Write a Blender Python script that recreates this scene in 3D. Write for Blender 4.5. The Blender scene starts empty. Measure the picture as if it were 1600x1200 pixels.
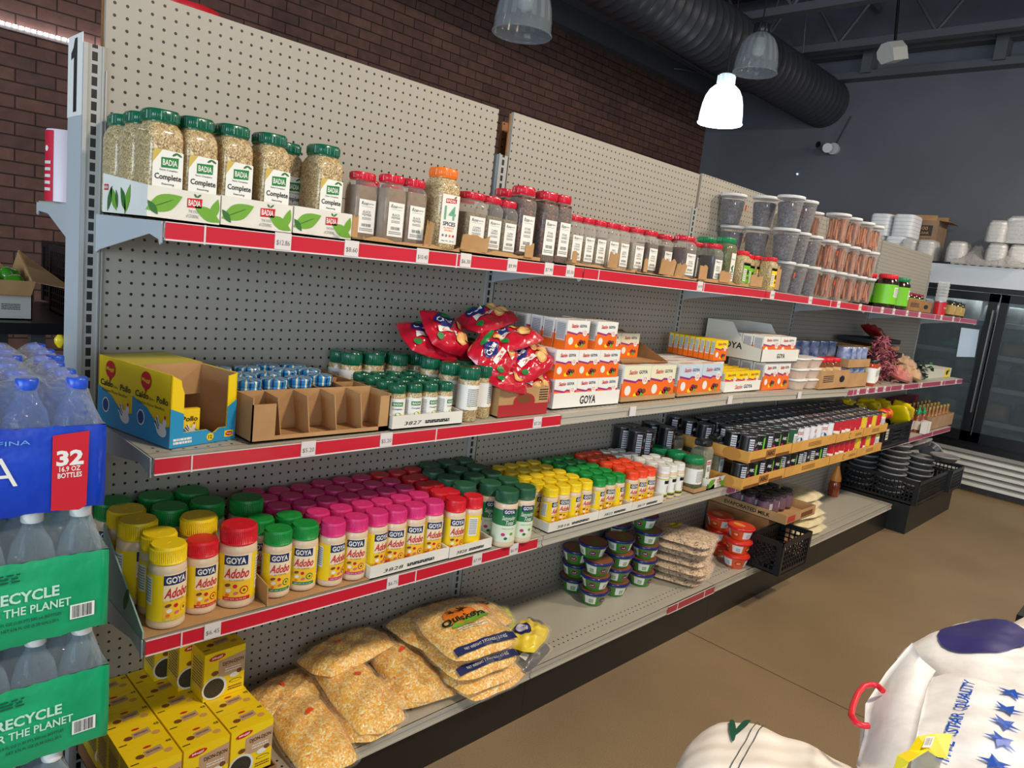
import bpy, math, random
from mathutils import Vector, Matrix
random.seed(7)
SC = bpy.context.scene
COL = SC.collection
IN = 0.0254; L = 1.2192
# ---------------------------------------------------------------- camera
CAM = Vector((-0.5128, -1.8146, 1.4879)); YAW, PITCH, ROLL, FPX = 0.7648, -0.1586, 0.1169, 1135.14
fw = Vector((math.cos(PITCH)*math.cos(YAW), math.cos(PITCH)*math.sin(YAW), math.sin(PITCH)))
_r = fw.cross(Vector((0, 0, 1))).normalized(); _u = _r.cross(fw)
rt = _r*math.cos(ROLL) + _u*math.sin(ROLL); up = -_r*math.sin(ROLL) + _u*math.cos(ROLL)
cd = bpy.data.cameras.new('camera'); co = bpy.data.objects.new('camera', cd); COL.objects.link(co)
cd.sensor_fit = 'HORIZONTAL'; cd.sensor_width = 36; cd.lens = FPX/1600*36; cd.clip_start = .02
m3 = Matrix((rt, up, -fw)).transposed()
co.matrix_world = Matrix.Translation(CAM) @ m3.to_4x4()
SC.camera = co
def at(u, v, ax, val):
    """where the sight line through a photo pixel meets the plane x/y/z = val"""
    d = fw + rt*((u-800)/FPX) - up*((v-600)/FPX)
    i = 'xyz'.index(ax)
    return CAM + d*((val-CAM[i])/d[i])
# ---------------------------------------------------------------- light, exposure
SC.view_settings.view_transform = 'Standard'; SC.view_settings.look = 'None'
SC.view_settings.gamma = 1; SC.view_settings.use_curve_mapping = False
SC.view_settings.exposure = 0.0
W = bpy.data.worlds.new('world'); SC.world = W; W.use_nodes = True
W.node_tree.nodes['Background'].inputs[0].default_value = (0.84, 0.9, 1.0, 1)
W.node_tree.nodes['Background'].inputs[1].default_value = 0.33
def area(name, loc, to, sx, sy, power, col, shape='RECTANGLE'):
    l = bpy.data.lights.new(name, 'AREA'); l.shape = shape; l.size = sx
    if shape == 'RECTANGLE': l.size_y = sy
    l.energy = power; l.color = col
    o = bpy.data.objects.new(name, l); COL.objects.link(o); o.location = loc
    o.rotation_euler = (Vector(to)-Vector(loc)).to_track_quat('-Z', 'Y').to_euler()
    return o
area('ceiling_lamp_light', (1.0, -2.35, 3.35), (1.0, -.9, 0), .34, .34, 62, (1, .86, .68), 'DISK')
area('ceiling_lamp_light', (3.6, -2.35, 3.35), (3.6, -.9, 0), .34, .34, 62, (1, .86, .68), 'DISK')
area('ceiling_lamp_light', (6.2, -2.35, 3.35), (6.2, -.9, 0), .34, .34, 46, (1, .88, .74), 'DISK')
area('storefront_window_light', (-6.0, -2.5, 1.7), (0, -.8, 1.0), 4.5, 2.4, 330, (.66, .84, 1.0))
area('storefront_window_light', (-1.5, -7.0, 1.9), (2.2, -.6, .9), 5, 2.4, 90, (.80, .9, 1.0))
# ---------------------------------------------------------------- materials
def lin(c):
    return tuple((x/255/12.92 if x/255 <= .04045 else ((x/255+.055)/1.055)**2.4) for x in c)
MATS = {}
def mat(name, rgb=(200, 200, 200), rough=.5, metal=0, coat=0, emit=None, es=1.0, spec=.5):
    if name in MATS: return MATS[name]
    m = bpy.data.materials.new(name); m.use_nodes = True; b = m.node_tree.nodes['Principled BSDF']
    b.inputs['Base Color'].default_value = (*lin(rgb), 1); b.inputs['Roughness'].default_value = rough
    b.inputs['Metallic'].default_value = metal; b.inputs['Coat Weight'].default_value = coat
    b.inputs['Coat Roughness'].default_value = .06; b.inputs['Specular IOR Level'].default_value = spec
    if emit: b.inputs['Emission Color'].default_value = (*lin(emit), 1); b.inputs['Emission Strength'].default_value = es
    MATS[name] = m; return m
def nodes(name, **k):
    m = mat(name, **k); return m, m.node_tree.nodes, m.node_tree.links, m.node_tree.nodes['Principled BSDF']
def film(name, tint=(255, 255, 255), alpha=.12, rough=.08, bump=0, bscale=60, edge=.4):
    """thin clear plastic: mostly see-through with a glossy sheen"""
    if name in MATS: return MATS[name]
    m = bpy.data.materials.new(name); m.use_nodes = True; N = m.node_tree.nodes; K = m.node_tree.links; N.clear()
    out = N.new('ShaderNodeOutputMaterial'); mix = N.new('ShaderNodeMixShader'); t = N.new('ShaderNodeBsdfTransparent')
    p = N.new('ShaderNodeBsdfPrincipled'); p.inputs['Base Color'].default_value = (*lin(tint), 1); p.inputs['Roughness'].default_value = rough
    t.inputs[0].default_value = (*[.75+.25*x for x in lin(tint)], 1)
    lw = N.new('ShaderNodeLayerWeight'); lw.inputs[0].default_value = .35
    mr = N.new('ShaderNodeMapRange'); mr.inputs[3].default_value = alpha; mr.inputs[4].default_value = min(1, alpha+edge)
    K.new(lw.outputs['Facing'], mr.inputs[0]); K.new(mr.outputs[0], mix.inputs[0])
    K.new(t.outputs[0], mix.inputs[1]); K.new(p.outputs[0], mix.inputs[2]); K.new(mix.outputs[0], out.inputs[0])
    if bump:
        n = N.new('ShaderNodeTexNoise'); n.inputs['Scale'].default_value = bscale; n.inputs['Distortion'].default_value = 1.5
        b = N.new('ShaderNodeBump'); b.inputs['Strength'].default_value = bump; b.inputs['Distance'].default_value = .01
        tc = N.new('ShaderNodeTexCoord'); K.new(tc.outputs['Object'], n.inputs[0]); K.new(n.outputs[0], b.inputs['Height'])
        K.new(b.outputs[0], p.inputs['Normal']); K.new(b.outputs[0], lw.inputs['Normal'])
    MATS[name] = m; return m
def grain(name, cols, scale, rough=.45, coat=.3, bump=.6, dark=None, stretch=(1, 1, 1), wrinkle=0):
    """kernels / spice grains: a random colour per voronoi cell, bumped"""
    if name in MATS: return MATS[name]
    m, N, K, b = nodes(name, rough=rough, coat=coat)
    tc = N.new('ShaderNodeTexCoord'); mp = N.new('ShaderNodeMapping'); mp.inputs['Scale'].default_value = stretch
    v = N.new('ShaderNodeTexVoronoi'); v.inputs['Scale'].default_value = scale
    K.new(tc.outputs['Object'], mp.inputs[0]); K.new(mp.outputs[0], v.inputs['Vector'])
    s = N.new('ShaderNodeSeparateColor'); K.new(v.outputs['Color'], s.inputs[0])
    r = N.new('ShaderNodeValToRGB'); e = r.color_ramp.elements
    while len(e) < len(cols): e.new(.5)
    for i, c in enumerate(cols): e[i].position = i/(len(cols)-1)*.9+.05; e[i].color = (*lin(c), 1)
    K.new(s.outputs[0], r.inputs[0]); K.new(r.outputs[0], b.inputs['Base Color'])
    bp = N.new('ShaderNodeBump'); bp.inputs['Strength'].default_value = bump; bp.inputs['Distance'].default_value = .4/scale; bp.invert = True
    K.new(v.outputs['Distance'], bp.inputs['Height']); K.new(bp.outputs[0], b.inputs['Normal'])
    if wrinkle:
        n = N.new('ShaderNodeTexNoise'); n.inputs['Scale'].default_value = 26; n.inputs['Distortion'].default_value = 2.5; n.inputs['Detail'].default_value = 3
        w = N.new('ShaderNodeBump'); w.inputs['Strength'].default_value = wrinkle; w.inputs['Distance'].default_value = .012
        K.new(tc.outputs['Object'], n.inputs[0]); K.new(n.outputs[0], w.inputs['Height']); K.new(w.outputs[0], b.inputs['Coat Normal']); b.inputs['Coat Roughness'].default_value = .12
    return m
def mottled(name, c1, c2, scale, rough=.6, bump=0, detail=4, coat=0, stretch=(1, 1, 1)):
    if name in MATS: return MATS[name]
    m, N, K, b = nodes(name, rough=rough, coat=coat)
    tc = N.new('ShaderNodeTexCoord'); mp = N.new('ShaderNodeMapping'); mp.inputs['Scale'].default_value = stretch
    n = N.new('ShaderNodeTexNoise'); n.inputs['Scale'].default_value = scale; n.inputs['Detail'].default_value = detail
    K.new(tc.outputs['Object'], mp.inputs[0]); K.new(mp.outputs[0], n.inputs['Vector'])
    r = N.new('ShaderNodeValToRGB'); e = r.color_ramp.elements; e[0].position = .35; e[1].position = .65
    e[0].color = (*lin(c1), 1); e[1].color = (*lin(c2), 1)
    K.new(n.outputs[0], r.inputs[0]); K.new(r.outputs[0], b.inputs['Base Color'])
    if bump:
        bp = N.new('ShaderNodeBump'); bp.inputs['Strength'].default_value = bump; bp.inputs['Distance'].default_value = .3/scale
        K.new(n.outputs[0], bp.inputs['Height']); K.new(bp.outputs[0], b.inputs['Normal'])
    return m
def plus(N, K, op, a, b=None):
    n = N.new('ShaderNodeMath'); n.operation = op
    for i, x in enumerate((a, b)):
        if x is None: continue
        if isinstance(x, (int, float)): n.inputs[i].default_value = x
        else: K.new(x, n.inputs[i])
    return n.outputs[0]
def holes(name, base, rough, fx, fz, kind, dark=(14, 13, 12), ax='X', az='Z'):
    """painted steel punched with round holes or upright slots on a one inch grid"""
    if name in MATS: return MATS[name]
    m, N, K, b = nodes(name, rough=rough)
    tc = N.new('ShaderNodeTexCoord'); s = N.new('ShaderNodeSeparateXYZ'); K.new(tc.outputs['Object'], s.inputs[0])
    zz = plus(N, K, 'DIVIDE', plus(N, K, 'SUBTRACT', s.outputs[az], fz), IN)
    dz = plus(N, K, 'ABSOLUTE', plus(N, K, 'SUBTRACT', plus(N, K, 'FRACT', zz), .5))
    if kind == 'round':
        xx = plus(N, K, 'DIVIDE', plus(N, K, 'SUBTRACT', s.outputs[ax], fx), IN)
        dx = plus(N, K, 'ABSOLUTE', plus(N, K, 'SUBTRACT', plus(N, K, 'FRACT', xx), .5))
        d = plus(N, K, 'SQRT', plus(N, K, 'ADD', plus(N, K, 'MULTIPLY', dx, dx), plus(N, K, 'MULTIPLY', dz, dz)))
        f = plus(N, K, 'LESS_THAN', d, .135)
    else:
        dx = plus(N, K, 'ABSOLUTE', plus(N, K, 'SUBTRACT', s.outputs['X'], fx))
        f = plus(N, K, 'MULTIPLY', plus(N, K, 'LESS_THAN', dx, .0055), plus(N, K, 'LESS_THAN', dz, .36))
    mx = N.new('ShaderNodeMix'); mx.data_type = 'RGBA'
    mx.inputs[6].default_value = (*lin(base), 1); mx.inputs[7].default_value = (*lin(dark), 1)
    K.new(f, mx.inputs[0]); K.new(mx.outputs[2], b.inputs['Base Color'])
    return m
# ---------------------------------------------------------------- text as flat meshes
_T = {}
def glyphs(s, bold=0, shear=0):
    k = (s, bold, shear)
    if k in _T: return _T[k]
    c = bpy.data.curves.new('t', 'FONT'); c.body = s; c.size = 1; c.offset = bold*.02; c.shear = shear; c.resolution_u = 2
    c.align_x = 'CENTER'
    o = bpy.data.objects.new('t', c); COL.objects.link(o)
    dg = bpy.context.evaluated_depsgraph_get(); me = bpy.data.meshes.new_from_object(o.evaluated_get(dg))
    V = [(v.co.x, v.co.y) for v in me.vertices]; F = [tuple(p.vertices) for p in me.polygons]
    bpy.data.objects.remove(o); bpy.data.curves.remove(c); bpy.data.meshes.remove(me)
    if not V: V = [(0, 0), (1, 1)]; F = []
    x0 = min(a for a, b in V); x1 = max(a for a, b in V); y0 = min(b for a, b in V); y1 = max(b for a, b in V)
    V = [(a-(x0+x1)/2, b-(y0+y1)/2) for a, b in V]
    _T[k] = (V, F, x1-x0, y1-y0); return _T[k]
# surface frames: (x right, y up, n outward) -> point
def flat(o, ux=(1, 0, 0), uy=(0, 0, 1)):
    o = Vector(o); ux = Vector(ux).normalized(); uy = Vector(uy).normalized(); n = ux.cross(uy)
    return lambda x, y, h=0: o + ux*x + uy*y + n*h
def cyl(r, z=0, a0=0):
    """around an upright cylinder, x measured along the arc from the front (-y)"""
    return lambda x, y, h=0: Vector((math.sin(x/r+a0)*(r+h), -math.cos(x/r+a0)*(r+h), z+y))
class MB:
    def __init__(s): s.v = []; s.f = []; s.m = []; s.mats = []; s.sm = []; s.dense = False
    def mi(s, m):
        if m not in s.mats: s.mats.append(m)
        return s.mats.index(m)
    def add(s, V, F, m, smooth=False):
        b = len(s.v); s.v += [tuple(x) for x in V]; i = s.mi(m)
        for f in F: s.f.append(tuple(b+k for k in f)); s.m.append(i); s.sm.append(smooth)
    def box(s, x0, x1, y0, y1, z0, z1, m, rot=None, c=None):
        V = [Vector((x, y, z)) for z in (z0, z1) for y in (y0, y1) for x in (x0, x1)]
        if rot is not None:
            c = Vector(c or ((x0+x1)/2, (y0+y1)/2, (z0+z1)/2)); V = [c+rot@(p-c) for p in V]
        s.add(V, [(0, 2, 3, 1), (4, 5, 7, 6), (0, 1, 5, 4), (2, 6, 7, 3), (0, 4, 6, 2), (1, 3, 7, 5)], m)
    def hexa(s, V, m): s.add(V, [(0, 2, 3, 1), (4, 5, 7, 6), (0, 1, 5, 4), (2, 6, 7, 3), (0, 4, 6, 2), (1, 3, 7, 5)], m)
    def loft(s, secs, m, n=24, smooth=True, cap=True, c=(0, 0)):
        """secs: (z, half width, half depth[, squareness[, cx, cy]])"""
        b = []; V = []
        for q in secs:
            z, a, d = q[:3]; e = 2/(q[3] if len(q) > 3 else 2); ox, oy = (q[4], q[5]) if len(q) > 5 else c
            for i in range(n):
                t = 2*math.pi*(i+.5)/n; ct, st = math.cos(t), math.sin(t)
                V.append((ox+a*math.copysign(abs(ct)**e, ct), oy+d*math.copysign(abs(st)**e, st), z))
        F = []
        for k in range(len(secs)-1):
            for i in range(n):
                j = (i+1) % n; F.append((k*n+i, k*n+j, (k+1)*n+j, (k+1)*n+i))
        s.add(V, F, m, smooth)
        if cap:
            k = len(secs)-1
            s.add([V[i] for i in range(n)], [tuple(range(n))[::-1]], m); s.add([V[k*n+i] for i in range(n)], [tuple(range(n))], m)
    def tube(s, pts, r, m, n=8, closed=False):
        pts = [Vector(p) for p in pts]; N = len(pts); V = []; F = []
        ref = Vector((0, 0, 1))
        for i, p in enumerate(pts):
            a = pts[(i-1) % N] if (i or closed) else p; b = pts[(i+1) % N] if (i < N-1 or closed) else p
            t = (b-a).normalized(); 
            x = t.cross(ref)
            if x.length < .05: x = t.cross(Vector((1, 0, 0)))
            x.normalize(); y = t.cross(x)
            rr = r[i] if isinstance(r, (list, tuple)) else r
            for k in range(n): V.append(p+x*math.cos(2*math.pi*k/n)*rr+y*math.sin(2*math.pi*k/n)*rr)
        for i in range(N if closed else N-1):
            for k in range(n): F.append((i*n+k, i*n+(k+1) % n, ((i+1) % N)*n+(k+1) % n, ((i+1) % N)*n+k))
        s.add(V, F, m, True)
        if not closed: s.add(V[:n], [tuple(range(n))], m); s.add(V[-n:], [tuple(range(n))[::-1]], m)
    def poly(s, fr, pts, m, h=0):
        s.add([fr(x, y, h) for x, y in pts], [tuple(range(len(pts)))], m)
    def rect(s, fr, x0, x1, y0, y1, m, h=0, nx=1):
        V = []; F = []
        for i in range(nx+1):
            x = x0+(x1-x0)*i/nx; V += [fr(x, y0, h), fr(x, y1, h)]
        for i in range(nx): F.append((2*i, 2*i+2, 2*i+3, 2*i+1))
        s.add(V, F, m, nx > 1)
    def disc(s, fr, cx, cy, rx, ry, m, h=0, n=16, rot=0):
        c, q = math.cos(rot), math.sin(rot)
        if max(rx, ry) > .012 and s.dense:
            K_ = 5; V = [fr(cx, cy, h)]; F_ = []; n = 24
            for k in range(1, K_+1):
                for i in range(n):
                    a, b = rx*k/K_*math.cos(2*math.pi*i/n), ry*k/K_*math.sin(2*math.pi*i/n); V.append(fr(cx+a*c-b*q, cy+a*q+b*c, h))
            for i in range(n):
                j = (i+1) % n; F_.append((0, 1+i, 1+j))
                for k in range(K_-1): F_.append((1+k*n+i, 1+(k+1)*n+i, 1+(k+1)*n+j, 1+k*n+j))
            s.add(V, F_, m, True); return
        s.poly(fr, [(cx+rx*math.cos(2*math.pi*i/n)*c-ry*math.sin(2*math.pi*i/n)*q, cy+rx*math.cos(2*math.pi*i/n)*q+ry*math.sin(2*math.pi*i/n)*c) for i in range(n)], m, h)
    def leaf(s, fr, cx, cy, a, b, m, h=0, rot=0):
        c, q = math.cos(rot), math.sin(rot); P = []
        for sg in (1, -1):
            for i in range(10):
                t = i/10; x = (-a+2*a*t)*sg; y = sg*b*math.sin(math.pi*t)**.9*(1.15-.4*abs(t-.4)); P.append((cx+x*c-y*q, cy+x*q+y*c))
        s.poly(fr, P, m, h)
    def text(s, fr, t, cx, cy, hgt, m, h=.0006, w=None, bold=0, shear=0, rot=0, flip=False):
        V, F, tw, th = glyphs(t, bold, shear); k = hgt/th; kx = (w/tw) if w else k
        c, q = math.cos(rot), math.sin(rot); P = []
        for x, y in V:
            x *= kx; y *= k; P.append(fr(cx+x*c-y*q, cy+x*q+y*c, h))
        s.add(P, F, m)
    def lines(s, fr, x0, x1, y0, y1, n, m, h=.0005, fill=.45, seed=1):
        """fine print, too small to read: rows of short dashes"""
        R = random.Random(seed)
        for i in range(n):
            y = y0+(y1-y0)*(i+.5)/n; hh = abs(y1-y0)/n*fill/2; x = x0
            while x < x1:
                w = (x1-x0)*R.uniform(.06, .2); e = min(x1, x+w)
                s.rect(fr, x, e, y-hh, y+hh, m, h); x = e+(x1-x0)*.025
    def barcode(s, fr, x0, x1, y0, y1, m, h=.0006, n=14, seed=3):
        R = random.Random(seed); x = x0; st = (x1-x0)/n
        for i in range(n): s.rect(fr, x, x+st*R.uniform(.25, .7), y0, y1, m, h); x += st
    def star(s, fr, cx, cy, r, m, h=.0005, rot=0):
        P = []
        for i in range(10):
            a = rot+math.pi/2+i*math.pi/5; q = r if i % 2 == 0 else r*.4; P.append((cx+q*math.cos(a), cy+q*math.sin(a)))
        V = [fr(cx, cy, h)]+[fr(x, y, h) for x, y in P]; s.add(V, [(0, 1+i, 1+(i+1) % 10) for i in range(10)], m)
    def xf(s, M, start=0):
        s.v[start:] = [tuple(M @ Vector(p)) for p in s.v[start:]]
    def build(s, name, parent=None, loc=(0, 0, 0), rz=0):
        me = bpy.data.meshes.new(name); me.from_pydata(s.v, [], s.f)
        for m in s.mats: me.materials.append(m)
        me.polygons.foreach_set('material_index', s.m); me.polygons.foreach_set('use_smooth', s.sm); me.update()
        o = bpy.data.objects.new(name, me); COL.objects.link(o); o.location = loc; o.rotation_euler.z = rz
        if parent: o.parent = parent
        return o
def tag(o, label=None, cat=None, group=None, kind=None):
    if label: o['label'] = label
    if cat: o['category'] = cat
    if group: o['group'] = group
    if kind: o['kind'] = kind
    return o
def thing(name, label=None, cat=None, loc=(0, 0, 0), rz=0, group=None):
    o = bpy.data.objects.new(name, None); COL.objects.link(o); o.location = loc; o.rotation_euler = (0, 0, rz)
    o.empty_display_size = .05
    return tag(o, label, cat, group)
def kids(o): return [c for c in bpy.data.objects if c.parent == o]
_KIDS = {}
def copy_tree(o, parent=None):
    if o.name not in _KIDS: _KIDS[o.name] = kids(o)
    c = o.copy(); COL.objects.link(c)
    if parent: c.parent = parent
    for ch in _KIDS[o.name]: copy_tree(ch, c)
    return c
PROTO = {}
def put(key, builder, loc, rz=0, label=None, group=None, tilt=None, scale=None):
    """place one more of a kind: the first is the built one, the rest are copies with copies of their parts"""
    if key not in PROTO: PROTO[key] = o = builder(); 
    else: o = copy_tree(PROTO[key])
    o.location = loc; o.rotation_euler = (tilt[0], tilt[1], rz) if tilt else (0, 0, rz)
    if scale: o.scale = (scale,)*3 if isinstance(scale, (int, float)) else scale
    tag(o, label, None, group); return o
ORD = ['', 'first', 'second', 'third', 'fourth', 'fifth', 'sixth', 'seventh', 'eighth', 'ninth', 'tenth', 'eleventh', 'twelfth', 'thirteenth', 'fourteenth', 'fifteenth', 'sixteenth', 'seventeenth', 'eighteenth', 'nineteenth', 'twentieth']
def place_word(r, c, nr, nc):
    row = 'front row' if r == 0 else ('back row' if r == nr-1 else ORD[r+1]+' row back')
    return '%s, %s from the left' % (row, ORD[c+1])
# shared paints
WHITE = mat('white_print', (238, 236, 228), .45); BLACK = mat('black_print', (22, 22, 24), .5)
NAVY = mat('navy_print', (24, 38, 92), .45); REDP = mat('red_print', (204, 28, 40), .4); GREENP = mat('green_print', (30, 128, 60), .4)
YEL = mat('yellow_print', (250, 214, 22), .4); GREYP = mat('grey_print', (120, 122, 124), .5); ORANGE = mat('orange_print', (246, 112, 26), .4)
PINKP = mat('magenta_print', (205, 40, 120), .4); PURP = mat('purple_print', (150, 40, 130), .4); LEAF = mat('leaf_print', (110, 165, 50), .5)
DLEAF = mat('dark_leaf_print', (52, 108, 44), .5); BROWNP = mat('brown_print', (120, 70, 36), .5); CREAM = mat('cream_print', (244, 226, 190), .45)
LBLUE = mat('light_blue_print', (42, 150, 200), .4)
CARD = mottled('cardboard', (176, 134, 88), (190, 148, 100), 9, .85, .1); CARDD = mottled('cardboard_dark', (140, 98, 58), (158, 114, 70), 9, .85)
CARDW = mottled('white_cardboard', (222, 218, 206), (234, 230, 220), 6, .7)
STEEL = mat('shelf_paint', (182, 176, 162), .42); STEELG = mat('upright_paint', (176, 176, 172), .4)
BLKPL = mat('black_plastic', (20, 21, 24), .38); CLEAR = film('clear_plastic', (235, 238, 240), .10, .07)
# ================================================================ the setting
def brick_mat():
    m, N, K, b = nodes('brick_panel', rough=.8)
    tc = N.new('ShaderNodeTexCoord'); s = N.new('ShaderNodeSeparateXYZ'); K.new(tc.outputs['Object'], s.inputs[0])
    cb = N.new('ShaderNodeCombineXYZ'); K.new(s.outputs['X'], cb.inputs[0]); K.new(s.outputs['Z'], cb.inputs[1])
    t = N.new('ShaderNodeTexBrick'); K.new(cb.outputs[0], t.inputs['Vector']); t.inputs['Scale'].default_value = 1
    t.inputs['Brick Width'].default_value = .2; t.inputs['Row Height'].default_value = .073; t.inputs['Mortar Size'].default_value = .0045
    t.inputs['Mortar Smooth'].default_value = .25; t.inputs['Bias'].default_value = -.1
    t.inputs['Color1'].default_value = (*lin((108, 74, 64)), 1); t.inputs['Color2'].default_value = (*lin((88, 62, 56)), 1)
    t.inputs['Mortar'].default_value = (*lin((46, 30, 27)), 1)
    n = N.new('ShaderNodeTexNoise'); n.inputs['Scale'].default_value = 14; n.inputs['Detail'].default_value = 6; K.new(tc.outputs['Object'], n.inputs[0])
    mx = N.new('ShaderNodeMix'); mx.data_type = 'RGBA'; mx.blend_type = 'OVERLAY'; mx.inputs[0].default_value = .5
    K.new(t.outputs['Color'], mx.inputs[6]); K.new(n.outputs[0], mx.inputs[7]); K.new(mx.outputs[2], b.inputs['Base Color'])
    bp = N.new('ShaderNodeBump'); bp.inputs['Distance'].default_value = .006; bp.inputs['Strength'].default_value = .8; bp.invert = True
    K.new(t.outputs['Fac'], bp.inputs['Height']); K.new(bp.outputs[0], b.inputs['Normal']); return m
def floor_mat():
    m, N, K, b = nodes('polished_concrete', rough=.42)
    tc = N.new('ShaderNodeTexCoord')
    n1 = N.new('ShaderNodeTexNoise'); n1.inputs['Scale'].default_value = 1.3; n1.inputs['Detail'].default_value = 5
    n2 = N.new('ShaderNodeTexNoise'); n2.inputs['Scale'].default_value = 260; n2.inputs['Detail'].default_value = 2
    for n in (n1, n2): K.new(tc.outputs['Object'], n.inputs[0])
    r = N.new('ShaderNodeValToRGB'); e = r.color_ramp.elements; e[0].position = .3; e[1].position = .72
    e[0].color = (*lin((128, 108, 80)), 1); e[1].color = (*lin((148, 126, 96)), 1); K.new(n1.outputs[0], r.inputs[0])
    mx = N.new('ShaderNodeMix'); mx.data_type = 'RGBA'; mx.blend_type = 'OVERLAY'; mx.inputs[0].default_value = .45
    K.new(r.outputs[0], mx.inputs[6]); K.new(n2.outputs[0], mx.inputs[7]); K.new(mx.outputs[2], b.inputs['Base Color'])
    s = N.new('ShaderNodeSeparateXYZ'); K.new(tc.outputs['Object'], s.inputs[0])
    d = plus(N, K, 'ABSOLUTE', plus(N, K, 'SUBTRACT', s.outputs['X'], 2.28)); f = plus(N, K, 'LESS_THAN', d, .003)
    m2 = N.new('ShaderNodeMix'); m2.data_type = 'RGBA'; K.new(f, m2.inputs[0]); K.new(mx.outputs[2], m2.inputs[6]); m2.inputs[7].default_value = (*lin((84, 66, 48)), 1)
    K.new(m2.outputs[2], b.inputs['Base Color']); return m
def struct(name, m):
    return tag(m.build(name), kind='structure')
m = MB(); m.box(-4, 8.2, -5.5, 3.5, -.1, 0, floor_mat()); struct('floor', m)
m = MB(); m.box(-4, 7.95, 3.3, 3.5, 0, 4.9, brick_mat()); struct('wall_back', m)
DARKW = mottled('dark_grey_wall_paint', (98, 101, 108), (106, 109, 116), 1.2, .75)
m = MB(); m.box(7.75, 7.95, -5.5, 3.3, 0, 4.9, DARKW); struct('wall_right', m)
CEIL = mat('ceiling_black_paint', (84, 86, 90), .8)
m = MB(); m.box(-4, 7.95, -5.5, 3.5, 4.9, 5.0, CEIL); struct('ceiling', m)
BEAM = mat('beam_dark_paint', (96, 98, 103), .6)
m = MB(); m.box(-4, 7.75, 3.0, 3.3, 3.98, 4.1, BEAM); m.box(-4, 7.75, 3.18, 3.3, 3.78, 3.98, BEAM); m.box(-4, 7.75, 3.0, 3.02, 3.9, 4.4, BEAM); struct('trim_1', m)
m = MB(); m.box(7.6, 7.75, -5.5, 3.0, 3.86, 3.93, BEAM); m.box(7.6, 7.75, -5.5, 3.0, 4.1, 4.14, BEAM)
for i in range(7): y = 2.6-i*1.2; m.box(7.56, 7.75, y-.05, y+.05, 3.9, 4.12, BEAM)
struct('trim_2', m)
# open web joists under the roof
for i, x in enumerate((2.3, 3.55, 4.8, 6.05, 7.15)):
    m = MB()
    m.box(x-.05, x+.05, -5.5, 3.0, 4.72, 4.8, BEAM); m.box(x-.05, x+.05, -5.5, 3.0, 4.02, 4.09, BEAM)
    y = 2.9; k = 0
    while y > -5:
        m.tube([(x, y, 4.08 if k % 2 else 4.74), (x, y-.45, 4.74 if k % 2 else 4.08)], .018, BEAM, 6); y -= .45; k += 1
    o = m.build('ceiling_joist'); tag(o, 'dark open web roof joist, %s from the far wall' % ORD[5-i], 'joist', 'open web roof joists')
m = MB()
for y in (-1.6, .2, 1.4): m.box(-3, 7.6, y-.03, y+.03, 4.5, 4.56, BEAM)
struct('trim_3', m)
# duct
DUCT = mat('duct_black_paint', (58, 60, 66), .42, .1)
d = MB(); V = []; F = []; n = 28; rings = []
x = 0.6; k = 0
DC = (1.84, 3.66); DR = .255
while x < 7.7:
    rings.append((x, DR)); rings.append((x+.072, DR)); rings.append((x+.078, DR+.007)); rings.append((x+.092, DR+.007)); rings.append((x+.098, DR)); x += .11
rings.append((7.74, DR))
for xx, r in rings:
    for i in range(n): a = 2*math.pi*i/n; V.append((xx, DC[0]+r*math.cos(a), DC[1]+r*math.sin(a)))
for j in range(len(rings)-1):
    for i in range(n): F.append((j*n+i, j*n+(i+1) % n, (j+1)*n+(i+1) % n, (j+1)*n+i))
d.add(V, F, DUCT, True); d.add(V[:n], [tuple(range(n))], DUCT)
root = thing('air_duct', 'large black ribbed round air duct hanging under the ceiling', 'duct', (0, 0, 0)); d.build('duct_pipe', root)
for xx in (2.2, 4.4, 6.6):
    h = MB(); h.tube([(xx, DC[0]-.1, 4.9), (xx, DC[0]-.2, 3.85)], .006, BEAM, 5); h.tube([(xx, DC[0]+.1, 4.9), (xx, DC[0]+.2, 3.85)], .006, BEAM, 5); h.build('hanger', root)
# electrical conduit along the duct
c = MB(); a = at(918, 3, 'z', 3.7); b_ = at(1135, 132, 'z', 3.7); c.tube([a, a.lerp(b_, .5), b_], .012, mat('conduit_metal', (105, 108, 112), .4, .6), 8)
for t in (.05, .3, .55, .68, .8): p = a.lerp(b_, t); q = a.lerp(b_, t+.012); c.tube([p, q], .018, MATS['conduit_metal'], 8)
tag(c.build('electrical_conduit'), 'thin grey metal conduit running below the black duct', 'conduit')
c = MB(); c.tube([at(1040, 107, 'z', 3.9), at(1065, 108, 'z', 3.88), at(1085, 112, 'z', 3.9), at(1098, 112, 'z', 3.93)], .012, MATS['conduit_metal'], 6)
tag(c.build('flexible_cable'), 'short curved grey cable hanging near the brick wall beam', 'cable')
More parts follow.
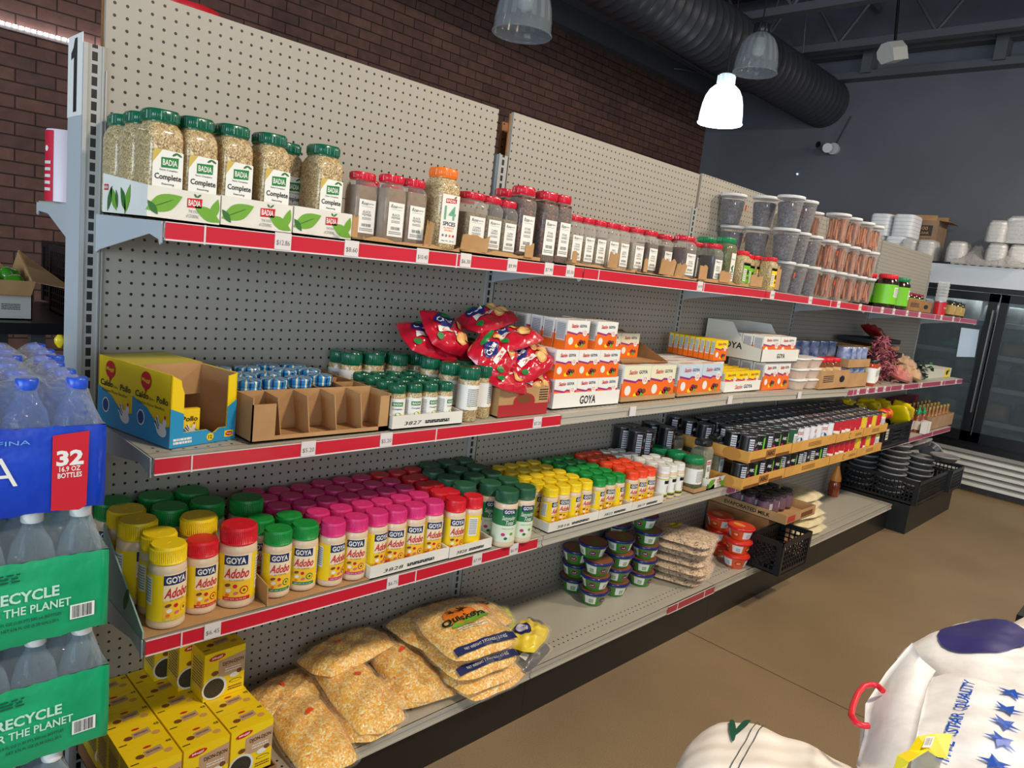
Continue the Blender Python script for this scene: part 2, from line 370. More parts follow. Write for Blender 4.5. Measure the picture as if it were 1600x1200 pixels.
# bell lamps
GL_OFF = film('lamp_acrylic', (170, 178, 182), .30, .15)
GL_ON = mat('lamp_acrylic_lit', (240, 250, 252), .3, emit=(236, 250, 255), es=1.7)
def lamp(u, v, D, on, label):
    dd = fw + rt*((u-800)/FPX) - up*((v-600)/FPX); P = CAM + dd*D
    r = thing('pendant_lamp', label, 'lamp', tuple(P), 0, 'bell shaped pendant lamps')
    R_ = .172; s = MB(); prof = [(-.15, R_*1.0), (-.145, R_*1.03), (-.135, R_*.985), (-.08, R_*.97), (0, R_*.91), (.06, R_*.82), (.105, R_*.68), (.137, R_*.48), (.15, R_*.36)]
    g = GL_ON if on else GL_OFF
    s.loft([(z, q, q) for z, q in prof], g, 36, cap=False)
    if not on:
        V = []; F = []
        for i in range(36):
            a = 2*math.pi*i/36
            for z, q in prof[3:]: V.append((math.cos(a)*(q+.001), math.sin(a)*(q+.001), z))
            k = len(prof)-3
        for i in range(0, 36, 2):
            for j in range(k-1): F.append((i*k+j, (i*k+k+j) % len(V), (i*k+k+j+1) % len(V), i*k+j+1))
        s.add(V, F, film('lamp_acrylic_rib', (190, 198, 202), .25, .1), True)
    s.build('lamp_shade', r)
    h = MB(); hm = mat('lamp_housing', (60, 64, 70), .4, .7) if not on else mat('lamp_socket_lit', (225, 240, 245), .4, emit=(225, 245, 255), es=.5)
    h.loft([(.15, .055, .055), (.16, .062, .062), (.215, .062, .062), (.225, .05, .05)], hm, 20)
    for i in range(10):
        a = 2*math.pi*i/10; h.box(-.004, .004, .06, .07, .155, .215, hm, Matrix.Rotation(a, 3, 'Z'), (0, 0, .18))
    h.build('lamp_housing', r)
    bb = MB(); bb.loft([(-.02, .02, .02), (.0, .045, .045), (.05, .05, .05), (.12, .03, .03)], mat('bulb_off', (205, 210, 210), .25) if not on else mat('bulb_lit', (255, 255, 255), .3, emit=(240, 250, 255), es=40), 16)
    bb.build('bulb', r)
    cc = MB(); cc.tube([(0, 0, .22), (0, 0, 4.85-P.z)], .006, BLKPL, 6); cc.build('cord', r)
    if on:
        l = bpy.data.lights.new('lamp_glow', 'POINT'); l.energy = 26; l.color = (.86, .94, 1); l.shadow_soft_size = .13
        o = bpy.data.objects.new('lamp_glow', l); COL.objects.link(o); o.location = (P.x, P.y, P.z-.1)
lamp(1129, 163, 5.75, True, 'glowing white bell shaped pendant lamp, the only one switched on')
lamp(1184, 84, 5.8, False, 'unlit clear bell lamp hanging just above the glowing lamp')
lamp(820, 12, 4.2, False, 'unlit clear ribbed bell lamp cut by the top edge of the photo')
# security camera
P = at(1303, 233, 'x', 7.72); WP = mat('white_plastic', (200, 202, 206), .4); c = thing('security_camera', 'small white security camera with a black cord on the dark wall', 'camera', tuple(P))
q = MB(); q.loft([(-.055, .05, .05), (.0, .062, .062), (.03, .062, .062)], WP, 20); q.xf(Matrix.Rotation(math.radians(-90), 4, 'Y')); q.build('mount', c)
q = MB(); q.loft([(0, .04, .04), (.07, .045, .045), (.1, .05, .05), (.105, .05, .05)], WP, 20); q.xf(Matrix.Translation((-.06, .06, 0)) @ Matrix.Rotation(math.radians(-100), 4, 'Y') @ Matrix.Rotation(.5, 4, 'X'))
q.build('camera_body', c)
q = MB(); q.disc(flat((-.168, .11, .02), (-.3, -.95, 0), (0, 0, 1)), 0, 0, .034, .034, BLACK); q.build('lens', c)
q = MB(); q.tube([(.01, 0, .04), (.0, -.05, .16), (.0, -.12, .34)], .006, BLKPL, 6); q.build('cord', c)
# angular white speaker under the ceiling
Pp = CAM + (fw + rt*((1395-800)/FPX) - up*((82-600)/FPX))*6.0
s = MB(); prof = [(-.11, -.12), (.08, -.12), (.13, -.03), (.13, .05), (.05, .13), (-.05, .13), (-.11, .04)]
prof = [(x*.62, y*.62) for x, y in prof]; V = [(x, y, -.09) for x, y in prof]+[(x, y, .09) for x, y in prof]; nn = len(prof)
s.add(V, [tuple(range(nn))[::-1], tuple(range(nn, 2*nn))]+[(i, (i+1) % nn, nn+(i+1) % nn, nn+i) for i in range(nn)], mat('speaker_white', (196, 197, 190), .5))
s.xf(Matrix.Rotation(.9, 4, 'Z') @ Matrix.Rotation(1.25, 4, 'X') @ Matrix.Rotation(.35, 4, 'Y'))
r = thing('ceiling_speaker', 'angular white speaker box hanging from the dark ceiling', 'speaker', tuple(Pp)); s.build('speaker_box', r)
s = MB(); s.tube([(0, 0, .1), (.05, .1, 4.5-Pp.z)], .012, BLKPL, 6); s.build('hanger', r)
# small lit sensor on far wall, LED strip on the brick
s = MB(); P = at(1246, 272, 'x', 7.74); s.loft([(0, .012, .012), (.015, .009, .009)], mat('sensor_white', (210, 220, 235), .3, emit=(220, 230, 255), es=1.0), 10); s.xf(Matrix.Translation(P) @ Matrix.Rotation(-math.pi/2, 4, 'Y'))
tag(s.build('wall_sensor'), 'tiny white sensor dot on the dark wall under the camera', 'sensor')
led = thing('light_strip', 'glowing white light strip running along the brick wall', 'light strip', (0, 0, 0))
s = MB(); s.box(-1.2, 1.25, 3.268, 3.3, 2.455, 2.475, mat('strip_channel', (120, 110, 108), .5)); s.build('channel', led)
s = MB()
EM = mat('led_glow', (255, 255, 255), .4, emit=(250, 250, 255), es=14)
x = -1.2
while x < 1.2: s.box(x, x+.02, 3.26, 3.275, 2.474, 2.488, EM); x += .03
tag(s.build('light_diodes', led), kind='stuff')
# ================================================================ gondola shelving
ZT = {1: [1.497, 1.511, 1.514, 1.505, 1.5025, 1.500], 2: [1.041, 1.051, 1.061, 1.035, 1.032, 1.029], 3: [.652, .644, .642, .640, .639, .638], 0: [.185]*6}
LY = {1: -.3903, 2: -.3793, 3: -.3694, 0: -.39}
def sz(k, x):
    if k == 0: return .185
    t = max(0, min(4.999, x/L)); i = int(t); return ZT[k][i]+(ZT[k][i+1]-ZT[k][i])*(t-i)
G = thing('gondola_shelving', 'long grey pegboard gondola shelving with red price rails along the aisle', 'shelving')
PEG = holes('pegboard_grey', (164, 158, 146), .45, .0245-IN/2, 1.1971-IN/2, 'round')
PEGUP = holes('pegboard_grey_upper', (166, 159, 146), .45, .0245-IN/2, 1.7409-IN/2, 'round')
BRB = mottled('hardboard_brown', (150, 100, 56), (168, 116, 68), 20, .7)
PBR = holes('hardboard_brown_holes', (158, 108, 62), .7, 0, 0, 'round')
xs = [(.008, 1.188, 1.168), (1.237, 2.428, 2.428), (2.450, 3.645, 3.645), (3.668, 4.865, 4.865), (4.885, 6.085, 6.085)]
for i, (a, b, bu) in enumerate(xs):
    tz = [1.985, 1.992, 2.0, 1.99, 1.965][i]
    m = MB(); m.box(a, b, .0, .012, .1, 1.62, PEG); m.build('back_panel', G)
    m = MB(); m.box(a if i != 1 else a, bu, .0, .012, 1.622, tz, PEGUP); m.box(a-.004, bu+.0, .0125, .018, 1.85, tz-.004, BRB); m.build('back_panel', G)
    m = MB(); m.box(i*L+.01, i*L+1.19, .09, .1, .1, 1.84, PBR); m.box(i*L+.055, i*L+1.19, .09, .1, 1.84, 1.975, PBR); m.build('rear_panel', G)
SLOTM = []
for n in range(6):
    x = n*L if n != 1 else 1.2205
    sm = holes('upright_slots_%d' % n, (170, 170, 166), .4, x-.012, .0085, 'slot')
    m = MB(); m.box(x-.034, x+.008, -.003, .0, .0, 1.848, sm); m.box(x-.034, x+.008, .0, .104, 0, 1.848, mat('upright_paint_cool', (186, 190, 192), .4))
    if n == 0:
        m.box(x-.034, x-.026, -.006, -.002, 0, 1.848, STEELG); m.box(x+.0025, x+.0045, -.006, -.002, 0, 1.848, STEELG); m.box(x+.009, x+.012, -.004, .0, 0, 1.8, STEELG)
    else: m.box(x-.034, x-.031, -.008, -.002, 0, 1.85, STEELG)
    m.build('upright', G)
# number plate on the end upright
m = MB(); f = flat((-.0355, .100, 1.62), (0, -1, 0), (0, 0, 1))
m.box(-.0352, -.034, -.002, .104, 1.70, 1.868, WHITE)
f = flat((-.0356, .051, 1.785), (0, -1, 0), (0, 0, 1)); m.poly(f, [(-.008, -.076), (.016, -.076), (.016, .076), (-.002, .076), (-.012, .058), (-.028, .048), (-.028, .034), (-.008, .038)], BLACK)
tag(m.build('number_plate', G), 'white plate with a black 1')
RAIL = mat('price_rail_red', (206, 34, 52), .28, coat=.4); RAILC = mat('rail_clear_edge', (226, 216, 214), .3); RAILP = mat('price_rail_ambient_tint', (176, 74, 104), .35, coat=.3)  # pinkish copy of the red rail: cool ambient light mixed into its colour
TAGM = mat('price_tag_white', (226, 218, 214), .5)
SHT = holes('shelf_punched', (182, 176, 162), .4, .0245-IN/2, .004, 'round', az='Y')
def lipf(k, x, dz=0): return Vector((x, LY[k], sz(k, x)+dz))
def rail(k, x0, x1, parent, mm, tags=()):
    m = MB(); y = LY[k]
    z0, z1 = sz(k, x0), sz(k, x1)
    def slab(xa, xb, da, db, ya, yb, mt):
        za, zb = sz(k, xa), sz(k, xb)
        m.hexa([(xa, ya, za+da), (xb, ya, zb+da), (xa, yb, za+da), (xb, yb, zb+da), (xa, ya, za+db), (xb, ya, zb+db), (xa, yb, za+db), (xb, yb, zb+db)], mt)
    slab(x0, x1, -.0315, -.0015, y-.006, y, mm); slab(x0, x1, -.0345, -.0315, y-.007, y, RAILC); slab(x0, x1, -.0015, .0, y-.0062, y, RAILC)
    for xx in (x0+.07, (x0+x1)/2+.1): slab(xx, xx+.003, -.036, .001, y-.0075, y-.005, RAILC)
    o = m.build('price_rail', parent)
def ptag(k, x, parent, txt=None, w=.036):
    m = MB(); y = LY[k]; z = sz(k, x); m.box(x-w/2, x+w/2, y-.0085, y-.0065, z-.0315, z+.003, TAGM)
    if txt: m.text(flat((x, y-.0087, z-.018)), txt, 0, 0, .0115, mat('tag_ink', (120, 110, 108), .5), w=w*.82, h=.0003)
    else: m.text(flat((x, y-.0087, z-.016)), '$3.99', 0, 0, .010, mat('tag_ink', (120, 110, 108), .5), w=w*.75, h=.0003)
    m.build('price_tag', parent)
def bracket(k, x, parent, back=False):
    m = MB(); z = sz(k, x); y1 = LY[k]+.004
    P = [(.0, .0), (y1, -.001), (y1-.002, -.04), (y1+.006, -.044), (y1+.012, -.034), (y1+.06, -.026), (-.03, -.075), (0, -.085)]
    V = [(x-.003, y, z+q) for y, q in P]+[(x, y, z+q) for y, q in P]; n = len(P)
    m.add(V, [tuple(range(n)), tuple(range(n, 2*n))[::-1]]+[(i, (i+1) % n, n+(i+1) % n, n+i) for i in range(n)], MATS['upright_paint_cool'])
    m.build('shelf_bracket', parent)
TAGS = {1: [(.235, '$12.86'), (.40, '$8.60'), (.60, '$10.40'), (.74, '$6.30'), (.91, '$9.99'), (1.06, '$7.99'), (1.155, '$5.50'), (1.9, None), (2.5, None), (2.9, None), (3.25, None), (3.55, None), (3.9, None), (4.1, None), (4.35, None), (4.6, None), (5.1, None), (5.4, None)],
        2: [(.335, '$5.20'), (.55, '$5.20'), (1.105, '$7.20'), (3.8, None), (3.95, None), (4.1, None), (4.25, None), (4.6, None), (5.0, None), (5.5, None), (5.9, None), (1.6, ' '), (2.3, ' '), (3.0, ' ')],
        3: [(.14, '$6.45'), (.62, '$6.75'), (.925, '$7.99'), (1.08, '$6.99')], 0: []}
for k in (1, 2, 3, 0):
    for i in range(5 if k else 4):
        x0 = i*L+.002; x1 = (i+1)*L-.002; y = LY[k]; z0, z1 = sz(k, x0), sz(k, x1)
        m = MB(); t = .004
        m.hexa([(x0, y, z0-t), (x1, y, z1-t), (x0, -.001, z0-t), (x1, -.001, z1-t), (x0, y, z0), (x1, y, z1), (x0, -.001, z0), (x1, -.001, z1)], STEEL)
        for ya, yb in ((y+.03, y+.08), (-.055, -.03)): e_ = .0008; m.add([(x0, ya, z0+e_), (x1, ya, z1+e_), (x1, yb, z1+e_), (x0, yb, z0+e_)], [(0, 1, 2, 3)], SHT)
        m.hexa([(x0, y, z0-.033), (x1, y, z1-.033), (x0, y+.003, z0-.033), (x1, y+.003, z1-.033), (x0, y, z0), (x1, y, z1), (x0, y+.003, z0), (x1, y+.003, z1)], STEEL)
        m.hexa([(x0, y-.0045, z0-.034), (x1, y-.0045, z1-.034), (x0, y+.012, z0-.034), (x1, y+.012, z1-.034), (x0, y-.0045, z0-.03), (x1, y-.0045, z1-.03), (x0, y+.012, z0-.03), (x1, y+.012, z1-.03)], STEEL)
        m.hexa([(x0, y-.003, z0-.012), (x1, y-.003, z1-.012), (x0, y, z0-.012), (x1, y, z1-.012), (x0, y-.003, z0), (x1, y-.003, z1), (x0, y, z0), (x1, y, z1)], STEEL)
        S = m.build('shelf' if k else 'base_deck', G)
        if k == 1 or (k == 2 and i in (0, 3, 4)) or (k == 3 and i in (0, 2, 3, 4)):
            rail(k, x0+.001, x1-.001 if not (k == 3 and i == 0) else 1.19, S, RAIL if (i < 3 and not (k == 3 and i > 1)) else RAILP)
        if k == 0 and i == 1: rail(k, 2.05, 2.43, S, mat('price_rail_dull', (170, 52, 66), .35, coat=.3))
        if k == 0 and i == 2: rail(k, 3.2, 3.45, S, MATS['price_rail_dull'])
        for xx, tx in TAGS[k]:
            if x0 <= xx < x1: ptag(k, xx, S, tx)
        if k: bracket(k, i*L+.001, S)
    if k: bracket(k, 5*L+.002, S)
KICK = mat('kick_plate_black', (26, 23, 21), .35)
for i in range(4):
    m = MB(); m.box(i*L-.0+(.0 if i else -.03), (i+1)*L-.001, -.375, -.37, 0, .152, KICK); m.box(i*L, (i+1)*L-.001, -.37, .0, 0.0, .03, KICK); m.build('kick_plate', G)
# rear side shelves seen past the end upright
m = MB(); m.box(0, L, .104, .5, 1.512, 1.516, STEEL); m.box(0, L, .497, .502, 1.483, 1.516, STEEL); S = m.build('shelf', G)
b = MB(); P = [(.104, 0), (.503, 0), (.503, -.03), (.49, -.033), (.485, -.022), (.44, -.024), (.39, -.026), (.20, -.085), (.104, -.13)]; n = len(P)
V = [(-.004, y, 1.512+q) for y, q in P]+[(-.001, y, 1.512+q) for y, q in P]
b.add(V, [tuple(range(n)), tuple(range(n, 2*n))[::-1]]+[(i, (i+1) % n, n+(i+1) % n, n+i) for i in range(n)], MATS['upright_paint_cool']); b.build('shelf_bracket', S)
m = MB(); m.box(.13, L, .1, .42, 1.955, 1.96, STEEL); S = m.build('shelf', G)
# ================================================================ kinds of jar, box, bag
PLC = dict(
 green=mat('cap_dark_green', (0, 92, 62), .25, coat=.4), red=mat('cap_red', (205, 18, 44), .25, coat=.4), orange=mat('cap_orange', (245, 120, 30), .3, coat=.3),
 ygreen=mat('cap_bright_green', (20, 150, 60), .4), yellow=mat('cap_yellow', (246, 214, 20), .4), pink=mat('cap_pink', (226, 50, 126), .4),
 ared=mat('cap_scarlet', (222, 26, 44), .4), forest=mat('cap_forest_green', (36, 92, 62), .45), aorange=mat('cap_vermilion', (244, 78, 30), .4),
 white=mat('cap_white', (232, 230, 222), .4), black=mat('cap_black', (28, 28, 30), .3, coat=.3), mid=mat('cap_mid_green', (10, 130, 76), .35), maroon=mat('cap_maroon', (140, 22, 40), .35, coat=.2))
G_COMP = grain('seasoning_grains', [(120, 96, 60), (182, 152, 104), (214, 190, 140), (150, 122, 76), (226, 206, 160)], 420, .5, .6, .3)
G_PEP = mottled('ground_pepper', (128, 104, 82), (142, 118, 94), 60, .7, coat=.5)
G_SEED = grain('whole_seeds', [(92, 78, 52), (140, 122, 84), (112, 98, 66), (160, 142, 100)], 380, .6, .5, .3)
G_CLOVE = grain('star_spice', [(38, 20, 14), (96, 48, 30), (52, 28, 20), (128, 70, 44)], 110, .5, .6, .9)
G_PALE = grain('pale_granules', [(150, 138, 116), (176, 164, 140), (138, 126, 104)], 500, .6, .5, .2)
G_DARK = mottled('dark_red_powder', (70, 48, 42), (86, 60, 52), 60, .7, coat=.5)
G_HERB = grain('dried_herbs', [(72, 82, 48), (104, 112, 70), (90, 92, 60), (130, 128, 88)], 300, .6, .5, .4)
G_BLACKS = grain('black_seeds', [(24, 22, 26), (52, 48, 54), (36, 34, 38)], 300, .5, .5, .5)
SHELL = film('jar_shell', (240, 236, 230), .05, .05, edge=.3)
def ridged_cap(r, z0, h, m, n=48, sq=2, top=.92, d=None):
    b = MB(); d = d or r
    b.loft([(z0, r, d, sq), (z0+h*.12, r*1.0, d, sq), (z0+h*.15, r*1.02, d*1.02, sq), (z0+h*.85, r*1.02, d*1.02, sq), (z0+h, r*top, d*top, sq)], m, n)
    # little upright ridges
    V = []; F = []
    e = 2/sq
    for i in range(n):
        t = 2*math.pi*(i+.5)/n; t2 = 2*math.pi*(i+.95)/n
        q = [(1.02, t), (1.045, (t+t2)/2), (1.02, t2)]; b0 = len(V)
        for z in (z0+h*.18, z0+h*.82):
            for k, a in q: ct, st = math.cos(a), math.sin(a); V.append((r*k*math.copysign(abs(ct)**e, ct), d*k*math.copysign(abs(st)**e, st), z))
        F += [(b0, b0+1, b0+4, b0+3), (b0+1, b0+2, b0+5, b0+4)]
    b.add(V, F, m); return b
def sqjar(name, cat, w, d, h, cap, fill, level, label, capsq=3):
    def f():
        r = thing(name, None, cat); a, c = w/2, d/2; b = MB()
        prof = [(.0, a*.92, c*.92, 6), (.004, a, c, 6), (h*.74, a, c, 6), (h*.80, a*.98, c*.97, 5), (h*.845, a*.90, c*.86, 4), (h*.87, a*.82, c*.76, 3.4), (h*.9, a*.8, c*.74, 3)]
        if level >= 1: b.loft(prof, fill, 32); b.build('jar_body', r)
        else:
            b.loft(prof, SHELL, 32); b.build('jar_body', r); g = MB(); lz = h*level
            g.loft([(.003, a*.9, c*.9, 6), (.008, a*.965, c*.965, 6), (min(lz, h*.68), a*.965, c*.965, 6)]+([(lz, a*.9, c*.9, 5)] if lz > h*.7 else []), fill, 32); g.build('jar_contents', r)
        ridged_cap(a*.9, h*.882, h*.118, cap, 40, capsq, .95, c*.82).build('cap', r)
        if label:
            q = MB(); label(q, flat((0, -c-.0006, 0)), w, h); q.build('label', r)
        return r
    return f
def lab_complete(q, f, w, h):
    q.poly(f, [(-w*.40, .012), (w*.44, .012), (w*.44, h*.62), (w*.44-.003, h*.625), (-w*.14, h*.63), (-w*.40, h*.50)], WHITE)
    gold = mat('gold_print', (206, 178, 88), .4)
    q.poly(f, [(-w*.40, h*.50), (-w*.14, h*.63), (-w*.36, h*.63), (-w*.40, h*.6)], gold)
    q.poly(f, [(-w*.17, h*.465), (w*.30, h*.475), (w*.31, h*.57), (-w*.17, h*.56)], GREENP, .0004)
    q.text(f, 'BADIA', w*.07, h*.517, h*.055, WHITE, .0007, w*.40, 1)
    q.disc(f, w*.2, h*.6, .006, .0022, DLEAF, .0005, 8, .6); q.disc(f, w*.32, h*.6, .006, .0022, DLEAF, .0005, 8, -.5)
    q.text(f, 'Sazon Completo', w*.04, h*.445, h*.02, BLACK, .0005, w*.5, .5)
    q.text(f, 'Complete', w*.03, h*.375, h*.07, BLACK, .0006, w*.74, 1)
    q.text(f, 'Seasoning', w*.03, h*.315, h*.024, BLACK, .0005, w*.36, .5, .2)
    for x, y, s, m in ((-.16, .2, .014, LEAF), (.02, .19, .016, mat('lime_print', (168, 200, 84), .5)), (.2, .2, .012, YEL), (.3, .15, .011, ORANGE), (-.02, .11, .012, mat('pale_garlic_print', (232, 226, 196), .5))):
        q.disc(f, w*x, h*y, s*.8, s, m, .0005)
    q.disc(f, -w*.3, h*.2, .012, .004, DLEAF, .0006, 8, 2.2); q.disc(f, w*.34, h*.23, .01, .003, DLEAF, .0006, 8, .8); q.disc(f, -w*.3, h*.12, .01, .004, DLEAF, .0006, 8, .4)
    q.rect(f, -w*.4, w*.44, .012, .02, LEAF, .0006)
def lab_rose(text1='BLACK', text2='PEPPER'):
    def g(q, f, w, h):
        q.rect(f, -w*.36, w*.36, h*.10, h*.6, WHITE); q.text(f, 'Rose', -w*.12, h*.545, h*.05, BLACK, .0006, w*.3, 0, .35); q.text(f, 'spice', w*.16, h*.54, h*.026, BLACK, .0006, w*.22, 0, .35)
        q.rect(f, -w*.25, w*.25, h*.497, h*.5, GREYP, .0004); q.text(f, text1, 0, h*.42, h*.035, GREYP, .0006, w*.34); q.text(f, text2, 0, h*.375, h*.035, GREYP, .0006, w*.4)
        q.lines(f, -w*.2, w*.2, h*.3, h*.34, 2, GREYP); q.barcode(f, -w*.2, w*.22, h*.2, h*.245, GREYP); q.lines(f, -w*.28, w*.28, h*.13, h*.18, 2, GREYP, seed=4)
    return g
def lab_14(q, f, w, h):
    q.rect(f, -w*.42, w*.42, h*.08, h*.68, WHITE); q.poly(f, [(-w*.25, h*.575), (w*.27, h*.585), (w*.27, h*.64), (-w*.25, h*.63)], REDP, .0004); q.text(f, 'BADIA', 0, h*.607, h*.036, WHITE, .0007, w*.44, 1)
    q.disc(f, w*.2, h*.655, .005, .002, DLEAF, .0006, 8, .6); q.text(f, '14', 0, h*.46, h*.17, mat('sage_print', (110, 172, 140), .5), .0006, w*.56, 1)
    q.text(f, 'SPICES', 0, h*.325, h*.05, BLACK, .0006, w*.6, 1); q.text(f, 'ALL PURPOSE', 0, h*.275, h*.02, ORANGE, .0006, w*.5); q.text(f, 'SEASONING', 0, h*.245, h*.02, ORANGE, .0006, w*.4)
    for i in range(4): q.disc(f, w*(-.26+.17*i), h*.18, .0035, .0035, (GREYP, GREYP, ORANGE, PINKP)[i], .0006, 10)
    q.text(f, 'Net Wt. 20 oz', 0, h*.115, h*.018, BLACK, .0006, w*.6)
def adobo(cap, band, r=.034, h=.162, kind='adobo', rot=0):
    def f():
        t = thing('seasoning_jar', None, 'jar'); b = MB(); body = mat('jar_cream_plastic', (226, 200, 168), .35, coat=.3); k = h/.162
        b.loft([(0, r*.93, r*.93), (.002, r*1.01, r*1.01), (.009, r*1.015, r*1.015), (.012, r, r), (h*.70, r, r), (h*.755, r*.985, r*.985), (h*.79, r*.9, r*.9), (h*.81, r*.86, r*.86)], body, 32); b.build('jar_body', t)
        c = MB(); cr = r*.93; c.loft([(h*.79, cr*1.02, cr*1.02), (h*.8, cr*1.04, cr*1.04), (h*.812, cr*1.04, cr*1.04), (h*.815, cr, cr), (h*.975, cr*.985, cr*.985), (h, cr*.94, cr*.94)], cap, 36)
        V = []; F = []
        for i in range(60):
            a = 2*math.pi*i/60; a1 = a+.052; b0 = len(V)
            for z in (h*.82, h*.97):
                for rr, aa in ((cr*.99, a), (cr*1.03, (a+a1)/2), (cr*.99, a1)): V.append((math.cos(aa)*rr, math.sin(aa)*rr, z))
            F += [(b0, b0+1, b0+4, b0+3), (b0+1, b0+2, b0+5, b0+4)]
        c.add(V, F, cap); c.box(-.006, .006, -.0012, .0012, h, h+.0006, cap, Matrix.Rotation(.6, 3, 'Z')); c.build('cap', t)
        q = MB(); fr = cyl(r, 0, rot); W_ = lambda x: x*k
        if kind == 'adobo':
            q.loft([(.016*k, r+.0006, r+.0006), (h*.68, r+.0006, r+.0006)], YEL, 48, cap=False)
            q.rect(fr, -.019*k, .034*k, h*.36, h*.69, CREAM, .0009, 14); q.rect(fr, -.019*k, .034*k, h*.13, h*.36, mat('label_golden', (246, 196, 50), .4), .0009, 14)
            q.rect(fr, -.019*k, .026*k, h*.555, h*.675, NAVY, .0012, 12); q.text(fr, 'GOYA', .0035*k, h*.615, h*.082, WHITE, .0018, .037*k, 1.6)
            q.text(fr, 'Adobo', .006*k, h*.455, h*.125, mat('adobo_red', (206, 24, 48), .4), .0018, .047*k, 1, .35)
            q.text(fr, 'ALL PURPOSE', .006*k, h*.365, h*.02, BROWNP, .0016, .028*k)
            for x, y, a_, b_, m_ in ((-.010, .30, .006, .0035, BROWNP), (.004, .29, .0042, .0042, REDP), (-.008, .235, .0055, .004, WHITE), (.006, .2, .005, .0034, mat('meat_pink', (214, 112, 104), .5)), (-.010, .175, .004, .0035, ORANGE)):
                q.disc(fr, x*k, h*y, a_*k, b_*k, m_, .0014, 12, .3)
            q.disc(fr, .021*k, h*.235, .0085*k, .0085*k, band, .0014, 18); q.disc(fr, .021*k, h*.235, .0062*k, .0062*k, YEL, .0017, 16); q.disc(fr, .021*k, h*.235, .0028*k, .0032*k, BROWNP, .002, 10)
            q.rect(fr, -.019*k, .034*k, h*.105, h*.15, band, .0012, 12); q.text(fr, 'NET WT. 16 1/2 OZ', .006*k, h*.127, h*.018, WHITE, .0017, .04*k)
            fb = cyl(r, 0, rot-1.55); q.rect(fb, -.013*k, .013*k, h*.3, h*.64, WHITE, .001, 6); q.lines(fb, -.011*k, .011*k, h*.32, h*.62, 9, GREYP, .0013)
            fb = cyl(r, 0, rot+1.6); q.rect(fb, -.012*k, .012*k, h*.2, h*.62, WHITE, .001, 6); q.lines(fb, -.010*k, .010*k, h*.32, h*.6, 8, GREYP, .0013, seed=6); q.barcode(fb, -.008*k, .008*k, h*.22, h*.3, BLACK, .0013)
        elif kind == 'total':
            q.loft([(.016*k, r+.0006, r+.0006), (h*.40, r+.0006, r+.0006)], mat('label_pale_green', (222, 232, 206), .45), 48, cap=False)
            q.loft([(h*.40, r+.0006, r+.0006), (h*.68, r+.0006, r+.0006)], mat('label_deep_green', (36, 120, 66), .4), 48, cap=False)
            q.rect(fr, -.016*k, .022*k, h*.60, h*.70, NAVY, .0012, 10); q.text(fr, 'GOYA', .003*k, h*.65, h*.065, WHITE, .0018, .030*k, 1.4)
            q.text(fr, 'Sazonador', .003*k, h*.54, h*.075, WHITE, .0018, .040*k, .6, .3); q.text(fr, 'Total', .006*k, h*.455, h*.075, WHITE, .0018, .024*k, .6, .3); q.text(fr, 'Perfect Seasoning', .003*k, h*.345, h*.022, DLEAF, .0017, .034*k)
            for x, y, a_, m_ in ((-.010, .24, .006, PINKP), (.004, .22, .0065, WHITE), (.014, .25, .005, LEAF), (-.002, .17, .005, DLEAF), (.012, .17, .004, mat('garlic_cream', (236, 226, 196), .5))): q.disc(fr, x*k, h*y, a_*k, a_*k*.8, m_, .0014, 12)
        elif kind == 'plain':
            q.loft([(.016*k, r+.0006, r+.0006), (h*.7, r+.0006, r+.0006)], WHITE, 40, cap=False); q.rect(fr, -.024*k, .024*k, h*.50, h*.60, BLACK, .001, 10)
            q.loft([(h*.62, r+.0009, r+.0009), (h*.645, r+.0009, r+.0009)], mat('lime_band', (190, 200, 40), .4), 40, cap=False); q.loft([(h*.16, r+.0009, r+.0009), (h*.19, r+.0009, r+.0009)], mat('lime_band'), 40, cap=False)
            q.lines(fr, -.01*k, .01*k, h*.25, h*.45, 5, GREYP, .0013); q.loft([(.016*k, r+.0008, r+.0008), (h*.16, r+.0008, r+.0008)], mat('herb_print', (70, 78, 40), .5), 40, cap=False)
        q.build('label', t); return t
    return f
def roundspice(cap, r, h, fill, label='badia', capfrac=.2):
    def f():
        t = thing('spice_bottle', None, 'bottle'); b = MB()
        b.loft([(0, r*.92, r*.92), (.003, r, r), (h*.74, r, r), (h*.79, r*.9, r*.9), (h*.81, r*.88, r*.88)], fill, 28); b.build('jar_body', t)
        ridged_cap(r*.94, h*(1-capfrac), h*capfrac, cap, 36).build('cap', t)
        q = MB(); q.loft([(h*.22, r+.0005, r+.0005), (h*.68, r+.0005, r+.0005)], WHITE, 40, cap=False); fr = cyl(r)
        if label == 'badia':
            q.rect(fr, -r*.5, r*.7, h*.5, h*.6, GREENP, .001, 6); q.text(fr, 'BADIA', r*.1, h*.55, h*.055, WHITE, .0014, r*.95, 1); q.text(fr, 'Complete', r*.1, h*.43, h*.05, BLACK, .0012, r*1.1, .6); q.disc(fr, r*.2, h*.30, r*.35, h*.05, LEAF, .001); q.disc(fr, r*.5, h*.28, r*.22, h*.035, YEL, .0012)
            q.lines(cyl(r, 0, -1.2), -r*.4, r*.4, h*.28, h*.62, 9, GREYP, .001)
        else:
            q.lines(fr, -r*.6, r*.6, h*.28, h*.62, 9, GREYP, .001); q.disc(fr, 0, h*.3, r*.5, h*.06, mat('pale_yellow_print', (226, 218, 120), .5), .0008)
        q.build('label', t); return t
    return f
def rectlabel(q, f, x0, x1, z0, z1, m, h=.0004): q.rect(f, x0, x1, z0, z1, m, h)
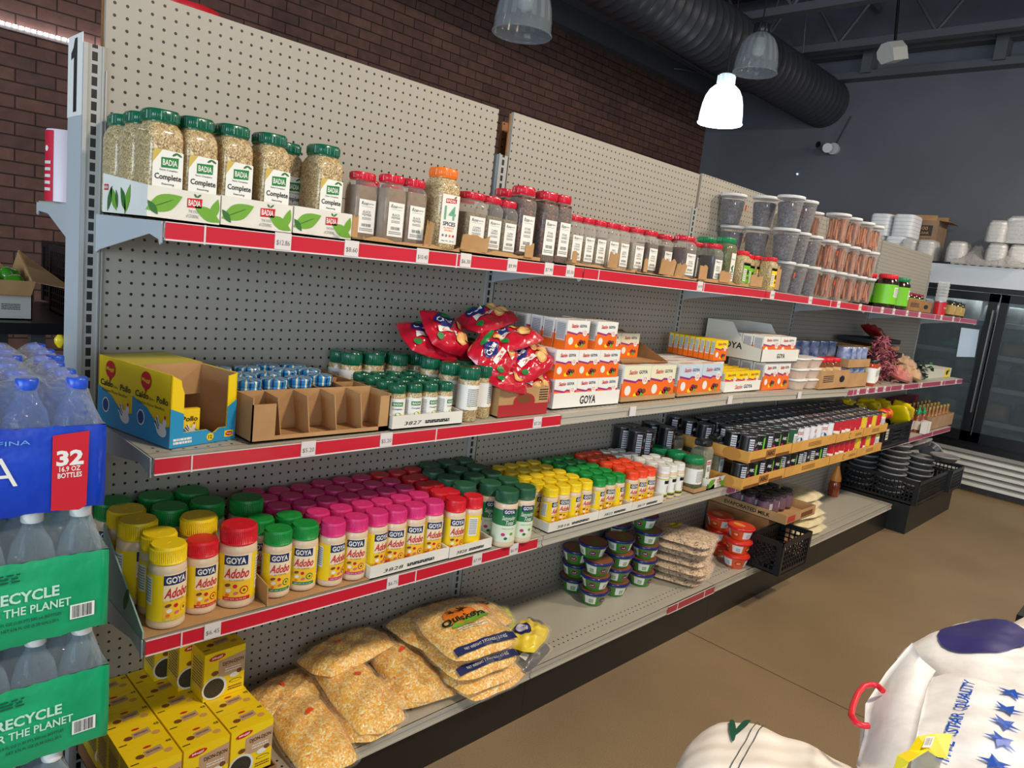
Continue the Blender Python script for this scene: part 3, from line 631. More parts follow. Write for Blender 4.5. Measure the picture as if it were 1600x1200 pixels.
def open_box(w, d, h, hb, m, mi, t=.003, name='cardboard_tray', deco=None, side=None, rough=0, seed=0, lowcut=None):
    """tray: front height h, rear height hb; the sides slope between"""
    def f():
        b = MB(); R = random.Random(seed)
        b.box(0, w, 0, d, 0, t, mi)
        n = 10 if rough else 1
        for (ya, yb, hh) in ((0, t, h), (d-t, d, hb)):
            if rough and hh == h and ya == 0:
                hs = [h+R.uniform(-rough, rough) for _ in range(n+1)]
                for i in range(n):
                    xa, xb = w*i/n, w*(i+1)/n
                    b.hexa([(xa, ya, 0), (xb, ya, 0), (xa, yb, 0), (xb, yb, 0), (xa, ya, hs[i]), (xb, ya, hs[i+1]), (xa, yb, hs[i]), (xb, yb, hs[i+1])], m)
            else: b.box(0, w, ya, yb, 0, hh, m)
        for xa, xb in ((0, t), (w-t, w)):
            b.hexa([(xa, t, 0), (xb, t, 0), (xa, d-t, 0), (xb, d-t, 0), (xa, t, h), (xb, t, h), (xa, d-t, hb), (xb, d-t, hb)], m)
        if deco: deco(b, flat((w/2, -.0004, 0)), w, h)
        if side: side(b, flat((-.0004, d/2, 0), (0, -1, 0)), d, h, hb)
        o = b.build(name); tag(o, None, 'box'); return o
    return f
def bag(w, d, t, m, name='grain_bag', cat='bag', seed=0, wr=.004, nx=32, ny=26, deco=None, cover=None, edge=.012, e=2.6):
    """a filled flat pouch lying down, centred, resting on z=0, with a thin sealed edge"""
    def f():
        r = thing(name, None, cat); R = random.Random(seed); ph = [R.uniform(0, 6.3) for _ in range(8)]
        def top(x, y):
            a = max(0, 1-abs(x)**e)**.55*max(0, 1-abs(y)**e)**.55
            n = wr*(math.sin(9*x+ph[0]+3*y)+math.sin(11*y+ph[1]-4*x)+.6*math.sin(19*x+ph[2]+13*y))*.5*a
            return a*t*.62+n, -a*t*.38*.6
        def shell(grow, mt, nm):
            b = MB(); V = []; F = []
            for s in (0, 1):
                for j in range(ny+1):
                    for i in range(nx+1):
                        x = -1+2*i/nx; y = -1+2*j/ny; z = top(x, y)[s]
                        wob = 1+.015*math.sin(7*y+ph[3]) if abs(x) > .9 else 1; wo2 = 1+.02*math.sin(6*x+ph[4]) if abs(y) > .9 else 1
                        cq = 1-.10*x*x*y*y; V.append((x*(w/2+grow)*wob*(1-.03*y*y)*cq, y*(d/2+grow)*wo2*(1-.03*x*x)*cq, t*.25+z+(grow*.25 if s == 0 else -grow*.25)))
            N = (nx+1)*(ny+1)
            for j in range(ny):
                for i in range(nx):
                    a = j*(nx+1)+i; F.append((a, a+1, a+nx+2, a+nx+1)); F.append((N+a, N+a+nx+1, N+a+nx+2, N+a+1))
            b.add(V, F, mt, True)
            if nm: b.build(nm, r)
            return b
        shell(0, m, 'bag_contents' if cover else 'bag_body')
        if cover: shell(.008, cover, 'bag_film')
        def surf(x, y, h=0):
            X = max(-.97, min(.97, x/(w/2))); Y = max(-.97, min(.97, y/(d/2))); return Vector((x, y, t*.25+top(X, Y)[0]+(.0050 if cover else .0030)+h))
        if deco: q = MB(); q.dense = True; deco(q, surf, w, d); q.build('bag_print', r)
        return r
    return f
CORN = grain('corn_kernels', [(250, 176, 50), (255, 206, 84), (232, 146, 30), (255, 226, 130), (255, 240, 190), (246, 176, 50)], 200, .4, .9, .8, wrinkle=.9)
PBAG = film('bag_film', (255, 250, 240), .02, .1, .6, 45, edge=.22)
def dot_sticker(q, s, w, d):
    q.disc(s, w*.05, d*.12, .013, .007, mat('orange_sticker', (240, 70, 30), .4), 0, 10, .2)
# ================================================================ top shelf
def on(k, x, dz=0): return sz(k, x)+dz
def tray_badia(b, f, w, h):
    pass
    b.leaf(f, -w*.28, h*.52, .038, .015, LEAF, .0004, .45); b.disc(f, -w*.30, h*.5, .024, .001, DLEAF, .0007, 8, .45); b.leaf(f, -w*.43, h*.34, .016, .006, DLEAF, .0005, -.9)
    b.leaf(f, w*.32, h*.34, .030, .011, LEAF, .0004, -.45); b.leaf(f, w*.42, h*.5, .024, .008, LEAF, .0005, 1.3)
    b.poly(f, [(w*.03, h*.48), (w*.23, h*.5), (w*.24, h*.80), (w*.03, h*.77)], REDP, .0004); b.text(f, 'BADIA', w*.13, h*.64, h*.19, WHITE, .0007, w*.17, 1)
    b.disc(f, w*.19, h*.88, .0055, .002, DLEAF, .0005, 8, .7); b.disc(f, w*.14, h*.88, .004, .002, DLEAF, .0005, 8, 2.2)
    b.text(f, 'THE SOUL', w*.12, h*.37, h*.09, GREYP, .0005, w*.14); b.text(f, 'of COOKING.', w*.11, h*.22, h*.11, GREYP, .0005, w*.18, 0, .2)
def tray_side(b, f, d, h, hb):
    for x, a, s in ((.02, 2.2, .03), (.045, 1.1, .034), (-.04, 2.3, .032), (-.065, 1.1, .03), (-.02, 1.9, .02)): b.leaf(f, x*1.0-.02, h*.52, s, s*.36, LEAF if s > .031 else DLEAF, .0004, a)
    b.rect(f, -d/2+.012, -d/2+.04, h*.80, h*1.0, REDP, .0004); b.text(f, 'BADIA', -d/2+.026, h*.9, h*.1, WHITE, .0006, .024, 1)
for i, (x0, x1) in enumerate(((.001, .142), (.145, .304), (.308, .457))):
    o = open_box(x1-x0, .27, .062, .085, CARDW, CARD, deco=tray_badia, side=tray_side)()
    o.location = (x0, -.302, on(1, x0)); tag(o, ['white leaf printed tray at the left end of the top shelf', 'white leaf printed tray under the middle green capped jars', 'white leaf printed tray under the rightmost green capped jar'][i], None, 'white leaf printed trays')
def row_center(u, v, k, y): return at(u, v, 'y', y).x
CJ = sqjar('seasoning_jar', 'jar', .068, .092, .205, PLC['green'], G_COMP, 1, lab_complete)
for x, y, l in ((.040, -.248, 'at the front, nearest the end upright'), (.104, -.248, 'second from the left, facing the aisle'), (.181, -.248, 'third from the left, facing the aisle'), (.268, -.248, 'second from the right, facing the aisle'), (.4, -.248, 'rightmost, beside the small red capped jars'),
                (.038, -.15, 'behind the leftmost jar'), (.036, -.052, 'rearmost at the left end'), (.215, -.15, 'peeking out behind the third jar'), (.105, -.15, 'behind the second jar'), (.355, -.15, 'peeking out between the last two jars')):
    put('complete', CJ, (x, y, on(1, x)+.004), 0, 'large green capped square seasoning jar ' + l, 'large green capped seasoning jars')
KR = {'pepper': (G_PEP, .8, 'brown powder'), 'seed': (G_SEED, .66, 'green brown seeds'), 'pale': (G_PALE, .66, 'pale granules'), 'dark': (G_DARK, .72, 'dark red powder'), 'clove': (G_CLOVE, .86, 'brown star shaped spice'), 'herb': (G_SEED, .5, 'dried leaves'), 'black': (G_BLACKS, .68, 'black seeds')}
def rosejar(kind, w, d, h):
    a = {'pepper': ('BLACK', 'PEPPER'), 'seed': ('CUMIN', 'SEED'), 'pale': ('GARLIC', 'SALT'), 'dark': ('GROUND', 'CLOVE'), 'clove': ('STAR', 'ANISE'), 'herb': ('THYME', 'LEAF'), 'black': ('BLACK', 'SEED')}[kind]
    return sqjar('spice_jar', 'jar', w, d, h, PLC['red'], KR[kind][0], KR[kind][1], lab_rose(*a))
RJ = [  # cap centre in the photo, row depth, kind, width, height
 (558, 270, -.27, 'pepper', .064, .158, 'leftmost, partly behind a white tray'), (594, 268, -.30, 'pepper', .064, .162, 'second from the left'), (636, 275, -.30, 'pepper', .064, .162, 'third from the left, beside a torn flap'), (668, 283, -.27, 'seed', .060, .155, 'just left of the orange capped jar'),
 (575, 284, -.20, 'pepper', .06, .15, 'behind the gap between the first two'), (616, 290, -.20, 'pepper', .06, .15, 'behind the gap between the second and third'),
 (727, 305, -.20, 'seed', .06, .155, 'half hidden right behind the orange capped jar'), (753, 302, -.29, 'seed', .078, .158, 'wide, right of the brown cardboard flap'), (783, 306, -.29, 'seed', .066, .158, 'second right of the cardboard flap'), (806, 311, -.29, 'seed', .062, .155, 'third right of the cardboard flap'),
 (793, 292, -.16, 'clove', .075, .205, 'tall, at the back of the tall group'), (827, 295, -.29, 'clove', .07, .205, 'tall, first of the tall group'), (859, 298, -.29, 'clove', .07, .205, 'tall, middle of the tall group'), (881, 302, -.29, 'clove', .066, .202, 'tall, right end of the tall group'),
 (905, 334, -.29, 'herb', .066, .152, 'first after the tall group'), (923, 338, -.29, 'herb', .062, .152, 'second after the tall group'), (938, 342, -.29, 'herb', .062, .152, 'third after the tall group'),
 (957, 347, -.29, 'pale', .066, .152, 'first of the pale ones'), (974, 349, -.29, 'pale', .062, .152, 'middle of the pale ones'), (990, 353, -.29, 'pale', .068, .152, 'last of the pale ones'),
 (1014, 362, -.29, 'dark', .068, .152, 'first of the dark ones'), (1038, 366, -.27, 'dark', .066, .152, 'second of the dark ones, with a tilted label'), (1057, 372, -.24, 'dark', .066, .15, 'third of the dark ones'), (1075, 371, -.29, 'dark', .085, .158, 'wide, last of the dark ones'), (1093, 376, -.25, 'black', .066, .15, 'between the dark and the black ones'), (1110, 380, -.29, 'black', .078, .15, 'filled with black seeds')]
for u, v, y, kd, w, h, l in RJ:
    x = row_center(u, v, 1, y); wd = KR[kd][2]
    put('rose_%s_%g_%g' % (kd, w, h), rosejar(kd, w, w*.92, h), (x, y, on(1, x)+.004), 0, 'red capped jar of %s, %s' % (wd, l), 'red capped spice jars on the top shelf')
x = row_center(692, 264, 1, -.30); put('fourteen', sqjar('seasoning_jar', 'jar', .07, .08, .205, PLC['orange'], G_COMP, 1, lab_14), (x, -.31, on(1, x)+.004), .03, 'tall orange capped jar with a green 14 on its label')
def lab_green(q, f, w, h):
    q.rect(f, -w*.1, w*.3, h*.08, h*.68, WHITE); q.lines(f, -w*.05, w*.25, h*.12, h*.3, 4, GREYP); q.disc(f, w*.1, h*.38, .012, .005, DLEAF, .0005, 10, .9); q.disc(f, w*.1, h*.34, .012, .005, DLEAF, .0005, 10, 2.2); q.text(f, 'OREGANO', w*.1, h*.55, h*.03, GREYP, .0005, w*.34)
for u, v, y, l in ((1107, 365, -.15, 'standing behind the red capped jars'), (1138, 366, -.27, 'standing right of the black seed jar')):
    x = row_center(u, v, 1, y); put('herbjar', sqjar('herb_jar', 'jar', .088, .08, .19, PLC['mid'], G_HERB, 1, lab_green), (x, y, on(1, x)+.003), .0, 'tall green capped jar of dried herbs, ' + l)
def lab_yg(col):
    def g(q, f, w, h):
        q.rect(f, -w*.46, w*.46, h*.12, h*.64, col); q.rect(f, -w*.46, w*.46, h*.6, h*.68, BLACK); q.rect(f, -w*.4, -w*.02, h*.16, h*.5, WHITE, .0006); q.lines(f, -w*.36, -w*.06, h*.18, h*.48, 6, GREYP, .0008); q.disc(f, w*.22, h*.42, .007, .011, BLACK, .0006); q.disc(f, w*.22, h*.26, .006, .006, BROWNP, .0006)
    return g
for u, v, y, c, l in ((1160, 388, -.31, 'g', 'leftmost of the four, green label'), (1172, 391, -.25, 'g', 'second of the four, at the back'), (1182, 395, -.27, 'y', 'third of the four, yellow label'), (1200, 400, -.31, 'y', 'right end, bright yellow label beside the tubs')):
    x = row_center(u, v, 1, y); put('yg'+c, sqjar('spice_jar', 'jar', .062, .062, .145, PLC['ared'], G_COMP, 1, lab_yg(YEL if c == 'y' else mat('label_leaf_green', (120, 190, 50), .4))), (x, y, on(1, x)+.003), .0, 'small red capped spice jar, ' + l)
# torn brown trays and flaps along the front of the jars
def torn_tray(x0, x1, h, seed, label, hb=.02, yf=-.35, d=.22):
    o = open_box(x1-x0, d, h, hb, CARD, CARD, rough=.006, seed=seed)(); o.location = (x0, yf, on(1, x0)); tag(o, label, None, 'torn brown trays on the top shelf')
torn_tray(.462, .758, .010, 1, 'torn shallow brown tray under the three brown powder jars'); torn_tray(.764, 1.07, .012, 2, 'torn shallow brown tray under the seed jars')
torn_tray(1.22, 1.55, .010, 3, 'torn shallow brown tray under the first herb and pale jars'); torn_tray(1.56, 1.95, .010, 4, 'torn shallow brown tray under the dark powder jars'); torn_tray(1.97, 2.46, .012, 5, 'torn shallow brown tray under the green and yellow jars')
def flap(u0, v0, u1, v1, y, seed, label, bend=0):
    a = at(u0, v1, 'y', y); b = at(u1, v0, 'y', y); R = random.Random(seed); z0 = on(1, a.x)+.012; w = b.x-a.x; h = b.z-z0; n = 7; m = MB()
    tops = [h*R.uniform(.78, 1.0) for _ in range(n+1)]
    for i in range(n):
        xa, xb = w*i/n, w*(i+1)/n; ya, yb = bend*math.sin(xa/w*3), bend*math.sin(xb/w*3)
        m.hexa([(xa, ya-.003, 0), (xb, yb-.003, 0), (xa, ya+.0, 0), (xb, yb+.0, 0), (xa, ya-.003-bend, tops[i]), (xb, yb-.003-bend, tops[i+1]), (xa, ya-bend, tops[i]), (xb, yb-bend, tops[i+1])], CARD)
    o = m.build('cardboard_flap', None, (a.x, y, z0)); tag(o, label, 'cardboard', 'torn cardboard flaps on the top shelf')
flap(548, 335, 560, 375, -.352, 1, 'narrow torn cardboard edge right of the last white tray'); flap(661, 345, 676, 385, -.352, 2, 'upright torn flap left of the orange capped jar', .008)
flap(717, 368, 763, 402, -.352, 3, 'wide brown flap right of the orange capped jar', .006); flap(818, 380, 834, 408, -.352, 4, 'brown torn flap before the first tall jar'); flap(892, 392, 902, 415, -.352, 5, 'small brown flap right of the tall jars')
flap(948, 394, 966, 420, -.352, 6, 'torn flap in front of the pale jars', .006); flap(1004, 402, 1013, 428, -.352, 7, 'small flap left of the dark jars'); flap(1028, 405, 1055, 434, -.352, 8, 'wide ragged flap before the second dark jar', .006); flap(1052, 411, 1071, 436, -.352, 9, 'curled ragged flap before the third dark jar', .008)
flap(1090, 414, 1106, 440, -.352, 10, 'torn flap before the black seeds'); flap(1122, 424, 1142, 446, -.352, 11, 'torn flap before the herb jar'); flap(1170, 430, 1192, 452, -.352, 12, 'torn flap between the small green and yellow jars'); flap(1208, 414, 1222, 456, -.352, 13, 'flap between the yellow jar and the tubs')
# deli tubs
def tub(fill, m_, stk=False):
    def f():
        t = thing('deli_tub', None, 'tub'); b = MB(); h = .14
        b.loft([(0, .041, .041), (.003, .043, .043), (.128, .056, .056), (.131, .0575, .0575)], film('tub_plastic', (240, 240, 240), .06, .12, edge=.3), 28); b.build('tub_body', t)
        l = MB(); l.loft([(.128, .059, .059), (.131, .0605, .0605), (.139, .0605, .0605), (.1405, .058, .058), (.1385, .055, .055)], film('tub_lid', (240, 240, 238), .62, .3), 28); l.build('lid', t)
        g = MB()
        if stk:
            R = random.Random(5); S = [mat('cinnamon_a', (176, 104, 60), .6), mat('cinnamon_b', (150, 82, 46), .65), mat('cinnamon_c', (196, 124, 78), .6)]
            for i in range(74):
                a = R.uniform(0, 6.28); q = R.uniform(0, 1)**.5*.038; c = Vector((q*math.cos(a), q*math.sin(a), R.uniform(.046, .078))); tl = R.uniform(-.22, .22); t2 = R.uniform(0, 6.28)
                dv = Vector((math.sin(tl)*math.cos(t2), math.sin(tl)*math.sin(t2), math.cos(tl)))*.04; g.tube([c-dv, c+dv], .0052, S[i % 3], 6)
            tag(g.build('cinnamon_sticks', t), kind='stuff')
        else:
            g.loft([(.004, .040, .040), (.105, .0515, .0515), (.112, .047, .047)], fill, 24); g.build('tub_contents', t)
        s = MB(); fr = lambda x, y, h=0: Vector((.3*x, -.0525-h, .085+y)); s.rect(flat((.012, -.0525, .0), (1, 0, 0), (0, -.09, 1)), -.006, .006, .07, .095, mat('orange_sticker', (240, 80, 40), .5), .001)
        s.build('price_sticker', t); return t
    return f
PEPC = grain('peppercorns', [(44, 42, 48), (84, 80, 86), (60, 56, 62), (104, 98, 100)], 170, .55, .2, .8)
TZ = .1412
def tubs(key, lst, word, fill, stk):
    for lv, row in enumerate(lst):
        n = len(row)
        for j, (u, v, y) in enumerate(row):
            z = on(1, 2.6)+TZ*lv+.003; x = at(u, v, 'y', y).x
            put(key, tub(fill, None, stk), (x, y, z), .3*j, 'clear tub of %s, %s layer, %s from the left' % (word, ('bottom', 'middle', 'top')[lv], ORD[j+1]), 'tubs of '+word)
tubs('peptub', [[(1222, 412, -.31), (1243, 416, -.31), (1262, 421, -.31)], [(1147, 360, -.07), (1181, 363, -.18), (1224, 364, -.31), (1246, 370, -.31), (1265, 376, -.31)], [(1148, 315, -.07), (1187, 315, -.16), (1218, 322, -.25), (1240, 329, -.30)]], 'peppercorns', PEPC, False)
tubs('cintub', [[(1286, 427, -.31), (1304, 431, -.31), (1321, 435, -.31), (1336, 438, -.31), (1350, 441, -.31)], [(1289, 388, -.31), (1308, 391, -.31), (1325, 395, -.31), (1340, 399, -.31), (1355, 403, -.31)], [(1246, 346, -.10), (1268, 344, -.19), (1297, 343, -.27), (1327, 351, -.31), (1347, 358, -.31), (1362, 364, -.31)]], 'cinnamon sticks', None, True)
# tall sauce jars and small boxes at the far end
def saucejar(cap, lab, r, h, liquid=(40, 20, 14)):
    def f():
        t = thing('sauce_jar', None, 'jar'); b = MB(); b.loft([(0, r*.9, r*.9), (.004, r, r), (h*.78, r, r), (h*.86, r*.8, r*.8), (h*.88, r*.78, r*.78)], mat('sauce_%d_%d' % liquid[:2], liquid, .15, coat=.6), 24); b.build('jar_body', t)
        ridged_cap(r*.82, h*.87, h*.13, cap, 32).build('cap', t); q = MB(); q.loft([(h*.12, r+.0006, r+.0006), (h*.70, r+.0006, r+.0006)], lab, 32, cap=False); fr = cyl(r)
        q.rect(fr, -r*.5, r*.2, h*.34, h*.62, WHITE, .001, 6); q.lines(fr, -r*.45, r*.15, h*.36, h*.6, 7, GREYP, .0014); q.disc(cyl(r, 0, .8), 0, h*.28, r*.5, h*.11, ORANGE, .0012); q.disc(cyl(r, 0, .8), 0, h*.28, r*.3, h*.07, REDP, .0016); q.build('label', t); return t
    return f
LG = mat('label_bright_green', (118, 200, 40), .4)
for u, v, y, k, l in ((1362, 424, -.22, 'r', 'red capped dark sauce jar with green label, behind'), (1385, 424, -.31, 'r', 'red capped dark sauce jar with green label, in front'), (1409, 430, -.31, 'g', 'green capped dark sauce jar with a green label')):
    x = at(u, v, 'y', y).x; put('sauce'+k, saucejar(PLC['ared'] if k == 'r' else PLC['mid'], LG, .062, .195), (x, y, on(1, x)+.001), .3*(k == 'g'), l)
x0 = at(1420, 470, 'y', -.36).x
def boxmarks(b, f, w, h): b.lines(f, -w*.4, -w*.05, h*.35, h*.75, 4, BLACK); b.disc(f, w*.25, h*.5, w*.1, h*.2, BLACK, .0004, 7)
o = open_box(.50, .26, .075, .075, CARDD, CARD, deco=boxmarks)(); o.location = (x0, -.36, on(1, x0)); tag(o, 'brown cardboard box of red lidded jars at the far end of the top shelf')
jm = saucejar(PLC['maroon'], mat('label_olive', (150, 160, 60), .4), .038, .115, (60, 30, 16))
for i in range(4): put('smalljar', jm, (x0+.07+.115*i, -.29, on(1, x0)+.004), .4*i, 'small maroon lidded jar in the brown box, %s from the left' % ORD[i+1], 'maroon lidded jars in the brown box')
cardbox_late = (x0+.02, -.19, on(1, x0)); put('smalljar', jm, (x0+.07, -.05, on(1, x0)+.083), 0, 'small maroon lidded jar raised behind the brown box', 'maroon lidded jars in the brown box')
o = open_box(.22, .09, .08, .08, CARDD, CARDD)(); o.location = (x0+.0, -.095, on(1, x0)); tag(o, 'closed brown box behind the first maroon lidded jar')
o = open_box(.2, .16, .13, .13, CARDD, CARDD)(); o.location = (x0+.28, -.2, on(1, x0)); tag(o, 'brown open carton standing behind the maroon lidded jars')
def redcan():
    t = thing('food_can', None, 'can'); b = MB(); b.loft([(0, .04, .04), (.09, .04, .04)], mat('can_red', (196, 30, 44), .35), 24); b.text(cyl(.04), 'TOMATE', 0, .05, .012, WHITE, .001, .05); b.loft([(.09, .041, .041), (.094, .041, .041)], mat('tin', (170, 170, 170), .3, .9), 24); b.build('can_body', t); return t
x = at(1470, 470, 'y', -.33).x; put('redcan', redcan, (x, -.33, on(1, x)+.001), 0, 'red labelled can under a stack of clear cups')
def cups():
    t = thing('cup_stack', None, 'cups'); b = MB()
    for i in range(6): b.loft([(i*.022, .033, .033), (i*.022+.028, .039, .039), (i*.022+.031, .041, .041)], film('cup_clear', (235, 240, 240), .3, .1), 20, cap=False)
    b.build('stacked_cups', t); return t
put('cups', cups, (x, -.33, on(1, x)+.095), 0, 'stack of clear plastic cups on the red labelled can')
bj = saucejar(PLC['black'], mat('label_tan', (176, 146, 80), .4), .034, .115, (52, 44, 16))
for i, (u, y) in enumerate(((1487, -.32), (1497, -.30), (1503, -.22))): x = at(u, 470, 'y', y).x; put('olivejar', bj, (x, y, on(1, x)+.003), .3, 'small black lidded jar at the far end, %s from the left' % ORD[i+1], 'black lidded jars at the far end')
# canister on the rear side of the gondola, red tub on top
c = MB(); c.loft([(0, .052, .052), (.168, .052, .052), (.172, .05, .05)], mat('canister_white', (232, 214, 220), .4), 32); fr = cyl(.052, 0, -1.2); c.rect(fr, -.04, .012, .0, .168, mat('canister_red', (208, 28, 58), .35), .0008, 12); c.disc(fr, -.01, .125, .007, .007, WHITE, .0016); c.lines(fr, -.02, .005, .02, .1, 5, WHITE, .0016)
q = at(101, 318, 'y', .31); tag(c.build('food_canister', None, (q.x+.01, .31, 1.5165)), 'red and white canister on the rear shelf left of the upright', 'canister')
c = MB(); c.loft([(0, .075, .075), (.06, .08, .08), (.07, .084, .084)], mat('tub_red', (190, 24, 40), .3, coat=.3), 32)
q = at(296, 10, 'y', .2); tag(c.build('red_tub', None, (q.x-.01, .2, 1.9605)), 'red tub sitting above the pegboard at the top left', 'tub')
# ================================================================ second shelf
# chicken bouillon display box
def maggi_side(b, fr, w, h, x0):
    b.poly(fr, [(x0, 0), (x0+w, 0), (x0+w, h*.30), (x0+w*.75, h*.24), (x0+w*.4, h*.46), (x0, h*.56)], LBLUE, .0005)
    b.disc(fr, x0+w*.36, h*.83, .019, .019, REDP, .0008, 20); b.poly(fr, [(x0+w*.36-.006, h*.83-.017), (x0+w*.36+.006, h*.83-.017), (x0+w*.36, h*.83-.027)], REDP, .0008); b.text(fr, 'Maggi', x0+w*.36, h*.83, .0105, YEL, .0014, .030, 1)
    b.text(fr, 'Caldo', x0+w*.26, h*.62, .014, BLACK, .0009, w*.36, 1, .1); b.text(fr, 'Sabor a', x0+w*.53, h*.60, .006, BLACK, .0009, w*.14, 0); b.text(fr, 'Pollo', x0+w*.80, h*.62, .014, BLACK, .0009, w*.30, 1, .1)
    b.text(fr, 'Chicken Flavor Bouillon', x0+w*.5, h*.515, .0065, BLACK, .0009, w*.72); b.disc(fr, x0+w*.25, h*.30, .014, .017, WHITE, .0008, 16); b.disc(fr, x0+w*.25, h*.30, .011, .014, mat('deep_blue_print', (22, 70, 140), .4), .0012, 16)
    hen(b, fr, x0+w*.8, h*.22, .022)
def hen(b, fr, x, y, s):
    N_ = mat('hen_navy', (24, 44, 96), .5)
    b.disc(fr, x, y, s*.85, s*.62, WHITE, .001, 16, -.3); b.disc(fr, x+s*.5, y+s*.75, s*.3, s*.5, WHITE, .0012, 12, -.2); b.disc(fr, x+s*.55, y+s*1.3, s*.16, s*.18, REDP, .0014, 8)
    for i in range(5): b.disc(fr, x-s*.75+i*s*.08, y+s*(.2+.17*i), s*.5, s*.1, N_ if i % 2 else WHITE, .0014+.0002*i, 8, 2.4-.12*i)
    b.disc(fr, x+s*.82, y+s*1.05, s*.13, s*.06, YEL, .0014, 6); b.disc(fr, x+s*.6, y+s*1.1, s*.05, s*.05, BLACK, .0018, 6)
MG = thing('bouillon_display_box', 'bright yellow and blue open display box with a hen picture on the second shelf', 'box', (.047, -.337, on(2, .1)+.001), .21)
w, d, h = .155, .27, .152; t = .003; b = MB()
b.box(0, t, 0, d, 0, h, YEL); b.box(w-t, w, 0, d, 0, h*.98, YEL); b.box(0, w, d-t, d, 0, h, YEL); b.box(0, w, 0, d, 0, t, CARD)
b.box(t, w-t, d*.46, d, h-.004, h, mat('box_top_yellow', (206, 190, 60), .45)); b.box(t, w-t, d*.455, d*.46, .08, h, CARD); b.box(t, t+.002, t, d, t, h-.004, CARD); b.box(w-t-.002, w-t, t, d, t, h-.004, CARD)
# front face with its cut out window
for P in ([(0, 0), (w, 0), (w, .030), (.115, .030), (.10, .020), (.085, .030), (.03, .030), (0, .03)], [(0, .03), (.03, .03), (.03, .045), (.03, .112), (.024, .128), (0, .134)], [(w-.022, .03), (w, .03), (w, h*.97), (w-.022, h*.94)], [(0, .134), (.024, .128), (.022, .14), (0, h)]):
    n = len(P); V = [(x, 0, z) for x, z in P]+[(x, t, z) for x, z in P]; b.add(V, [tuple(range(n)), tuple(range(n, 2*n))[::-1]]+[(i, (i+1) % n, n+(i+1) % n, n+i) for i in range(n)], YEL)
b.build('box_body', MG)
b = MB(); f = flat((0, -.0006, 0)); b.poly(f, [(0, 0), (w, 0), (w, .03), (.115, .03), (.10, .020), (.085, .030), (.03, .03), (.03, .07), (0, .083)], LBLUE, .0003); b.poly(f, [(w-.022, .03), (w, .03), (w, .09), (w-.022, .075)], LBLUE, .0003)
b.disc(f, .093, .0135, .0085, .0085, YEL, .0008, 18); b.text(f, '12', .093, .0135, .008, BLACK, .0012, None, 1); b.lines(f, .008, .05, .006, .02, 2, WHITE, .0006, .7); b.rect(f, .128, .150, .008, .022, YEL, .0006); b.disc(f, .139, .015, .009, .005, REDP, .001); b.text(f, 'Maggi', .139, .015, .004, WHITE, .0014, .014)
s = flat((-.0005, 0, 0), (0, -1, 0)); maggi_side(b, s, d*.5, h, -d*.5); maggi_side(b, s, d*.5, h, -d); b.build('box_print', MG)
K = MB(); K.box(0, .048, 0, .012, 0, .068, YEL); f = flat((.024, -.0005, 0)); K.poly(f, [(-.024, 0), (.024, 0), (.024, .02), (0, .03), (-.024, .022)], LBLUE, .0003); K.text(f, 'Pollo', .002, .047, .011, BLACK, .0006, .034, 1); hen(K, f, .004, .02, .013); K.box(-.001, .047, .012, .02, 0, .066, mat('box_top_yellow'))
tag(K.build('bouillon_box', None, (.079, -.295, on(2, .1)+.0045), .12), 'small yellow bouillon box inside the yellow display box', 'box')
# striped lid jars in the divided carton
DB = thing('divided_carton', 'brown cardboard carton with upright dividers, its front cells empty', 'box', (.209, -.362, on(2, .3)+.001))
w, d = .362, .34; b = MB(); h = .10
b.box(0, w, 0, d, 0, .003, CARD); b.box(0, .003, 0, d, 0, h, CARD); b.box(w-.003, w, 0, d, 0, h*.95, CARD); b.box(0, w, d-.003, d, 0, h, CARD); b.box(0, .055, 0, .003, 0, .085, CARD); b.box(w-.03, w, 0, .003, 0, .09, CARD); b.box(.055, w, 0, .003, 0, .012, CARD); b.build('carton_body', DB)
for i in range(4):
    b = MB(); x = .075+.072*i; b.hexa([(x, .012, .004), (x+.0025, .012, .004), (x+.012, d-.01, .004), (x+.0145, d-.01, .004), (x-.012, .012, .095), (x-.0095, .012, .095), (x+.010, d-.01, .100), (x+.0125, d-.01, .100)], CARD); b.build('divider', DB)
for j, yy in enumerate((.085, .165, .245)): b = MB(); b.box(.004, w-.004, yy, yy+.0025, .004, .098-.004*j, CARD); b.build('divider', DB)
def stripedlid():
    t = thing('preserve_jar', None, 'jar'); r = .0325; b = MB(); b.loft([(0, r*.88, r*.88), (.003, r*.96, r*.96), (.085, r*.98, r*.98), (.094, r*.85, r*.85)], mat('dark_preserve', (44, 22, 22), .15, coat=.6), 24); b.build('jar_body', t)
    b = MB(); A = mat('lid_blue', (28, 128, 190), .35, coat=.3); B = mat('lid_cream', (226, 226, 190), .35, coat=.3); D_ = mat('lid_navy', (20, 50, 110), .35, coat=.3); n = 45
    prof = [(.090, r*.97), (.094, r), (.098, r*.97), (.102, r*1.0), (.110, r*1.02), (.1135, r*.97), (.1142, r*.6), (.1142, .0001)]
    for i in range(n):
        a0, a1 = 2*math.pi*i/n, 2*math.pi*(i+1)/n; V = []
        for z, q in prof: V += [(q*math.cos(a0), q*math.sin(a0), z), (q*math.cos(a1), q*math.sin(a1), z)]
        b.add(V, [(2*k, 2*k+1, 2*k+3, 2*k+2) for k in range(len(prof)-1)], (A, B, A, D_, A)[i % 5])
    b.build('striped_lid', t); return t
SL = [(499, 586), (459, 590), (420, 592), (474, 577), (450, 571), (431, 580), (407, 571), (426, 562), (407, 603), (387, 562), (290, 565), (330, 575), (350, 564), (372, 574), (400, 584), (357, 585), (310, 568), (382, 588)]
pts = sorted([at(u, v, 'z', 1.163) for u, v in SL], key=lambda p: (round(p.y/.07), p.x)); done = []
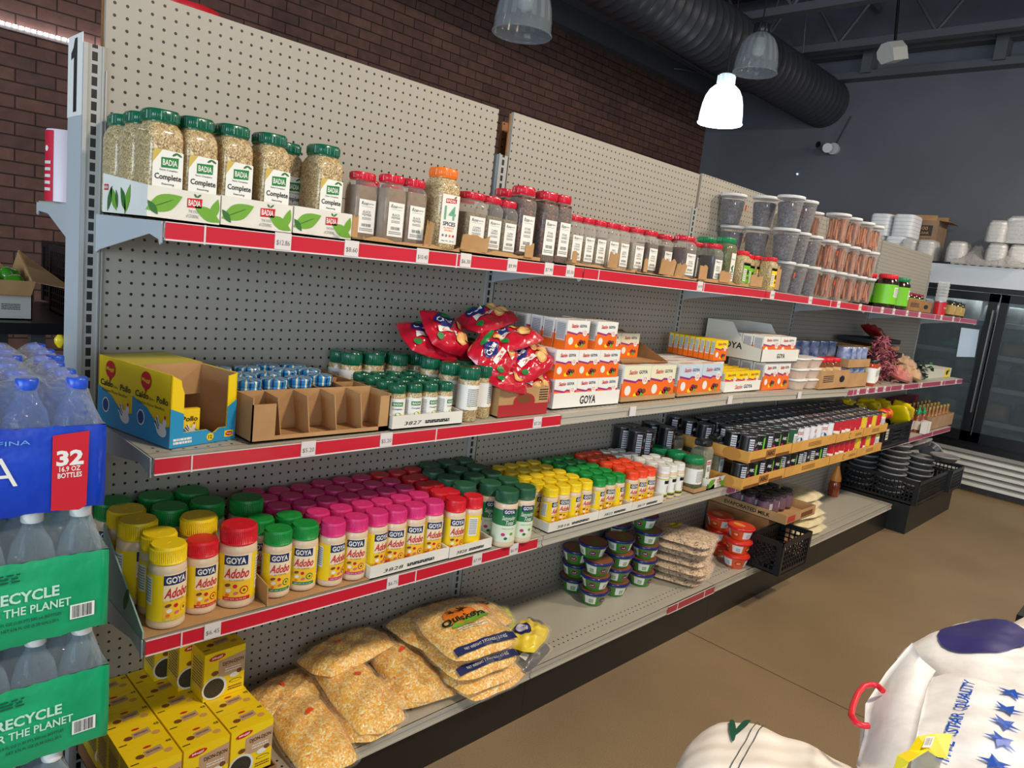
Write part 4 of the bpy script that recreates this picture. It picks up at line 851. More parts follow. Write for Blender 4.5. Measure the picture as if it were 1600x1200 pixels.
for p in pts:
    for _ in range(30):
        for q in done:
            dd = Vector((p.x-q.x, p.y-q.y)); 
            if dd.length < .067: dd.normalize(); p.x += dd.x*.012; p.y += dd.y*.012
    p.y = max(-.24, min(-.04, p.y)); p.x = max(.25, min(.538, p.x))
    if any((Vector((p.x-q.x, p.y-q.y))).length < .06 for q in done): continue
    done.append(p)
done.sort(key=lambda p: (-round((p.y+.04)/-.067), p.x)) 
rows = {}
for p in done: rows.setdefault(round((-.04-p.y)/.067), []).append(p)
nr = len(rows)
for ri, rk in enumerate(sorted(rows, reverse=True)):
    for ci, p in enumerate(sorted(rows[rk], key=lambda p: p.x)):
        put('striped', stripedlid, (p.x, p.y, on(2, p.x)+.005), random.uniform(0, 6), 'jar with blue striped lid, %s' % place_word(ri, ci, nr, 9), 'blue striped lid jars in the divided carton')
# small and medium green capped bottles
BS = roundspice(PLC['green'], .0235, .108, G_COMP); BM = roundspice(PLC['green'], .031, .152, G_COMP, 'plain', .23)
def low_white(txt, extra=None):
    def g(b, f, w, h):
        b.text(f, txt, -w*.22, h*.42, h*.26, BLACK, .0005, w*.24, 0, .15); b.lines(f, -w*.05, w*.3, h*.3, h*.55, 2, BLACK, .0005, .8, 5)
        if extra: b.text(f, extra, -w*.3, h*.4, h*.3, BLACK, .0005)
    return g
x0 = .575; o = open_box(.235, .28, .036, .05, CARDW, CARD, deco=low_white('3827'))(); o.location = (x0, -.372, on(2, x0)+.001); tag(o, 'low white tray marked 3827 under the small green capped bottles')
for r in range(4):
    for c in range(4):
        put('bs', BS, (x0+.031+.053*c, -.338+.054*r, on(2, x0)+.005), .25*c-.5, 'small green capped seasoning bottle, ' + place_word(r, c, 4, 4), 'small green capped bottles in the white tray')
mid = [(.855, -.335, 'frontmost, alone on the bare shelf edge'), (.925, -.315, 'second to the right, beside the red carton'), (.845, -.262, 'second row, left'), (.915, -.24, 'second row, right'), (.69, -.105, 'rear, above the small ones, third'), (.765, -.12, 'rear, above the small ones, fourth'), (.62, -.09, 'rear, above the small ones, second'), (.835, -.185, 'third row, left'), (.905, -.165, 'third row, right'), (.70, -.035, 'last row, second'), (.775, -.04, 'last row, third'), (.85, -.105, 'last row, fourth'), (.625, -.02, 'last row, first')]
for x, y, l in mid: put('bm', BM, (x, y, on(2, x)+.001), random.uniform(-.8, .8), 'medium green capped seasoning bottle, ' + l, 'medium green capped bottles')
o = None
# cookie packets in a heap over a small printed carton
def cookie_deco(q, s, w, d):
    q.disc(s, -w*.18, d*.12, w*.2, d*.17, mat('cookie_blue', (34, 44, 120), .35), .0, 16, .1); q.text(s, 'Cracker', -w*.18, d*.12, d*.13, WHITE, .0022, w*.34, 1.5, .25, .1); q.rect(s, -w*.36, w*.05, -d*.17, -d*.05, WHITE, .0003, 10); q.text(s, 'Coconut', -w*.15, -d*.11, d*.07, REDP, .002, w*.3, 1, .2, .1)
    CK = mat('cookie_tan', (206, 150, 80), .5)
    for x, y in ((.2, .12), (.3, -.1), (.12, -.22)): q.disc(s, w*x, d*y, d*.15, d*.14, CK, .0004, 14); q.disc(s, w*x, d*y, d*.11, d*.10, mat('cookie_light', (228, 184, 116), .5), .0008, 14)
    q.disc(s, -w*.38, -d*.3, w*.06, d*.08, GREENP, .0002, 10); q.disc(s, w*.05, d*.33, w*.3, d*.06, GREENP, .0002, 14)
CKM = mat('cookie_wrap_red', (200, 22, 48), .22, coat=.5); CKS = [bag(.20, .14, .055, CKM, 'cookie_packet', 'packet', s, .007, deco=cookie_deco, e=3.4) for s in range(3)]
ck = [(690, 515, -.17, .5, .25, .2, 'top left of the heap, green edge showing'), (760, 497, -.15, -.2, -.25, .1, 'at the very top of the heap'), (768, 548, -.27, .25, -.35, .5, 'in front, blue label facing out'), (800, 530, -.25, -.35, -.2, .1, 'right side near the top'), (665, 530, -.15, .2, .2, .0, 'far left of the heap, lower'), (820, 560, -.28, .1, -.3, .2, 'right edge of the heap'), (815, 590, -.28, .6, .1, -.2, 'lowest right, touching the orange boxes'), (780, 590, -.30, .0, .2, .2, 'lowest, lying in the small carton'), (720, 550, -.14, .3, 0, 0, 'buried in the middle of the heap')]
for i, (u, v, y, tx, ty, rz, l) in enumerate(ck):
    p = at(u, v, 'y', y); put('ck%d' % (i % 3), CKS[i % 3], (p.x, y, p.z-.022), rz, 'glossy red cookie packet, ' + l, 'red cookie packets heap', (tx+.35, ty))
def carton_deco(b, f, w, h):
    b.rect(f, -w*.5, w*.5, 0, h*.42, mat('carton_red', (168, 36, 40), .6), .0003); b.disc(f, 0, h*.5, w*.22, h*.32, mat('carton_red'), .0006, 14); b.disc(f, 0, h*.6, w*.15, h*.16, BROWNP, .0009, 14); b.lines(f, w*.3, w*.48, h*.5, h*.95, 5, BLACK, .0005)
x0 = .962; o = open_box(.215, .19, .085, .085, CARD, CARD, deco=carton_deco)(); o.location = (x0, -.355, on(2, x0)+.001); tag(o, 'small brown carton with red strawberry print under the cookie packets')
for i, (x, y, l) in enumerate(((.975, -.225, 'rear left'), (.975, -.155, 'rearmost left'), (.975, -.085, 'at the back panel'))): put('bm', BM, (x-.005, y+.06, on(2, x)+.001), 0, 'medium green capped bottle hidden right under the red packets, '+l, 'medium green capped bottles')
# orange and white sazon cartons
def saz(w, h, d, kind, cols=1, name='seasoning_carton'):
    """one carton; kind sets the colours"""
    top = {'o': WHITE, 'y': YEL, 'p': mat('carton_pale', (236, 232, 200), .45), 'b': mat('carton_sky', (200, 216, 230), .45)}[kind]
    def f():
        b = MB(); b.box(-w/2, w/2, 0, d, 0, h, WHITE if kind != 'y' else YEL)
        fr = flat((0, -.0004, 0)); b.poly(fr, [(-w/2, 0), (w/2, 0), (w/2, h*.52), (w*.05, h*.56), (-w*.05, h*.50), (-w/2, h*.58)], ORANGE, .0002); b.poly(fr, [(-w/2, h*.58), (-w*.05, h*.50), (w*.05, h*.56), (w/2, h*.52), (w/2, h*.57), (w*.05, h*.62), (-w*.05, h*.56), (-w/2, h*.64)], PURP, .0004)
        if top is not WHITE: b.poly(fr, [(-w/2, h*.64), (-w*.05, h*.56), (w*.05, h*.62), (w/2, h*.57), (w/2, h), (-w/2, h)], top, .0001)
        b.text(fr, 'Sazón', -w*.17, h*.82, h*.13, REDP, .0008, w*.30, 1, .15); b.text(fr, 'GOYA', w*.2, h*.82, h*.10, NAVY, .0008, w*.32, 1)
        b.disc(fr, w*.3, h*.6, w*.11, w*.11, WHITE, .0009, 14); b.text(fr, '12', w*.3, h*.6, w*.10, ORANGE, .0012, None, 1); b.disc(fr, -w*.3, h*.3, w*.11, w*.11, WHITE, .0006, 14)
        for x, y, m_ in ((.1, .2, REDP), (.22, .17, LEAF), (.3, .26, BROWNP), (0, .15, YEL), (.16, .28, mat('onion_violet', (120, 40, 90), .5))): b.disc(fr, w*x, h*y, w*.09, h*.07, m_, .0008, 10)
        s = flat((-w/2-.0004, d/2, 0), (0, -1, 0)); b.rect(s, -d/2, d/2, 0, h*.5, ORANGE, .0002); b.rect(s, -d*.4, d*.4, h*.3, h*.92, mat('fact_grey', (206, 206, 206), .5), .0004); b.lines(s, -d*.35, d*.35, h*.35, h*.88, 10, GREYP, .0007)
        s = flat((0, 0, h+.0004), (1, 0, 0), (0, 1, 0)); b.lines(s, -w*.3, w*.3, d*.3, d*.6, 2, ORANGE if kind != 'y' else REDP, .0003)
        o = b.build(name); tag(o, None, 'carton'); return o
    return f
S1 = saz(.112, .095, .05, 'o'); z0 = on(2, 1.4)
o = open_box(.352, .30, .052, .052, WHITE, WHITE, deco=lambda b, f, w, h: b.text(f, 'GOYA', 0, h*.5, h*.55, BLACK, .0005, w*.24, 1))(); o.location = (1.226, -.335, z0+.001); tag(o, 'white tray with a black four letter maker name under the orange cartons')
for lv in range(3):
    for r in range(3):
        for c in range(3 if lv < 2 else 2):
            if lv == 0 and r > 0: continue
            x = 1.288+.113*c if lv < 2 else 1.325+.15*c
            if lv == 2: x = (1.315, 1.47)[c]
            zz = z0+.005+(.0955*lv if lv else 0)
            put('s1', S1, (x-(.01 if lv == 1 else 0), -.328+.055*r, zz), 0, 'white and orange seasoning carton, %s layer, %s' % (('bottom', 'middle', 'top')[lv], place_word(r, c, 3, 3)), 'white and orange cartons stacked three high')
# filler rows seen from the left side of the stack
for lv in range(1, 3):
    for r in range(3, 5): put('s1', S1, (1.278+.01*lv, -.328+.055*r, z0+.005+.0955*lv), 0, 'white and orange seasoning carton, %s layer, leftmost of the %s row back' % (('bottom', 'middle', 'top')[lv], ORD[r+1]), 'white and orange cartons stacked three high')
for r in range(1, 5):
    for c in range(3): put('s1', S1, (1.288+.113*c, -.328+.055*r, z0+.005), 0, 'white and orange seasoning carton, bottom layer, ' + place_word(r, c, 6, 3), 'white and orange cartons stacked three high')
S2 = saz(.168, .128, .06, 'p'); x0 = 1.592
o = open_box(.355, .29, .02, .128, CARD, CARD)(); o.location = (x0, -.335, on(2, x0)+.001); tag(o, 'low cut brown tray holding the tall garlic print cartons')
for r in range(4):
    for c in range(2): put('s2', S2, (x0+.092+.17*c, -.328+.066*r, on(2, x0)+.005), 0, 'tall white and orange carton with onion picture, ' + place_word(r, c, 4, 2), 'tall onion print cartons')
# slope sided display on top of them, with pale cartons
o = open_box(.30, .24, .008, .10, CARDD, CARD)(); o.location = (x0+.04, -.29, on(2, x0)+.136); tag(o, 'brown slope sided display box on top of the tall cartons')
S3 = saz(.12, .095, .05, 'p')
for c in range(2): put('s3', S3, (x0+.105+.122*c, -.18, on(2, x0)+.140), 0, 'pale yellow and orange carton in the slope sided box, %s' % ('left', 'right')[c], 'pale cartons in the slope sided box')
S4 = saz(.165, .125, .06, 'b'); x0 = 1.965
o = open_box(.35, .29, .015, .12, CARD, CARD)(); o.location = (x0, -.335, on(2, x0)+.001); tag(o, 'low cut brown tray holding the pale blue topped cartons')
for r in range(4):
    for c in range(2): put('s4', S4, (x0+.09+.168*c, -.328+.066*r, on(2, x0)+.005), 0, 'pale blue topped orange carton, ' + place_word(r, c, 4, 2), 'pale blue topped cartons')
# yellow cartons
S5 = saz(.105, .088, .022, 'y'); z0 = on(2, 2.35)
for r in range(9): put('s5', S5, (2.345, -.285+.026*r, z0+.135), 0, 'thin yellow carton in the raised row, %s from the front' % ORD[r+1], 'raised row of yellow cartons')
o = open_box(.33, .26, .048, .048, WHITE, WHITE, deco=lambda b, f, w, h: (b.text(f, 'Sazón', -w*.12, h*.5, h*.4, REDP, .0005, w*.2, .5, .2), b.text(f, 'GOYA', w*.14, h*.5, h*.36, NAVY, .0005, w*.24, 1)))(); o.location = (2.335, -.335, z0+.001); tag(o, 'low white tray with red and blue lettering under the yellow cartons')
for lv in range(1):
    for r in range(4):
        for c in range(3): put('s5', S5, (2.39+.108*c, -.328+.055*r, z0+.005), 0, 'yellow carton in the low white tray, ' + place_word(r, c, 4, 3), 'yellow cartons in the low white tray')
o = open_box(.10, .2, .128, .128, CARDW, CARDW)(); o.location = (2.298, -.28, z0+.001); tag(o, 'white box supporting the raised yellow cartons')
# grey white slope sided display with cartons
x0 = 2.69; z0 = on(2, x0); S6 = saz(.135, .13, .06, 'o')
for r in range(3):
    for c in range(2): put('s6', S6, (x0+.10+.14*c, -.32+.065*r, z0+.001), 0, 'white and orange upright carton under the raised display, ' + place_word(r, c, 3, 2), 'upright cartons under the display')
DS = thing('display_box', 'large pale grey slope sided display box raised on orange cartons', 'box', (x0-.05, -.33, z0+.135))
b = MB(); w, d = .40, .30; GW = mat('display_grey_white', (214, 212, 204), .5)
b.box(0, w, 0, d, 0, .003, GW); b.box(0, w, 0, .003, 0, .06, WHITE)
for xa in (0, w-.003):
    P = [(0, 0), (d, 0), (d, .165), (d*.55, .165), (.10, .075), (0, .06)]; n = len(P); V = [(xa, y, z) for y, z in P]+[(xa+.003, y, z) for y, z in P]; b.add(V, [tuple(range(n)), tuple(range(n, 2*n))[::-1]]+[(i, (i+1) % n, n+(i+1) % n, n+i) for i in range(n)], GW)
b.box(0, w, d-.003, d, 0, .165, GW); b.build('box_body', DS)
b = MB(); b.text(flat((w/2, -.0006, .03)), 'GOYA', 0, 0, .022, BLACK, .0004, .085, 1); b.text(flat((-.0006, .16, .06), (0, -1, 0)), 'GOYA', 0, 0, .03, BLACK, .0004, .12, 1); b.build('box_print', DS)
for r in range(4):
    for c in range(2): put('s2b', saz(.17, .095, .05, 'o'), (x0+.055+.176*c, -.32+.055*r, z0+.14+.02), 0, 'white and orange carton inside the grey display box, ' + place_word(r, c, 4, 2), 'cartons inside the grey display box')
# stacked clam shells, red lidded jars, cans in cartons
x0 = at(1229, 600, 'y', -.3).x; z0 = on(2, x0)
def clam():
    t = thing('food_container', None, 'container'); b = MB(); b.loft([(0, .06, .05, 5), (.045, .072, .062, 5)], film('clam_body', (250, 240, 230), .3, .15), 24); b.build('tub_body', t)
    b = MB(); b.loft([(.045, .075, .065, 5), (.05, .075, .065, 5), (.053, .06, .05, 5)], film('clam_lid', (250, 248, 240), .6, .2), 24); b.build('lid', t); g = MB(); g.loft([(.004, .055, .045, 5), (.038, .065, .055, 5)], grain('nut_mix', [(200, 150, 110), (226, 180, 140), (180, 128, 90)], 120, .6, 0, .5), 20); g.build('tub_contents', t); return t
for lv in range(3):
    for c in range(2): put('clam', clam, (x0+.07+.16*c, -.29, z0+.001+.054*lv), 0, 'clear container of nuts, %s of its stack, %s stack' % (('bottom', 'middle', 'top')[lv], ('left', 'right')[c]), 'clear containers of nuts')
x1 = at(1262, 600, 'y', -.3).x
def cardbox(key, w, d, h, loc, label, m=CARD, deco=None): o = open_box(w, d, h, h, m, m, deco=deco)(); o.location = loc; tag(o, label); return o
cardbox('', .40, .22, .10, (x1, -.36, on(2, x1)), 'brown cardboard box holding red lidded jars', CARD, boxmarks)
pj = saucejar(PLC['ared'], mat('label_beige', (216, 180, 120), .5), .05, .155, (120, 60, 30))
for i in range(3): put('pbj', pj, (x1+.075+.115*i, -.29, on(2, x1)+.004), .2, 'large red lidded jar in the brown box, %s from the left' % ORD[i+1], 'large red lidded jars in the brown box')
def silvercan():
    t = thing('food_can', None, 'can'); b = MB(); m_ = mottled('can_sky_print', (70, 96, 160), (206, 214, 232), 14, .25, coat=.4); b.loft([(0, .038, .038), (.002, .039, .039), (.108, .039, .039)], m_, 24); b.disc(cyl(.039, 0, .3), 0, .06, .016, .018, WHITE, .001); b.disc(cyl(.039, 0, .3), 0, .06, .01, .012, REDP, .0015); b.build('can_body', t)
    b = MB(); b.loft([(.106, .0395, .0395), (.111, .0395, .0395), (.1105, .036, .036), (.109, .035, .035)], mat('tin_bright', (200, 200, 205), .25, .9), 24); b.build('can_rim', t); return t
x2 = at(1246, 560, 'y', -.16).x; x3 = at(1316, 600, 'y', -.33).x
cardbox('', x3+.02-x2, .22, .115, (x2, -.26+.12, on(2, x2)), 'long brown box behind the red lidded jars, carrying silver cans', CARDD)
for i in range(5):
    put('scan', silvercan, (x2+.06+.13*i, -.10, on(2, x2)+.12), .5*i, 'silver and blue can in the raised back row, %s from the left' % ORD[i+1], 'silver and blue cans')
x3 -= .02
cardbox('', .34, .13, .085, (x3, -.35, on(2, x3)), 'brown box in front with one silver can showing', CARD)
cardbox('', .34, .13, .05, (x3, -.35, on(2, x3)+.115), 'upper brown tray of the two tray stack, with silver cans', CARD)
for lv in range(2):
    for i in range(4): put('scan', silvercan, (x3+.045+.083*i, -.30, on(2, x3)+.004+.115*lv), .2+.4*i, 'silver and blue can in the %s front tray, %s from the left' % (('lower', 'upper')[lv], ORD[i+1]), 'silver and blue cans')
# oil, seasoning bottles
x4 = at(1351, 600, 'y', -.33).x
b1 = saucejar(PLC['mid'], LG, .04, .21, (30, 60, 24)); put('gbot', b1, (x4, -.25, on(2, x4)), 0, 'green capped bottle with green and yellow label right of the cans')
b2 = saucejar(PLC['black'], WHITE, .036, .155, (180, 60, 20))
for i in range(3): put('rbot', b2, (x4+.06+.085*i, -.33+.02*i, on(2, x4)), .2, 'bottle of orange red sauce, %s from the left' % ORD[i+1], 'orange red sauce bottles')
# dark trays stacked, dried chillies in nets, clear bags
x5 = at(1330, 560, 'y', -.12).x
for i in range(5):
    o = open_box(.72-.03*i, .2, .03, .03, mat('tray_black', (26, 24, 30), .4) if i % 2 == 0 else CARDD, CARDD)(); o.location = (x5-.1+.03*(i % 3), -.235, on(2, x5)+.06+.045*i); tag(o, 'flat dark carton in the leaning stack, %s from the bottom' % ORD[i+1], 'carton', 'flat dark cartons stacked at the back')
cardbox('', .6, .2, .058, (x5-.06, -.235, on(2, x5)), 'brown box under the stack of flat dark cartons', CARDD)
put('redbag', bag(.24, .14, .06, mat('bag_dark_red', (150, 20, 34), .25, coat=.5), 'spice_bag', 'bag', 4, .012), (x5+.25, -.14, on(2, x5)+.285), 0, 'shiny dark red bag lying on top of the flat cartons', None, (.2, .3))
def chilli():
    t = thing('dried_chilli_bundle', None, 'dried chillies'); R = random.Random(3); b = MB(); ms = [mat('chilli_a', (150, 70, 84), .5, coat=.2), mat('chilli_b', (112, 44, 60), .5, coat=.2), mat('chilli_c', (172, 96, 106), .5)]
    for i in range(130):
        z = R.uniform(.01, .28); q = .11*(1-z/.34)**.5; a = R.uniform(0, 6.28); c = Vector((R.uniform(-1, 1)*q, R.uniform(-1, 1)*q*.6-.0, z)); t_ = Vector((R.uniform(-1, 1), R.uniform(-1, 1), R.uniform(-.7, .7))).normalized()*.03
        b.tube([c-t_, c+Vector((R.uniform(-.01, .01), R.uniform(-.01, .01), .008)), c+t_], [.004, .006, .003], ms[i % 3], 6)
    tag(b.build('chillies', t), kind='stuff'); return t
for i, (u, l) in enumerate(((1371, 'left, nearest the sauce bottles'), (1384, 'right, leaning on the clear bags'))):
    x = at(u, 560, 'y', -.27).x; put('chilli', chilli, (x, -.27, on(2, x)), i*1.3, 'tall heap of dried purple red twisted chillies, ' + l, None, None, 1.0 if i == 0 else .8)
CB = film('clear_bag', (244, 226, 206), .10, .08, .9, 30, edge=.4)
for i, (u, v, c, l) in enumerate(((1398, 590, (190, 40, 40), 'red contents'), (1414, 594, (196, 150, 96), 'tan contents'), (1404, 575, (180, 140, 100), 'brown contents, upper'))):
    p = at(u, v, 'y', -.29+.08*(i == 2)); put('cb%d' % i, bag(.22, .17, .09, mat('bagfill%d' % i, c, .5), 'food_bag', 'bag', i+8, .014, cover=CB), (p.x, p.y, on(2, p.x)+.02+.06*(i == 2)), .3*i, 'clear crumpled bag with %s by the chillies' % l, None, (.3, .1))
p = at(1432, 585, 'y', -.27)
def leafy():
    t = thing('dried_leaf_bag', None, 'bag'); R = random.Random(9); b = MB(); ms = [mat('leaf_dark', (30, 40, 34), .5), mat('leaf_green', (24, 90, 50), .45)]
    for i in range(70):
        c = Vector((R.uniform(-.14, .14), R.uniform(-.07, .07), R.uniform(.01, .12))); a = R.uniform(0, 6.28); n_ = Vector((math.cos(a), math.sin(a), R.uniform(-.5, .8))).normalized()*.03; s_ = n_.cross(Vector((R.uniform(-1, 1), R.uniform(-1, 1), 1))).normalized()*.012
        b.add([c-n_, c+s_, c+n_, c-s_+Vector((0, 0, .004))], [(0, 1, 2), (0, 2, 3)], ms[1 if c.x > .06 else 0])
    tag(b.build('leaves', t), kind='stuff'); return t
put('leafy', leafy, (p.x, -.27, on(2, p.x)), 0, 'heap of dark green dried leaves in thin plastic')
p0 = at(1446, 590, 'y', -.3); p1 = at(1484, 590, 'y', -.3); o = MB(); o.box(0, p1.x-p0.x, 0, .16, 0, .07, mat('carton_offwhite', (206, 204, 190), .5)); f = flat(((p1.x-p0.x)*.84, -.0006, 0)); o.rect(f, -.06, .06, .0, .07, YEL, .0002); o.disc(f, -.01, .035, .03, .02, BLACK, .0005, 9); o.disc(f, .03, .05, .02, .012, GREENP, .0005, 9)
o = o.build('tea_carton', None, (p0.x, -.3, on(2, p0.x)), 0); tag(o, 'long off white carton with a yellow end near the shelf end', 'carton')
# ================================================================ third shelf: seasoning jars in blocks
GJ = dict(zip(('yellow', 'red', 'green', 'pink', 'orange'), ('yellow', 'ared', 'ygreen', 'pink', 'aorange')))
BANDC = {'yellow': mat('band_yellow', (226, 190, 20), .4), 'red': REDP, 'green': mat('band_green', (20, 130, 90), .4), 'pink': PINKP, 'orange': ORANGE}
def AD(col, r=.034, h=.162, rot=0):
    return 'ad_%s_%g_%g' % (col, h, rot), adobo(PLC[GJ[col]], BANDC[col], r, h, 'adobo', rot)
def pj(col, x, y, label, r=.0322, h=.162, rot=0, rz=0, group=None, z=0):
    k, b = AD(col, r, h); put(k, b, (x, y, on(3, x)+.0015+z), rz, label, group)
def capxy(u, v, h, k=3, sx=.5): p = at(u, v, 'z', sz(k, sx)+h); return p.x, p.y
F = 'seasoning jar, '
for u, v, col, r, h, rz, l in (
  (255, 846, 'yellow', .038, .178, .75, 'frontmost at the left end of the third shelf'), (257, 824, 'yellow', .038, .178, .9, 'just behind the frontmost yellow one'),
  (319, 843, 'red', .035, .164, .55, 'small, between the yellow and the large red one'), (373, 817, 'red', .042, .187, .12, 'large, left of the small green ones'),
  (434, 825, 'green', .034, .162, .35, 'left of the two in front'), (474, 819, 'green', .034, .162, .1, 'right of the two in front'), (407, 812, 'green', .034, .162, .2, 'second row, left'), (443, 802, 'green', .034, .162, .2, 'second row, right'),
  (203, 808, 'yellow', .042, .187, .9, 'large, left of the frontmost ones'), (192, 788, 'yellow', .042, .187, .9, 'large, behind at the left end'), (298, 806, 'yellow', .042, .187, .8, 'large, behind the small red one'),
  (253, 788, 'green', .042, .187, .2, 'large, third row at the left'), (324, 784, 'green', .042, .187, .2, 'large, behind the large red one'), (165, 768, 'green', .042, .187, .2, 'large, rearmost at the left end'), (222, 770, 'green', .042, .187, .2, 'large, rearmost, second from the left'), (290, 766, 'green', .042, .187, .2, 'large, rearmost, third from the left'), (417, 780, 'green', .042, .187, .2, 'large, behind the small green ones')):
    x, y = capxy(u, v, h); pj(col, x, min(y, -.045), '%s capped %s%s' % (col, F, l), r, h, 0, rz-.72, 'loose seasoning jars at the left end')
# block of pink capped, then red capped, then dark green capped
X0, Y0 = .447, -.318
xs0, ys0 = capxy(519, 816, .162, 3, .5)
for r in range(5):
    for c in range(8):
        col = 'pink' if c < 6 - (1 if r > 3 else 0) else 'red'
        if r > 0 and c == 7 and r > 4: continue
        x = xs0+.0665*c; y = -.318+.0665*r
        if c < 2 and r == 0: y -= .012
        l = place_word(r, c if c < 6 else c-6, 5, 8)
        pj(col, x, y, '%s capped seasoning jar in the tight block, %s' % (col, l), rz=random.Random(r*9+c).uniform(-.6, -.35)+(.35 if c in (0, 2) and r == 0 else 0)+(1.6 if c == 7 and r == 0 else 0), group='block of %s capped seasoning jars' % col, z=.004 if c > 1 else 0)
for r in range(1, 5): pj('pink', xs0-.068, -.30+.0665*r if r > 1 else -.20, 'pink capped seasoning jar at the left edge of the block, %s' % place_word(r, 0, 5, 1).split(',')[0], group='block of pink capped seasoning jars') if r > 1 else None
tb = adobo(PLC['forest'], GREENP, .037, .175, 'total')
for r in range(5):
    for c in range(3):
        if r == 0 and c == 0: continue
        x, y = capxy(777, 758, .175, 3, 1.0); x = x-.078+.077*c; y = -.322+.070*r
        put('total', tb, (x, y, on(3, x)+.0015), .1*c-.6, 'dark green capped seasoning bottle, ' + place_word(r, c if r else c-1, 5, 3), 'dark green capped seasoning bottles')
# trays at the front
def pr(x0, x1, label, txt, h=.038, yf=-.366, d=.3, hb=.03, m=CARDW, seed=0, extra=None, k=3):
    o = open_box(x1-x0, d, h, hb, m, CARD, deco=low_white(txt, extra) if txt else None, rough=.004 if seed else 0, seed=seed)(); o.location = (x0, yf, on(k, x0)+.0005); tag(o, label, None, 'low trays on the third shelf')
pr(xs0+.098, xs0+.365, 'low white tray in front of the four rightmost pink capped jars', '3828', .036)
pr(xs0+.368, .99, 'low white tray with brown inside, under the red capped jars', '3828', .034, hb=.05)
o = MB(); V = [(0, 0, 0), (0, .24, 0), (0, 0, .05), (0, .24, .10)]; 
b = MB(); b.hexa([(-.003, 0, 0), (0, 0, 0), (-.003, .26, 0), (0, .26, 0), (-.003, -.0, .015), (0, 0, .015), (-.003, .26, .16), (0, .26, .16)], mat('tray_teal_print', (150, 176, 168), .6)); b.disc(flat((-.0034, .1, .045), (0, -1, 0)), 0, 0, .03, .012, DLEAF, 0, 14, 1.1); b.box(0, .265, 0, .3, 0, .0025, CARD)
tag(b.build('cardboard_tray', None, (.002, -.366, on(3, 0)+.0)), 'worn teal and brown tray under the leftmost yellow and red capped jars', 'box', 'low trays on the third shelf')
b = MB(); b.hexa([(-.002, 0, 0), (.001, 0, 0), (-.002, .15, 0), (.001, .15, 0), (-.004, 0, .052), (-.001, 0, .052), (-.002, .15, .07), (.001, .15, .07)], CARD); b.box(0, .29, .0, .28, 0, .0015, CARD)
tag(b.build('cardboard_tray', None, (.272, -.366, on(3, .27)+.0)), 'brown tray edge standing left of the two small green capped jars', 'box', 'low trays on the third shelf')
# section two: yellow, green, orange, white capped blocks
rS, hS = .0278, .137
def blk(col, x0, cols, rows, tr, u=None):
    for r in range(rows):
        for c in range(cols):
            x = x0+.0605*c; y = -.322+.062*r; z = on(3, x)+.004
            k = 'ads_'+col
            bb = adobo(PLC[GJ[col]], BANDC[col], rS, hS)
            rz = random.Random(r*5+c).uniform(-.5, .2) if col != 'orange' else -.35
            put(k, bb, (x, y, z), rz, '%s capped small seasoning jar, %s' % (col, place_word(r, c, rows, cols)), 'block of small %s capped jars' % col)
blk('yellow', 1.287, 4, 5, 0); blk('green', 1.531, 3, 5, 0); blk('orange', 1.738, 3, 5, 0)
pr(1.248, 1.512, 'low white tray in front of the small yellow capped jars', '3816', .034); pr(1.514, 1.715, 'low white tray in front of the small green capped jars', '3822', .034); pr(1.717, 1.925, 'low white tray in front of the small orange capped jars', '3817', .034)
f = flat((1.2476, -.22, .665), (0, -1, 0)); q = MB(); q.text(f, 'ser bueno', 0, 0, .014, BLACK, .0003, .075); 
o = q.build('tray_lettering'); o.parent = [x for x in bpy.data.objects if x.get('label') == 'low white tray in front of the small yellow capped jars'][0]; o.location = -o.parent.location
wb = adobo(PLC['white'], GREYP, .026, .137, 'plain')
for r in range(5):
    for c in range(3):
        x = 1.965+.056*c; put('whitecap', wb, (x, -.325+.06*r, on(3, x)+.002), .2, 'white capped bottle with black and lime label, ' + place_word(r, c, 5, 3), 'white capped spice bottles')
hb1 = roundspice(PLC['mid'], .042, .142, G_HERB, 'plain', .18); hb2 = roundspice(PLC['mid'], .026, .12, G_HERB, 'plain', .2)
for i, (u, v, y, k) in enumerate(((1080, 710, -.30, 1), (1056, 712, -.24, 1), (1030, 690, -.14, 1), (1022, 700, -.06, 1), (1060, 690, -.08, 1), (1097, 716, -.315, 2))):
    x = at(u, v, 'y', y).x; put('hb%d' % k, hb1 if k == 1 else hb2, (x, y, on(3, x)+.001), .2*i, 'green capped jar of dried herbs on the third shelf, ' + ['front, wide, white label', 'second wide one, just behind', 'third, in the shade', 'rearmost', 'behind the front one', 'small, at the right front'][i], 'green capped herb jars on the third shelf')
def lab_tall(q, f, w, h):
    q.rect(f, -w*.22, w*.22, h*.05, h*.6, WHITE); q.rect(f, -w*.18, w*.18, h*.5, h*.57, REDP, .0004); q.text(f, 'BADIA', 0, h*.535, h*.03, WHITE, .0007, w*.3, 1); q.text(f, 'OREGANO', 0, h*.4, h*.11, BLACK, .0006, w*.28); q.disc(f, 0, h*.2, .008, .004, DLEAF, .0006, 8, 1); q.disc(f, 0, h*.14, .01, .004, DLEAF, .0006, 8, 2)
tj = sqjar('herb_jar', 'jar', .078, .078, .205, PLC['black'], G_HERB, .8, lab_tall)
for i, (u, v, y) in enumerate(((1106, 686, -.30), (1127, 688, -.30), (1085, 678, -.14), (1062, 675, -.08), (1040, 668, -.04))):
    x = at(u, v, 'y', y).x; put('tallblack', tj, (x, y, on(3, x)+.003), 0, 'tall black capped herb jar, ' + ['front left', 'front right, beside the can cartons', 'second row', 'third row', 'rearmost, in the dark'][i], 'tall black capped herb jars')
